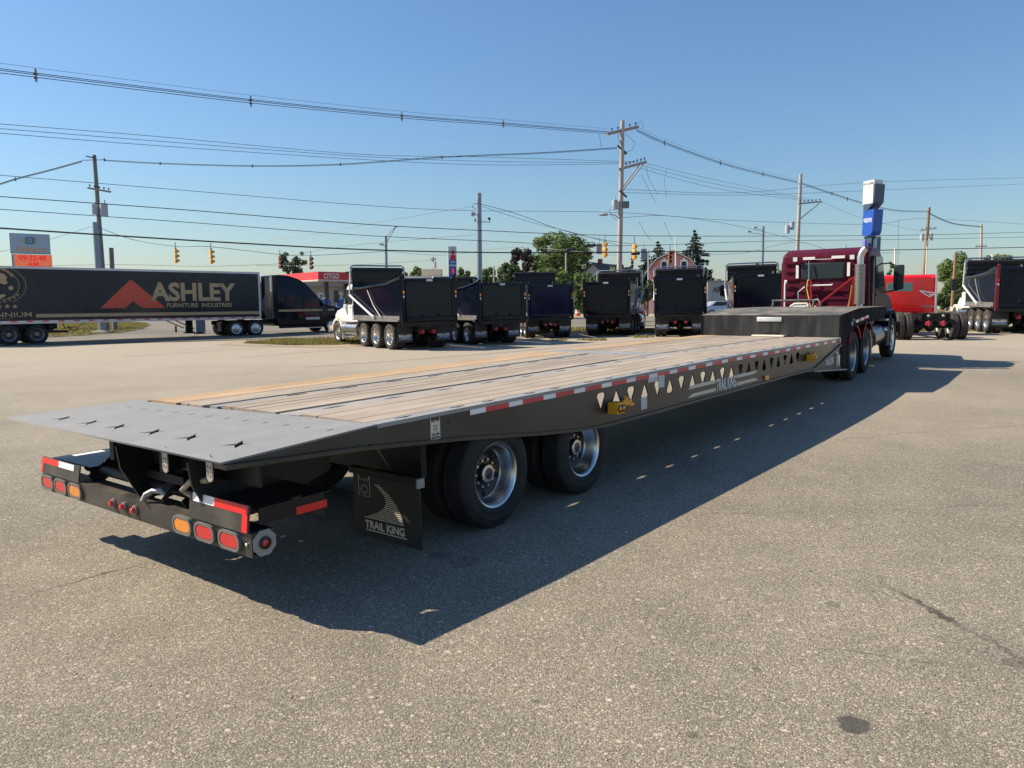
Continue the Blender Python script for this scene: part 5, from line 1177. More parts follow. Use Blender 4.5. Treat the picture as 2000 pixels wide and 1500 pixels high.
# ------------------------------------------------------------------ filling station, shops, houses, signs
def base_frame(px, Y, az=0, z=None, py=600):
    p = W(px, py, Y); m = frame(p.x, p.y, 90 - az, False) if False else Matrix.Translation((p.x, p.y, G(p.x, p.y) if z is None else z))
    return m @ Matrix.Rotation(R(az), 4, 'Z')
def hz(py, Y): return CAM_H + (590 - py) / 1508 * Y
def station():
    Y = 75.0; c = W(622, 560, Y); g = G(c.x, c.y)
    m = Matrix.Translation((c.x, c.y, g)) @ Matrix.Rotation(R(36), 4, 'Z')       # near corner; +x runs along the lettered face
    r = thing('canopy', 'red filling station canopy with white lettering behind the black semi', 'gas station', m)
    zt, zb = hz(531, Y) - g, hz(547.5, Y) - g; Lx, Ly = 9.5, 12.0
    b = B(); b.b2((0, 0, zb), (Lx, Ly, zt)); part('fascia', r, b, citgo_red, 0)
    b = B(); b.b2((-.02, -.02, zb - .10), (Lx + .02, Ly + .02, zb - .003)); part('soffit', r, b, pm('soffit_grey', (.42, .40, .38), .6), 0)
    b = B(); b.b2((-.03, -.03, zb - .003), (Lx + .03, Ly + .03, zb + .05)); part('fascia_trim', r, b, white_paint, 0)
    lettering(r, 'CITGO', 1.62, .52, white_print, XY((1.35, -.03, (zt + zb) / 2), (1, 0, 0), (0, 0, 1)), bold=.03)
    for x in (1.8, 6.8):
        for y in (2.5, 9.0):
            b = B(); b.b2((x - .2, y - .2, 0), (x + .2, y + .2, zb - .1)); part('column', r, b, pm('dark_column', (.06, .07, .09), .5), 0)
    for k, (px, dy) in enumerate(((636, -2), (668, -1.0))):
        q = W(px, 600, 74 + dy); t = thing('fuel_pump', ('fuel pump on the island left of the second one under the red canopy', 'blue topped fuel pump nearest the white truck cab under red canopy')[k], 'fuel pump', Matrix.Translation((q.x, q.y, G(q.x, q.y))), 'fuel pumps under the canopy')
        b = B(); b.b2((-.45, -.25, 0), (.45, .25, 1.5), 0, .03); part('pump_body', t, b, equip_grey); b = B(); b.b2((-.45, -.25, 1.52), (.45, .25, 2.2), 0, .04); part('pump_top', t, b, citgo_blue); b = B(); b.b2((-.3, -.262, 1.0), (.3, -.252, 1.4)); part('pump_screen', t, b, signal_black, 0)
        b = B(); b.tube([(.47, -.1, 1.5), (.62, -.2, 1.0), (.55, -.1, .5), (.47, 0, 1.0)], .025, 6); part('hose', t, b, cable_black)
    for k, px in enumerate((641, 650, 657.5)):
        q = W(px, 600, 71); b = B(); b.cyl((0, 0, 0), (0, 0, 1.25), .13, 12); b.ball((0, 0, 1.25), .13, 0, 12)
        o = thing('bollard', 'yellow steel bollard, %s of the three by the pumps' % ('leftmost', 'middle one', 'rightmost')[k], 'bollard', Matrix.Translation((q.x, q.y, G(q.x, q.y))), 'yellow bollards by the pumps', b.mesh('bollard', yellow_paint))
    # shop behind
    c = W(650, 600, 92); r = thing('shop_building', 'pale shop building with white windows seen beneath the red canopy', 'building', Matrix.Translation((c.x, c.y, G(c.x, c.y))))
    b = B(); b.b2((-9, 0, 0), (9, 8, 3.9)); part('wall', r, b, store_wall, 0); b = B(); b.b2((-9.3, -.6, 3.9), (9.3, 8.3, 4.35)); part('roof', r, b, pm('shop_fascia', (.30, .33, .33), .6), 0)
    for k in range(8):
        b = B(); x = -8 + k * 2.1; b.b2((x, -.05, 1.5), (x + 1.25, -.003, 3.1)); f = part('window', r, b, white_paint, 0); b = B(); b.b2((x + .15, -.06, 1.65), (x + .55, -.052, 2.95)); b.b2((x + .7, -.06, 1.65), (x + 1.1, -.052, 2.95)); ob('pane', b, glass_teal, f, None, 0)
    # long flat shop with beige edge behind the dump trucks
    c = W(850, 600, 96); r = thing('flat_roof_store', 'low beige flat roofed store behind the left dump trucks', 'building', Matrix.Translation((c.x, c.y, G(c.x, c.y))))
    h = hz(540, 96) - G(c.x, c.y)
    b = B(); b.b2((-8, 0, 0), (4.5, 9, h - .4)); part('wall', r, b, beige_wall, 0); b = B(); b.b2((-8.3, -.5, h - .4), (4.8, 9.3, h)); part('roof', r, b, cream_paint, 0); b = B(); b.b2((-2, 3, h), (.5, 5, h + 1.0)); part('roof_unit', r, b, beige_wall, 0)
    for k in range(5):
        b = B(); b.b2((-7 + k * 2.3, -.05, 1.0), (-5.6 + k * 2.3, -.003, 2.6)); part('window', r, b, glass, 0)
station()
def pylon():
    Y = 86; c = W(884, 600, Y); g = G(c.x, c.y); r = thing('price_sign', 'tall white station sign with red triangle and blue price panel', 'sign', Matrix.Translation((c.x, c.y, g)) @ Matrix.Rotation(R(10), 4, 'Z'))
    zt, zb = hz(483, Y) - g, .0; w = .46
    b = B(); b.b2((-w, -.2, zb), (w, .2, zt)); part('sign_board', r, b, pm('sign_grey_white', (.58, .58, .62), .4), 0)
    q = B(); z0 = hz(508, Y) - g; q.prism([(-.30, z0), (.44, z0), (.07, zt - .25)], 'Y', -.21, -.202); part('triangle_emblem', r, q, citgo_red, 0)
    q = B(); q.b2((-.36, -.212, z0 - .55), (.45, -.202, z0 - .02)); part('name_band', r, q, citgo_blue, 0); lettering(r, 'CITGO', .62, .22, white_print, XY((.045, -.2145, z0 - .28), (1, 0, 0), (0, 0, 1)), bold=.03)
    q = B(); q.b2((-.36, -.212, zb + 2), (.45, -.202, z0 - .75)); part('price_panel', r, q, citgo_blue, 0)
    for k in range(2): lettering(r, ('385', '419')[k] if False else '8', .30, .62, led_red, XY((.045, -.2145, z0 - 1.25 - .85 * k), (1, 0, 0), (0, 0, 1)), bold=.04)
pylon()
def dysart():
    Y = 62; c = W(67, 600, Y); g = G(c.x, c.y); r = thing('truck_stop_sign', 'grey and orange sign with a red clock display above the black trailer', 'sign', Matrix.Translation((c.x, c.y, g)) @ Matrix.Rotation(R(33), 4, 'Z'))
    w = 1.36
    b = B(); b.b2((-w, -.25, hz(497, Y) - g), (w, .25, hz(459, Y) - g)); part('sign_cabinet', r, b, sign_side, 0)
    b = B(); b.b2((-w + .03, -.265, hz(496, Y) - g), (w - .02, -.252, hz(460, Y) - g)); part('sign_face', r, b, sign_face, 0)
    z = hz(489.5, Y) - g; lettering(r, 'DYSARTS', 1.9, .34, pm('orange_print', (.78, .38, .16), .5), XY((.0, -.27, z), (1, 0, 0), (0, 0, 1)), bold=.04)
    q = B(); z = hz(472, Y) - g; q.b2((-.26, -.275, z - .28), (.26, -.267, z + .28)); q.b2((-.42, -.270, z - .25), (.44, -.266, z + .25), 1); part('sign_emblem', r, q, [pm('teal_print', (.03, .22, .35), .4), pm('dull_gold', (.42, .38, .20), .5)], 0)
    lettering(r, 'D', .28, .34, sign_face, XY((0, -.279, z), (1, 0, 0), (0, 0, 1)), bold=.02)
    b = B(); b.b2((-w + .05, -.3, hz(545, Y) - g), (w + .06, .2, hz(498.5, Y) - g)); part('display_cabinet', r, b, equip_grey, 0)
    b = B(); b.b2((-w + .22, -.315, hz(544, Y) - g), (w + .05, -.302, hz(499, Y) - g)); part('display_panel', r, b, led_panel, 0)
    lettering(r, '09:32:48', 1.85, .42, led_red, XY((.10, -.32, hz(505.3, Y) - g), (1, 0, 0), (0, 0, 1)), bold=.03)
    lettering(r, 'AM', .75, .36, led_red, XY((.10, -.32, hz(517.5, Y) - g), (1, 0, 0), (0, 0, 1)), bold=.03)
    for x in (-.8, .9): b = B(); b.b2((x - .15, -.1, 0), (x + .15, .1, hz(545, Y) - g)); part('post', r, b, pole_steel, 0)
dysart()
def dealer_tower():
    Y = 62; c = W(1698, 600, Y); g = G(c.x, c.y); r = thing('dealer_sign_tower', 'tall stacked sign with white top and blue box rising behind the maroon cab', 'sign', Matrix.Translation((c.x, c.y, g)) @ Matrix.Rotation(R(-70), 4, 'Z') @ Matrix.Diagonal((.70, .66, 1, 1)))
    def zz(py): return hz(py, Y) - g
    b = B(); b.cyl((0, 0, 0), (0, 0, zz(365)), .22, 12); part('pole', r, b, navy_sign)
    b = B(); b.prism([(-.9, zz(412)), (-.55, zz(417)), (.62, zz(400)), (.70, zz(366)), (-.9, zz(366))], 'Y', -.75, .75); part('top_box', r, b, navy_sign, 0)
    b = B(); b.b2((-1.0, -.80, zz(402)), (.5, -.752, zz(362))); b.b2((-1.02, -.80, zz(366)), (.6, .5, zz(358))); part('top_face', r, b, pm('sign_pale', (.55, .57, .58), .4), 0)
    b = B(); b.b2((-.15, -.83, zz(395)), (.1, -.80, zz(382))); part('emblem', r, b, bright_white, 0)
    b = B(); b.prism([(-.95, zz(462)), (.3, zz(462)), (.55, zz(455)), (.66, zz(413)), (-.9, zz(413))], 'Y', -.72, .72); part('blue_box', r, b, blue_sign, 0)
    lettering(r, 'VOLVO', 1.2, .34, white_print, XY((-.2, -.726, zz(433)), (1, 0, 0), (0, 0, 1)), bold=.03)
    b = B(); b.b2((-.9, -.4, zz(540)), (.2, .4, zz(463))); b.b2((.25, -.2, zz(520)), (.85, .35, zz(465))); part('lower_box', r, b, navy_sign, 0)
    b = B(); b.b2((-.5, -1.05, zz(500)), (-.1, -.75, zz(470)), 0, .05); b.b2((-.5, -1.06, zz(489)), (-.1, -.74, zz(482)), 1); part('purple_panel', r, b, [purple_plastic, navy_sign], 0)
    b = B(); b.ball((.15, -.3, zz(458)), .22, 0, 12); part('camera_dome', r, b, equip_grey)
dealer_tower()
def house_gambrel():
    Y = 92; c = W(1313, 600, Y); g = G(c.x, c.y); r = thing('gambrel_house', 'pink gambrel roofed house with two white framed windows', 'house', Matrix.Translation((c.x, c.y, g)) @ Matrix.Rotation(R(-16), 4, 'Z'))
    e, k_, p = hz(531, Y) - g, hz(507, Y) - g, hz(492, Y) - g; w = 3.1; w2 = 1.9
    wall = [(-w + .15, 0), (w - .15, 0), (w - .15, e), (w2, k_ - .1), (0, p - .15), (-w2, k_ - .1), (-w + .15, e)]
    b = B(); b.prism(wall, 'Y', 0, 9); part('wall', r, b, pink_siding, 0)
    for k in range(9):
        b = B(); z = e - 1.0 + k * .42
        ww = (w - .15) if z < e else max(.3, (w - .15) + (w2 - w) * (z - e) / max(.01, k_ - e)) if z < k_ else max(.2, w2 * (p - z) / (p - k_))
        if z < p - .3: b.b2((-ww, -.02, z), (ww, -.002, z + .03)); part('siding_board', r, b, pink_siding, 0)
    b = B(); out = [(-w - .3, e - .25), (-w2 - .1, k_ + .1), (0, p + .12), (w2 + .1, k_ + .1), (w + .3, e - .25), (w + .05, e - .3), (w2, k_ - .1), (0, p - .12), (-w2, k_ - .1), (-w - .05, e - .3)]
    b.prism(out, 'Y', -.35, 9.4); rf = part('roof', r, b, roof_dark, 0)
    b = B()
    for a, c_ in (((-w - .2, e - .3), (-w2 - .05, k_)), ((-w2 - .05, k_), (0, p)), ((0, p), (w2 + .05, k_)), ((w2 + .05, k_), (w + .2, e - .3))): b.bar((a[0], -.37, a[1]), (c_[0], -.37, c_[1]), .06, .28, 0, up=(0, 1, 0))
    ob('bargeboard', b, white_paint, rf, None, 0)
    for x in (-1.05, 1.25):
        z0 = hz(527, Y) - g; b = B(); b.prism([(x - .45, z0), (x + .45, z0), (x + .45, z0 + 1.0), (x, z0 + 1.4), (x - .45, z0 + 1.0)], 'Y', -.09, -.004); f = part('window', r, b, white_paint, 0)
        b = B(); b.b2((x - .28, -.1, z0 + .12), (x + .28, -.092, z0 + .9)); ob('pane', b, glass, f, None, 0)
    b = B(); b.prism([(-2.3, e - .9), (.2, e - .9), (-.2, e - .2), (-1, e + .15), (-1.9, e - .2)], 'Y', -1.2, -.05); part('porch_roof', r, b, pm('pink_shingle', (.40, .22, .19), .8), 0)
    b = B(); b.b2((-2.3, -1.1, e - 1.15), (2.6, -.06, e - .9)); part('porch_trim', r, b, white_paint, 0)
def house_grey():
    Y = 104; c = W(1158, 600, Y); g = G(c.x, c.y); r = thing('grey_house', 'grey house with dark roof and red brick chimney among trees', 'house', Matrix.Translation((c.x, c.y, g)) @ Matrix.Rotation(R(-30), 4, 'Z'))
    e, p = hz(552, Y) - g, hz(516, Y) - g
    b = B(); b.prism([(-3.2, 0), (3.2, 0), (3.2, e), (0, p), (-3.2, e)], 'Y', 0, 8); part('wall', r, b, grey_siding, 0)
    b = B(); b.prism([(-3.6, e - .3), (0, p + .2), (3.6, e - .3), (3.4, e - .45), (0, p), (-3.4, e - .45)], 'Y', -.4, 8.4); rf = part('roof', r, b, roof_dark, 0)
    b = B(); b.b2((-.25, 2.0, p - .3), (.25, 2.5, p + .75)); ob('chimney', b, pm('red_brick', (.30, .10, .07), .85, var=.3, scale=9), rf, None, 0)
    b = B(); b.b2((-.6, -.05, e - 1.6), (.6, -.004, e - .2)); part('window', r, b, white_paint, 0)
    b = B(); b.prism([(3.2, 0), (7.5, 0), (7.5, e - 1.5), (3.2, e - 1.5)], 'Y', 2, 8); b.prism([(3.0, e - 1.6), (5.2, e + .6), (7.8, e - 1.6)], 'Y', 1.7, 8.3, 1); part('side_wing', r, b, [grey_siding, roof_dark], 0)
def warehouse_b():
    Y = 74; c = W(1450, 600, Y); g = G(c.x, c.y); r = thing('warehouse', 'grey metal warehouse with black lettering between two dump trucks', 'building', Matrix.Translation((c.x, c.y, g)))
    h = hz(550, Y) - g; b = B(); b.b2((-3.4, 0, 0), (4.8, 9, h)); part('wall', r, b, warehouse, 0); b = B(); b.b2((-3.55, -.15, h), (4.95, 9.2, h + .08)); part('roof_edge', r, b, pm('roof_edge_grey', (.25, .26, .26), .5), 0)
    for k in range(20): b = B(); x = -3.3 + k * .42; b.b2((x, -.035, 0), (x + .05, -.002, h)); part('wall_rib', r, b, warehouse, 0)
    lettering(r, 'ARR', 1.15, .52, dark_print, XY((-2.33, -.045, hz(566, Y) - g), (1, 0, 0), (0, 0, 1)), bold=.02)
    b = B(); b.b2((-3.3, -.5, 0), (4.5, -.04, .5)); part('loading_sill', r, b, equip_grey, 0)
house_gambrel(); house_grey(); warehouse_b()

# ------------------------------------------------------------------ poles, signals, wires
def pole_frame(px, pyb, pxt, pyt, Y):
    b_ = W(pxt if False else px, 590, Y); g = G(b_.x, b_.y); t = W(pxt, pyt, Y); return Vector((b_.x, b_.y, g)), t
def up_pole(name, label, px, pxt, pyt, Y, r0, r1, mat, cat='utility pole'):
    base, top = pole_frame(px, 0, pxt, pyt, Y); m = Matrix.Translation(base)
    r = thing(name, label, cat, m, 'poles along the street'); top = top - base
    b = B(); n = 8; b.tube([top * (k / n) for k in range(n + 1)], [r0 + (r1 - r0) * k / n for k in range(n + 1)], 12); part('pole', r, b, mat)
    return r, base, top
def insulators(b, p, q, n, up=.16, mi=1):
    for k in range(n):
        c = Vector(p).lerp(Vector(q), (k + .5) / n); b.cyl(c, c + Vector((0, 0, up * .5)), .015, 6, mi); b.cyl(c + Vector((0, 0, up * .4)), c + Vector((0, 0, up)), .055, 8, mi)
def xf(parent_base, px, py, Y): return W(px, py, Y) - parent_base
# main pole with two arms
Y0 = 50
r, bs, tp = up_pole('utility_pole', 'tall weathered wood pole with two crossarms right of the orange barrel', 1208, 1216, 236, Y0, .19, .13, pole_wood)
b = B(); a, c = xf(bs, 1186, 261, Y0 - .4), xf(bs, 1247, 247, Y0 + .8); b.bar(a, c, .11, .13); b.bar(a + Vector((0, .28, .0)), c + Vector((0, .28, 0)), .11, .13); insulators(b, a + Vector((.1, 0, .07)), c + Vector((0, 0, .07)), 5, .22); part('crossarm', r, b, [pm('weathered_arm', (.36, .31, .27), .8, var=.2, scale=6), insul])
b = B(); a, c = xf(bs, 1208, 331, Y0 - .25), xf(bs, 1262, 316, Y0 + 1.2); b.bar(a, c, .11, .16); insulators(b, a.lerp(c, .2) + Vector((0, 0, .08)), c + Vector((0, 0, .08)), 6, .22); b.bar(xf(bs, 1213, 370, Y0), a.lerp(c, .78), .05, .07); b.bar(xf(bs, 1216, 372, Y0 + .3), a.lerp(c, .95), .05, .07); part('crossarm', r, b, [MATS['weathered_arm'], insul])
b = B(); b.bar(xf(bs, 1206, 284, Y0 - .2), xf(bs, 1224, 300, Y0 + .1), .10, .10); b.bar(xf(bs, 1212, 284, Y0 + .2), xf(bs, 1222, 302, Y0 + .3), .1, .1); b.bar(xf(bs, 1210, 372, Y0 - .2), xf(bs, 1224, 385, Y0), .10, .10); part('crossarm', r, b, insul)
b = B(); p = xf(bs, 1201, 400, Y0 - .1); b.cyl(p + Vector((0, 0, -.3)), p + Vector((0, 0, .28)), .20, 14); b.cyl(p + Vector((0, 0, .28)), p + Vector((0, 0, .5)), .04, 8); part('transformer', r, b, equip_grey)
b = B(); p = xf(bs, 1221, 400, Y0); b.box(p, (.48, .35, .42), 0, .02); part('equipment_box', r, b, pm('dark_equipment', (.17, .19, .22), .5))
b = B(); b.tube([xf(bs, 1208, 425, Y0), xf(bs, 1200, 420, Y0 - .6), xf(bs, 1190, 418, Y0 - 1.2)], .035, 6); b.ball(xf(bs, 1179, 419, Y0 - 1.5), .16, 0, 10, (2.0, 1, .6)); part('street_lamp', r, b, equip_grey)
b = B()
for pts in (((1222, 262), (1240, 278), (1236, 292), (1222, 297)), ((1240, 245), (1252, 236), (1257, 246), (1252, 252)), ((1198, 400), (1190, 412), (1196, 425), (1206, 430)), ((1214, 285), (1207, 270), (1208, 262)), ((1170, 262), (1173, 275), (1174, 288))):
    b.tube([xf(bs, x, y, Y0 - .2) for x, y in pts], .012, 5)
part('jumper_wire', r, b, cable_black)
# other poles
def simple_arm(r, bs, p0, p1, Y, n, w=.1): b = B(); a, c = xf(bs, *p0, Y), xf(bs, *p1, Y + .5); b.bar(a, c, w, w * 1.2); insulators(b, a + Vector((0, 0, .06)), c + Vector((0, 0, .06)), n, .2); part('crossarm', r, b, [MATS['weathered_arm'], insul])
def xfmr(r, bs, px, py, Y, s=1.): b = B(); p = xf(bs, px, py, Y); b.cyl(p + Vector((0, 0, -.42 * s)), p + Vector((0, 0, .42 * s)), .25 * s, 14); b.cyl(p + Vector((.08, 0, .4 * s)), p + Vector((.08, 0, .65 * s)), .05, 8); part('transformer', r, b, equip_grey)
rp, bp_, tp_ = up_pole('utility_pole', 'wood pole with a braced side arm and two grey transformers left of maroon cab', 1553, 1564, 340, 69, .2, .14, pole_wood); simple_arm(rp, bp_, (1559, 398), (1605, 394), 68.5, 6); b = B(); b.bar(xf(bp_, 1560, 430, 69), xf(bp_, 1600, 397, 69), .08, .08); part('arm_brace', rp, b, MATS['weathered_arm']); xfmr(rp, bp_, 1547, 441, 68.6, .8); xfmr(rp, bp_, 1538, 448, 68.4, .8)
rp, bp_, tp_ = up_pole('utility_pole', 'brown leaning wood pole with paired transformers behind the bright red cab', 1800, 1815, 405, 94, .22, .16, pole_wood_red); simple_arm(rp, bp_, (1797, 450), (1829, 446), 93.6, 4); xfmr(rp, bp_, 1801, 464, 93.4, .95); xfmr(rp, bp_, 1818, 463, 93.6, .95); b = B(); b.tube([xf(bp_, 1811, 470, 93.5), xf(bp_, 1808, 540, 93.5)], .08, 8); part('conduit', rp, b, white_paint)
rp, bp_, tp_ = up_pole('utility_pole', 'pale far pole with short double arm right of the leafy tree', 1915, 1917, 438, 110, .2, .15, pole_wood); simple_arm(rp, bp_, (1904, 482), (1928, 481), 109.5, 4)
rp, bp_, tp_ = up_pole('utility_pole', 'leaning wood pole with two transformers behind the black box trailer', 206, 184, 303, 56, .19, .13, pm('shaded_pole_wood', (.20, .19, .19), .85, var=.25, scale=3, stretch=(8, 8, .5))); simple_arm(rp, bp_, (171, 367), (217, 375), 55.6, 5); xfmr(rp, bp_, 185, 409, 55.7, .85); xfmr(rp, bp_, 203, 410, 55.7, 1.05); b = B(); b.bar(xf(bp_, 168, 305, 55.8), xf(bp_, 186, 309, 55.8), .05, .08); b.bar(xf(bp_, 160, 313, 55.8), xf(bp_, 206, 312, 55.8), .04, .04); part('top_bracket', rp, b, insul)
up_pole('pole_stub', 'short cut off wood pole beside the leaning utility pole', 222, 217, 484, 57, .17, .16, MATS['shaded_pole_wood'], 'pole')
rp, bp_, tp_ = up_pole('signal_pole', 'blue grey steel signal pole on concrete base beside the leaning wood pole', 197, 185.5, 434, 53, .22, .17, pole_steel, 'steel pole'); b = B(); b.b2((-.55, -.45, -.05), (.55, .45, .16), 0, .03); b.b2((-.35, -.3, .16), (.35, .3, .24), 0, .02); part('pole_base', rp, b, concrete)
rp, bp_, tp_ = up_pole('signal_pole', 'thick grey steel pole with camera arm between two black dump trucks', 936.5, 935.5, 377, 46, .19, .14, pole_steel, 'steel pole')
b = B(); p = xf(bp_, 924, 418, 45.8); b.box(p, (.24, .2, .24), 0, .02); b.bar(p, xf(bp_, 934, 418, 46), .05, .05); part('camera_box', rp, b, equip_grey); b = B(); b.box(xf(bp_, 928, 430, 45.8), (.12, .2, .16), 0, .01); part('junction_box', rp, b, equip_grey)
b = B(); b.bar(xf(bp_, 938, 433, 46), xf(bp_, 958, 434, 45.7), .05, .05); b.bar(xf(bp_, 956, 434, 45.7), xf(bp_, 956, 426, 45.7), .04, .04); b.box(xf(bp_, 955.5, 427, 45.6), (.16, .2, .12), 1, .02); part('camera_arm', rp, b, [pole_steel, signal_black])
b = B(); b.tube([xf(bp_, 935, 398, 45.8), xf(bp_, 925, 398, 45.8), xf(bp_, 922, 404, 45.8), xf(bp_, 929, 408, 45.8)], .018, 6); part('cable_loop', rp, b, cable_black)
rp, bp_, tp_ = up_pole('lamp_post', 'thin steel lamp post with slanted arm above the white truck cab', 755.5, 753.5, 461, 62, .13, .11, pole_steel, 'lamp post'); b = B(); b.bar(xf(bp_, 754, 475, 62), xf(bp_, 773, 443, 61.5), .05, .05); b.bar(xf(bp_, 755, 462, 62), xf(bp_, 771, 444, 61.5), .04, .04); b.box(xf(bp_, 774, 442.5, 61.5), (.2, .15, .1)); part('lamp_arm', rp, b, steel_dull); b = B(); b.box(xf(bp_, 745, 477, 61.8), (.34, .2, .14), 0, .02); b.bar(xf(bp_, 745, 479, 61.8), xf(bp_, 754, 482, 62), .04, .04); part('flood_lamp', rp, b, equip_grey)
rp, bp_, tp_ = up_pole('lamp_post', 'steel lamp post with two flood lamps above the sixth dump truck', 1487.5, 1490.5, 442, 66, .14, .12, pole_steel, 'lamp post')
for px, py in ((1463, 452), (1475, 444)):
    b = B(); b.box(xf(bp_, px, py, 65.6), (.34, .2, .14), 0, .02); b.bar(xf(bp_, px, py + 3, 65.6), xf(bp_, 1488, 453 + (py - 448), 66), .04, .04); part('flood_lamp', rp, b, equip_grey)
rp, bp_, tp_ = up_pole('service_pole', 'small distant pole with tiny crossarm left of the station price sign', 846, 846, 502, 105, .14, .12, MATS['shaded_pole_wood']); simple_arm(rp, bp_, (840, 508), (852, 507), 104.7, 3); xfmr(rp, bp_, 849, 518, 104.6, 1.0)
up_pole('service_pole', 'thin pale pole standing in front of the dark round bush', 964.5, 964.5, 520, 70, .08, .07, pole_wood)
up_pole('service_pole', 'thin pole in front of the big tree right side', 1105.5, 1105.5, 492, 80, .1, .09, pole_wood)
up_pole('service_pole', 'white slender pole in front of the pink house', 1320, 1319.5, 461, 84, .09, .07, white_paint)
up_pole('service_pole', 'pale post left of the pink house by the spruces', 1266.5, 1266.5, 488, 84, .09, .08, equip_grey)
up_pole('service_pole', 'orange brown leaning wood pole standing on a rock beside right tree', 1860, 1867, 492, 76, .16, .13, pole_wood_red)
up_pole('service_pole', 'slim white vent pipe left of the bright red cab roof', 1748.5, 1748.5, 484, 80, .1, .1, white_paint)
up_pole('service_pole', 'thin tall antenna mast right of the dealer sign', 1754, 1755, 430, 82, .03, .02, steel_dull)
up_pole('service_pole', 'white short pole before the far right tree', 1938.5, 1938.5, 496, 90, .1, .1, white_paint)
up_pole('service_pole', 'pale short pole peeking over the maroon cab roof', 1651, 1651, 478, 80, .1, .1, equip_grey)

def signal(label, px, py0, py1, Y, az, back=signal_yellow, n=3, board=False):
    top = W(px, py0, Y); botm = W(px, py1, Y); H_ = top.z - botm.z
    m = Matrix.Translation(botm) @ Matrix.Rotation(R(az), 4, 'Z')
    r = thing('traffic_light', label, 'traffic light', m, 'traffic lights hung on span wires'); s = H_ / n
    for k in range(n):
        b = B(); b.b2((-s * .36, -s * .25, k * s + .012), (s * .36, s * .25, (k + 1) * s - .012), 0, s * .06, 2); sec = part('signal_section', r, b, back)
        q = B(); seg = 12; ang = [R(-35 + 250 * i / seg) for i in range(seg + 1)]
        for a, c in zip(ang, ang[1:]):
            for rr, f in ((s * .34, 0), (s * .325, 1)):
                P_ = [(rr * math.cos(t), y, (k + .5) * s + rr * math.sin(t)) for t, y in ((a, -s * .26), (c, -s * .26), (c, -s * .75), (a, -s * .60))]; q.quad(P_)
        ob('visor', q, back if back is signal_yellow else signal_black, sec)
        q = B(); q.lathe([(s * .30, 0), (s * .2, -.03), (.001, -.05)], (0, -s * .252, (k + .5) * s), 'Y', 14); ob('lens', q, [signal_black, signal_black, lens_red][k % 3] if back is not signal_yellow else signal_black, sec)
    b = B(); b.cyl((0, 0, H_), (0, 0, H_ + .45), .03, 8); b.box((0, 0, H_ + .05), (.1, .1, .1)); part('hanger', r, b, steel_dull)
    return r
signal('yellow traffic light, left one of the pair above the black trailer', 344, 486.5, 514, 52, 132)
signal('yellow traffic light, right one of the pair above the black trailer', 413, 487.5, 515.5, 53, 132)
signal('brown backed traffic light left of the thin tree above the black semi', 547.5, 500, 525, 60, 50, signal_brown)
signal('brown backed traffic light right of the thin tree above the black semi', 607.5, 501.5, 526.5, 60, 50, signal_brown)
signal('bright yellow traffic light left of the tall wood pole beside grey sign', 1181, 473, 503, 48, 138)
signal('yellow traffic light right of the tall wood pole, back turned to us', 1238.5, 477, 507, 47, 138)
signal('faded traffic light below the back turned yellow one', 1235, 503, 523, 50, -20, signal_brown)
signal('brown traffic light hanging before the pink house roof', 1308, 491, 515, 54, 10, signal_brown)
for k, (px0, px1, py0, py1, Y) in enumerate(((1165, 1176, 476, 496, 48.4), (1252, 1263, 486, 506, 50.0))):
    a, c = W(px0, py1, Y), W(px1, py0, Y); b = B(); ctr = (a + c) / 2; b.box((0, 0, 0), (c.x - a.x, .02, c.z - a.z)); b.cyl((0, 0, (c.z - a.z) / 2), (0, 0, (c.z - a.z) / 2 + .4), .02, 6)
    thing('hanging_sign', ('grey back of a sign hung left of the yellow light', 'grey back of a sign hung beside the pink house')[k], 'sign', Matrix.Translation(ctr), 'signs hung on span wires', b.mesh('hanging_sign', pm('sign_back_grey', (.27, .31, .36), .5), 0))

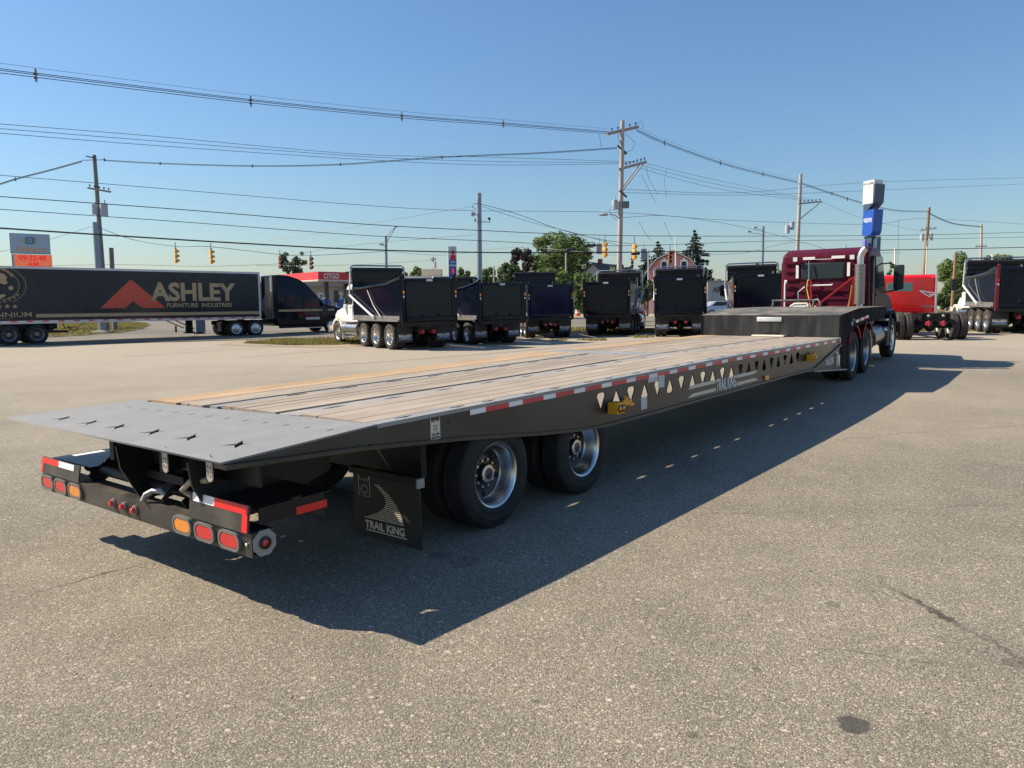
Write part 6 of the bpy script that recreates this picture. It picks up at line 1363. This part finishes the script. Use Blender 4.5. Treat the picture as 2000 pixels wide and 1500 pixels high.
def wire(label, pts, rad, mat=cable_black, group='overhead wires', name='overhead_wire'):
    """pts: (px, py, distance); a smooth cable hung through those points"""
    P = [W(*p) for p in pts]; out = []
    for i in range(len(P) - 1):
        a, c = P[i], P[i + 1]; n = 8
        pm1 = P[i - 1] if i else a + (a - c); p2 = P[i + 2] if i + 2 < len(P) else c + (c - a)
        for k in range(n):
            t = k / n; out.append(.5 * ((2 * a) + (c - pm1) * t + (2 * pm1 - 5 * a + 4 * c - p2) * t * t + (3 * a - pm1 - 3 * c + p2) * t ** 3))
    out.append(P[-1]); o0 = out[0].copy()
    b = B(); b.tube([p - o0 for p in out], rad, 5)
    return thing(name, label, 'wire', Matrix.Translation(o0), group, b.mesh(name, mat)), out
def spacer_cable(label, pts, gap, rad, spacers, mess=True):
    P0 = W(*pts[0]); r = thing('spacer_cable', label, 'cable', Matrix.Translation(P0), 'bundled overhead cables')
    def path(dy): 
        P = [W(p[0], p[1] + dy * 50 / p[2] * 1.0, p[2]) for p in pts]; out = []
        for i in range(len(P) - 1):
            a, c = P[i], P[i + 1]; pm1 = P[i - 1] if i else a + (a - c); p2 = P[i + 2] if i + 2 < len(P) else c + (c - a)
            for k in range(8): t = k / 8; out.append(.5 * ((2 * a) + (c - pm1) * t + (2 * pm1 - 5 * a + 4 * c - p2) * t * t + (3 * a - pm1 - 3 * c + p2) * t ** 3) - P0)
        out.append(P[-1] - P0); return out
    for dy in (-gap * .35, 0, gap * .55):
        b = B(); b.tube(path(dy), rad, 5); part('conductor', r, b, cable_black)
    if mess: b = B(); b.tube(path(-gap * 1.5), rad * .5, 5); part('messenger_wire', r, b, cable_grey)
    mid = path(0); 
    for px, py, Y in spacers:
        c = W(px, py, Y) - P0; b = B(); h = gap * Y / 1500 * 50 / Y * 1.1; b.box(c, (.05, .05, h * 2.4)); b.box(c + Vector((0, 0, h * .2)), (.16, .05, .05)); b.box(c - Vector((0, 0, h * .5)), (.12, .05, .05)); part('cable_spacer', r, b, steel_dull)
    return r
yl = lambda px: (50 - 7) / (1 - (px - 1000) / 1500) if True else 0     # the line of poles runs at 45 degrees through the tall pole
spacer_cable('upper bundle of black cables crossing left sky to the tall wood pole', [(-60, 130, yl(-60)), (70, 146, yl(70)), (280, 172, yl(280)), (490, 197, yl(490)), (785, 227, yl(785)), (983, 242, yl(983)), (1190, 259, 50)], 4.8, .013, [(70, 147, yl(70)), (490, 198, yl(490)), (785, 228, yl(785)), (983, 242, yl(983))])
spacer_cable('bundle of cables from the tall wood pole down to right poles', [(1243, 254, 50.5), (1298, 279, 53.5), (1407, 318, 58), (1490, 340, 64), (1558, 356, 69)], 4.5, .014, [(1298, 279, 53.5), (1407, 318, 58), (1490, 340, 64)])
spacer_cable('bundle of cables running behind the dealer sign top', [(1565, 358, 69), (1625, 378, 74), (1690, 398, 79), (1750, 411, 86), (1813, 413, 94)], 4.5, .016, [(1625, 378, 74), (1655, 389, 77)], False)
spacer_cable('thin bundle between the two right hand far poles', [(1813, 416, 94), (1860, 436, 102), (1916, 443, 110)], 4, .022, [], False)
spacer_cable('middle bundle of cables from left pole across to tall pole', [(204, 313, 56), (313, 319, 55.5), (493, 324, 54.5), (665, 321, 53.5), (863, 307, 52), (1050, 299, 51), (1205, 289, 50)], 2.6, .012, [(204, 312, 56), (313, 319, 55.5), (493, 324, 54.5), (665, 321, 53.5), (863, 307, 52)], False)
spacer_cable('cables sloping off the left pole to the frame edge', [(-60, 379, 54), (30, 350, 55), (95, 333, 55.5), (160, 315, 56)], 3.2, .017, [(30, 350, 55)], False)
WL = [
 ([(-40, 239, 30), (300, 266, 36), (700, 301, 44), (950, 307, 48), (1245, 316, 50.5)], .012, cable_grey, 'topmost of three thin wires sloping to the lower crossarm'),
 ([(-40, 248, 30), (300, 275, 36), (700, 305, 44), (950, 315, 48), (1235, 318, 50.5)], .012, cable_grey, 'middle of three thin wires sloping to the lower crossarm'),
 ([(-40, 257, 30), (300, 284, 36), (700, 311, 44), (950, 322, 48), (1225, 320, 50.5)], .012, cable_grey, 'lowest of three thin wires sloping to the lower crossarm'),
 ([(-40, 339, 34), (350, 371, 40), (700, 400, 46), (900, 411, 49), (1205, 415, 50), (1420, 430, 58), (1700, 438, 70), (1810, 427, 80), (2050, 441, 90)], .014, cable_grey, 'thin wire passing just above the steel camera pole box'),
 ([(-40, 381, 34), (350, 409, 38), (700, 437, 42), (936, 450, 45.6), (1205, 460, 49), (1500, 461, 60), (1800, 459, 70), (2050, 452, 80)], .020, cable_black, 'black wire crossing left pole at its upper transformer'),
 ([(-40, 406, 34), (350, 433, 38), (700, 459, 42), (936, 470, 45.6), (1205, 480, 49), (1500, 471, 60), (1800, 467, 70), (2050, 462, 80)], .016, cable_black, 'black wire crossing left pole below its transformers'),
 ([(-40, 443, 30), (205, 459, 34), (450, 474, 37), (700, 487, 40), (936, 493, 43), (1165, 493, 46), (1400, 491, 52), (1700, 489, 62), (2050, 482, 75)], .034, cable_black, 'thickest low black cable spanning the whole scene'),
 ([(187, 442, 53), (260, 468, 53), (344, 481, 52.5), (413, 482, 53), (547, 497, 59), (607, 499, 60), (755, 491, 62)], .018, cable_grey, 'span wire carrying the traffic lights on the left'),
 ([(-40, 500, 66), (60, 478, 66), (185, 441, 53.2)], .016, cable_grey, 'wire sloping behind the clock sign to steel pole'),
 ([(400, 486, 58), (600, 459, 53), (760, 430, 49), (925, 403, 46)], .014, cable_grey, 'thin wire rising to the left side of camera pole'),
 ([(938, 398, 46), (1010, 418, 46.5), (1090, 447, 47.3), (1165, 466, 48), (1238, 477, 47.5)], .016, cable_grey, 'span wire falling from camera pole to yellow lights'),
 ([(938, 402, 46), (1030, 432, 46.5), (1110, 452, 47.3), (1205, 478, 50)], .012, cable_grey, 'second thinner wire falling from camera pole to tall pole'),
 ([(1248, 316, 51), (1400, 352, 58), (1560, 385, 69), (1600, 394, 70)], .012, cable_grey, 'uppermost thin wire right from the lower crossarm'),
 ([(1240, 320, 51), (1400, 360, 58), (1560, 388, 69), (1595, 395, 70)], .012, cable_grey, 'second thin wire right from the lower crossarm'),
 ([(1232, 324, 51), (1400, 368, 58), (1560, 391, 69), (1590, 396, 70)], .012, cable_grey, 'third thin wire right from the lower crossarm'),
 ([(1605, 394, 70), (1690, 428, 80), (1800, 452, 94)], .012, cable_grey, 'thin wire slanting behind the blue sign box'),
 ([(1212, 370, 50), (1450, 376, 62), (1700, 356, 75), (2050, 346, 90)], .014, cable_grey, 'high faint wire passing behind the white sign top'),
 ([(1212, 376, 50), (1450, 381, 62), (1700, 372, 75), (2050, 357, 90)], .014, cable_grey, 'faint wire just below the high one at right'),
 ([(1212, 425, 50), (1310, 422, 54), (1440, 441, 60), (1560, 470, 69)], .014, cable_grey, 'wire leaving the tall pole lamp toward right pole'),
 ([(1330, 497, 70), (1450, 494, 70), (1555, 473, 69), (1640, 492, 74), (1760, 494, 85)], .016, cable_grey, 'low wire tied to the braced right pole'),
 ([(936, 458, 46), (700, 478, 52), (560, 500, 60)], .010, cable_grey, 'faint wire behind lamp post left of camera pole'),
 ([(755, 491, 62), (870, 498, 66), (1010, 483, 58), (1205, 499, 50)], .012, cable_grey, 'low sagging wire before the station price sign'),
 ([(500, 519, 70), (700, 517, 72), (846, 508, 105)], .014, cable_grey, 'lowest faint wire above the red canopy'),
 ([(-40, 522, 56), (225, 517, 57), (400, 520, 60), (560, 515, 64)], .012, cable_grey, 'low faint wire behind the black trailer roof'),
]
for pts, rad, mt, lb in WL: wire(lb, pts, rad, mt)
for k, pts in enumerate((((1253, 340, 51), (1262, 360, 51.5), (1282, 398, 52)), ((1262, 325, 51), (1268, 350, 51.5), (1284, 378, 52)), ((1301, 330, 54), (1298, 355, 54), (1302, 385, 54)), ((1247, 432, 51), (1262, 458, 51.2), (1272, 470, 51.5)), ((1297, 433, 53), (1306, 455, 53), (1313, 470, 53)))):
    wire(('dangling tie wire ending nearest the lower crossarm brace', 'curved dangling tie wire under the crossarm tip', 'wavy dangling tie wire right of crossarm', 'short slanting guy wire above the yellow light', 'short slanting guy wire above the pink house')[k], pts, .012, cable_grey)
for k, (px0, py0, px1, py1, Y) in enumerate(((1165, 479, 1142, 480, 48.5), (1157, 495, 1138, 493.5, 46), (1105, 488, 1125, 486, 47), (1232, 496, 1250, 495, 45.5))):
    a, c = W(px0, py0, Y), W(px1, py1, Y); b = B(); ctr = (a + c) / 2; b.tube([a - ctr, (a - ctr) * .8, (c - ctr) * .8, c - ctr], [.03, .085, .085, .03], 8)
    thing('splice_case', ('black splice case beside a coiled cable near yellow light', 'slim black splice case on the thick low cable', 'black splice case before the big tree', 'black splice case in front of the back turned light')[k], 'cable splice', Matrix.Translation(ctr), 'splice cases on the cables', b.mesh('splice_case', cable_black))
c = W(1156, 478, 48.3); b = B(); b.tube([(.22 * math.cos(a), .02 * a, .16 * math.sin(a)) for a in np.linspace(0, 18, 60)], .016, 5); thing('cable_coil', 'coil of spare black cable left of the grey hanging sign', 'cable coil', Matrix.Translation(c), None, b.mesh('cable_coil', cable_black))

# ------------------------------------------------------------------ barrel, cars, rock
def barrel(px, Y, lb):
    p = W(px, 600, Y); r = thing('traffic_barrel', lb, 'traffic barrel', Matrix.Translation((p.x, p.y, G(p.x, p.y))), 'orange barrels by the road')
    b = B(); b.lathe([(.001, 0), (.34, 0), (.34, .06), (.29, .08), (.285, .30), (.27, .32), (.27, .5), (.26, .52), (.26, .72), (.25, .74), (.24, .92), (.15, .98), (.001, .98)], seg=20, axis='Z'); part('drum', r, b, barrel_orange)
    for z0, rr in ((.33, .274), (.56, .264)): b = B(); b.lathe([(rr, z0), (rr, z0 + .14)], seg=20, axis='Z'); part('white_band', r, b, bright_white)
barrel(1128.5, 84, 'orange and white traffic barrel below a small sign between dump trucks')
p = W(1127, 590, 86); r = thing('sign_post', 'small white sign on an orange post above the barrel', 'sign', Matrix.Translation((p.x, p.y, G(p.x, p.y)))); b = B(); b.b2((-.03, -.03, 0), (.04, .04, 1.7)); part('post', r, b, barrel_orange, 0); b = B(); b.b2((-.24, -.06, 1.3), (.24, -.042, 2.3)); part('sign_board', r, b, white_paint, 0); lettering(r, '7', .16, .4, dark_print, XY((0, -.064, 1.78), (1, 0, 0), (0, 0, 1)))
def car(px, Y, az, paint, lb):
    p = W(px, 600, Y); r = thing('parked_car', lb, 'car', frame(p.x, p.y, az), 'cars parked across the road')
    b = shell([(-2.1, .3), (2.15, .3), (2.2, .65), (1.9, .85), (1.0, .95), (.35, 1.38), (-.9, 1.42), (-1.6, 1.0), (-2.15, .92)], .85, .12, .07); body = part('body', r, b, paint)
    for s in (-1, 1):
        q = B(); q.prism([(-1.3, 1.0), (.75, .98), (.3, 1.32), (-.85, 1.36)], 'Y', s * .74, s * .80); ob('side_window', q, glass, body, None, 0)
        for x in (-1.35, 1.35):
            wheel(r, x, s * .78, .33, s, tyre_car, rim_car)
    q = B(); q.prism([(.4, 1.36), (1.02, .97), (1.06, .99), (.44, 1.40)], 'Y', -.62, .62); ob('windscreen', q, glass, body, None, 0)
    q = B(); q.b2((-2.17, -.75, .7), (-2.10, -.5, .85)); q.b2((-2.17, .5, .7), (-2.10, .75, .85)); part('tail_lamp', r, q, lens_red, 0)
tyre_car = tyre_mesh('tyre', .33, .2, .20, rubber, seg=28); rim_car = rim_front('rim', .20, .16, [alu, alu, dark_hole])
car(1270, 108, 70, car_silver, 'silver car parked across the road behind the red fender truck')
car(1261, 116, 75, car_white, 'white car behind the silver one across the road')
car(1136, 100, 80, car_white, 'white car beyond the orange barrel')
car(1410, 72, 80, car_silver, 'grey car in front of the warehouse lettering wall')
p = W(1888, 605, 60)
rb = bmesh.new(); bmesh.ops.create_icosphere(rb, subdivisions=3, radius=1)
for v in rb.verts: n = 1 + .22 * math.sin(v.co.x * 5 + 1) * math.cos(v.co.y * 4) + .12 * math.sin(v.co.z * 9 + v.co.x * 7); v.co = Vector((v.co.x * 1.5 * n, v.co.y * .9 * n, max(-.1, v.co.z * .95 * n)))
me = bpy.data.meshes.new('boulder'); rb.to_mesh(me); rb.free(); me.materials.append(stone_m)
thing('boulder', 'pale boulder at the foot of the leaning brown pole', 'rock', Matrix.Translation((p.x, p.y, G(p.x, p.y))), None, me)

# ------------------------------------------------------------------ trees
def leaf_cloud(centres, radii, n, size, flat=.0):
    """leaf-sized faces spread through a set of clumps"""
    k = rng.choice(len(centres), n, p=radii ** 2 / (radii ** 2).sum()); d = rng.normal(0, 1, (n, 3)); d /= np.linalg.norm(d, axis=1)[:, None]
    rr = radii[k] * rng.uniform(.35, 1.05, n) ** .6; c = centres[k] + d * rr[:, None]
    nv = d + rng.normal(0, .55, (n, 3)) + np.array([0, 0, .3]); nv /= np.linalg.norm(nv, axis=1)[:, None]
    a = rng.normal(0, 1, (n, 3)); t1 = np.cross(nv, a); t1 /= np.linalg.norm(t1, axis=1)[:, None]; t2 = np.cross(nv, t1)
    s = (size * rng.uniform(.6, 1.3, n))[:, None]
    v = np.stack([c - t1 * s, c + t2 * s * .55, c + t1 * s, c - t2 * s * .55], 1).reshape(-1, 3)
    return v, np.arange(4 * n).reshape(-1, 4)
def tree(label, px, Y, pyt, wpx, pyb, mat, n=3500, lf=.16, dens=46, name='leafy_tree', squash=1., lean=0., cat='tree', holes=.0):
    base = W(px, 600, Y); g = G(base.x, base.y); top = hz(pyt, Y) - g; bot = max(.3, hz(pyb, Y) - g); Wd = wpx / FPX * Y / 2 * 1.18
    r = thing(name, label, cat, Matrix.Translation((base.x, base.y, g)), 'trees and bushes behind the lot')
    zc = (top + bot) / 2; hh = (top - bot) / 2
    cs = []; rs = []
    for _ in range(dens):
        d = rng.normal(0, 1, 3); d /= np.linalg.norm(d); q = rng.uniform(.45, .95) * d
        wz = 1 - .28 * max(0, q[2]) ** 2
        cs.append((q[0] * Wd * wz + lean * q[2], q[1] * Wd * .9 * wz, zc + q[2] * hh * .92)); rs.append(rng.uniform(.13, .30) * min(Wd, hh * 1.1))
    cs, rs = np.array(cs), np.array(rs)
    v, f = leaf_cloud(cs, rs, n, lf); me = mesh_np('crown', v, f); me.materials.append(mat); ob('crown', me, None, r)
    b = B(); b.tube([(0, 0, 0), (.05, 0, bot), (.1, .05, zc)], [Wd * .07 + .05, Wd * .055 + .04, Wd * .03 + .02], 8)
    for i in range(0, min(10, dens)): b.tube([(.05, 0, bot + (zc - bot) * .3), tuple(cs[i] * .5 + np.array([0, 0, zc]) * .25 + np.array([0, 0, bot * .25])), tuple(cs[i])], [.09, .06, .02], 6)
    part('trunk', r, b, bark); return r
def spruce(label, px, Y, pyt, wpx, pyb, n=5200):
    base = W(px, 600, Y); g = G(base.x, base.y); top = hz(pyt, Y) - g; bot = max(.3, hz(pyb, Y) - g); Wd = wpx / FPX * Y / 2
    r = thing('spruce_tree', label, 'tree', Matrix.Translation((base.x, base.y, g)), 'trees and bushes behind the lot'); cs = []; rs = []; b = B()
    b.tube([(0, 0, 0), (0, 0, top * .98)], [.22, .03], 8)
    lv = 17
    for i in range(lv):
        t = (i + .4) / lv; z = top - (top - bot) * t; R_ = Wd * (t ** .75) * rng.uniform(.8, 1.08)
        for k in range(7):
            a = rng.uniform(0, 6.28); L_ = R_ * rng.uniform(.7, 1.15)
            for s in (.35, .68, 1.0): cs.append((math.cos(a) * L_ * s, math.sin(a) * L_ * s, z - .22 * L_ * s ** 1.5 + .06 * L_ * s ** 3)); rs.append(max(.12, R_ * .17 * (1.2 - .5 * s)))
            b.tube([(0, 0, z), (math.cos(a) * L_, math.sin(a) * L_, z - .16 * L_)], [.03, .01], 4)
    cs, rs = np.array(cs), np.array(rs); v, f = leaf_cloud(cs, rs, n, .13); me = mesh_np('crown', v, f); me.materials.append(leaf_spruce); ob('crown', me, None, r); part('trunk', r, b, bark)
tree('big light green willow like tree behind the third dump truck', 1092, 108, 452, 128, 560, leaf_mid, 15000, .20, 90)
tree('dark purple leaved tree at left flank of the big tree', 1020, 104, 470, 44, 570, leaf_maroon, 4200, .18, 46)
tree('dark tree rising right beside the tall wood pole', 1206, 110, 506, 62, 570, leaf_maroon, 4200, .18, 40)
tree('bright green bush below the dark tree by tall pole', 1200, 96, 520, 52, 590, leaf_mid, 3000, .15, 34)
tree('dense green round tree above the third dump truck cab', 1068, 72, 517, 92, 590, leaf_mid, 6500, .13, 60)
tree('dark green tree behind the thin pale pole', 992, 78, 509, 52, 580, leaf_dark, 4500, .13, 46)
tree('slim green tree right of the thick steel pole', 954, 80, 520, 40, 580, leaf_mid, 3600, .13, 40)
tree('rounded shrub tree right of the price sign', 903, 84, 519, 34, 580, leaf_mid, 2600, .13, 30)
tree('low light bush between price sign and steel pole', 925, 78, 533, 34, 585, leaf_light, 2200, .12, 26)
tree('big rounded bush between third and fourth dump trucks', 1150, 58, 527, 70, 616, leaf_mid, 7500, .11, 56)
tree('dark bush behind the fourth dump truck side', 1264, 78, 545, 36, 600, leaf_dark, 2200, .13, 26)
tree('thin open tree between the two brown traffic lights', 578, 92, 485, 46, 545, leaf_blue, 1500, .17, 26)
tree('distant round tree behind the flat roofed store', 816, 112, 520, 36, 560, leaf_mid, 2000, .18, 26)
tree('small distant tree left of the flat store roof end', 788, 118, 529, 30, 560, leaf_mid, 1400, .18, 20)
tree('pale green treetop above the sixth dump truck, left part', 1472, 88, 513, 56, 570, leaf_light, 1500, .15, 26)
tree('pale green treetop beside the maroon cab left edge', 1510, 86, 511, 34, 570, leaf_light, 1300, .15, 22)
tree('leafy dark green tree behind the brown leaning pole at right', 1868, 82, 488, 72, 598, leaf_mid, 8500, .15, 66)
tree('low clipped hedge at the foot of right tree', 1850, 80, 566, 56, 604, leaf_dark, 2600, .13, 30, 'hedge', cat='hedge')
tree('light far tree above the right dump truck shield', 1950, 96, 488, 56, 560, leaf_light, 2600, .17, 34)
tree('green tree glimpsed between maroon cab and its mirror', 1733, 78, 508, 22, 580, leaf_mid, 1300, .13, 18)
spruce('tall pointed spruce right of the pink house', 1352, 100, 451, 92, 552, 15000)
spruce('dark spruce left of the pink house', 1282, 100, 473, 84, 560, 10000)
spruce('small spruce at the left edge of the pink house', 1258, 98, 488, 60, 570, 7000)
# the far wooded skyline, one mass
def treeline():
    cs, rs = [], []
    for i in range(420):
        a = R(rng.uniform(-46, 46)); d = rng.uniform(230, 420); x, y = math.sin(a) * d, math.cos(a) * d
        h = rng.uniform(2, 6.0)
        for _ in range(3): cs.append((x + rng.normal(0, 3), y + rng.normal(0, 3), h * rng.uniform(.2, 1))); rs.append(rng.uniform(1.5, 3.2))
    v, f = leaf_cloud(np.array(cs), np.array(rs), 26000, .7); me = mesh_np('woods', v, f); me.materials.append(leaf_mid); o = ob('woods', me); o['kind'] = 'stuff'
treeline()
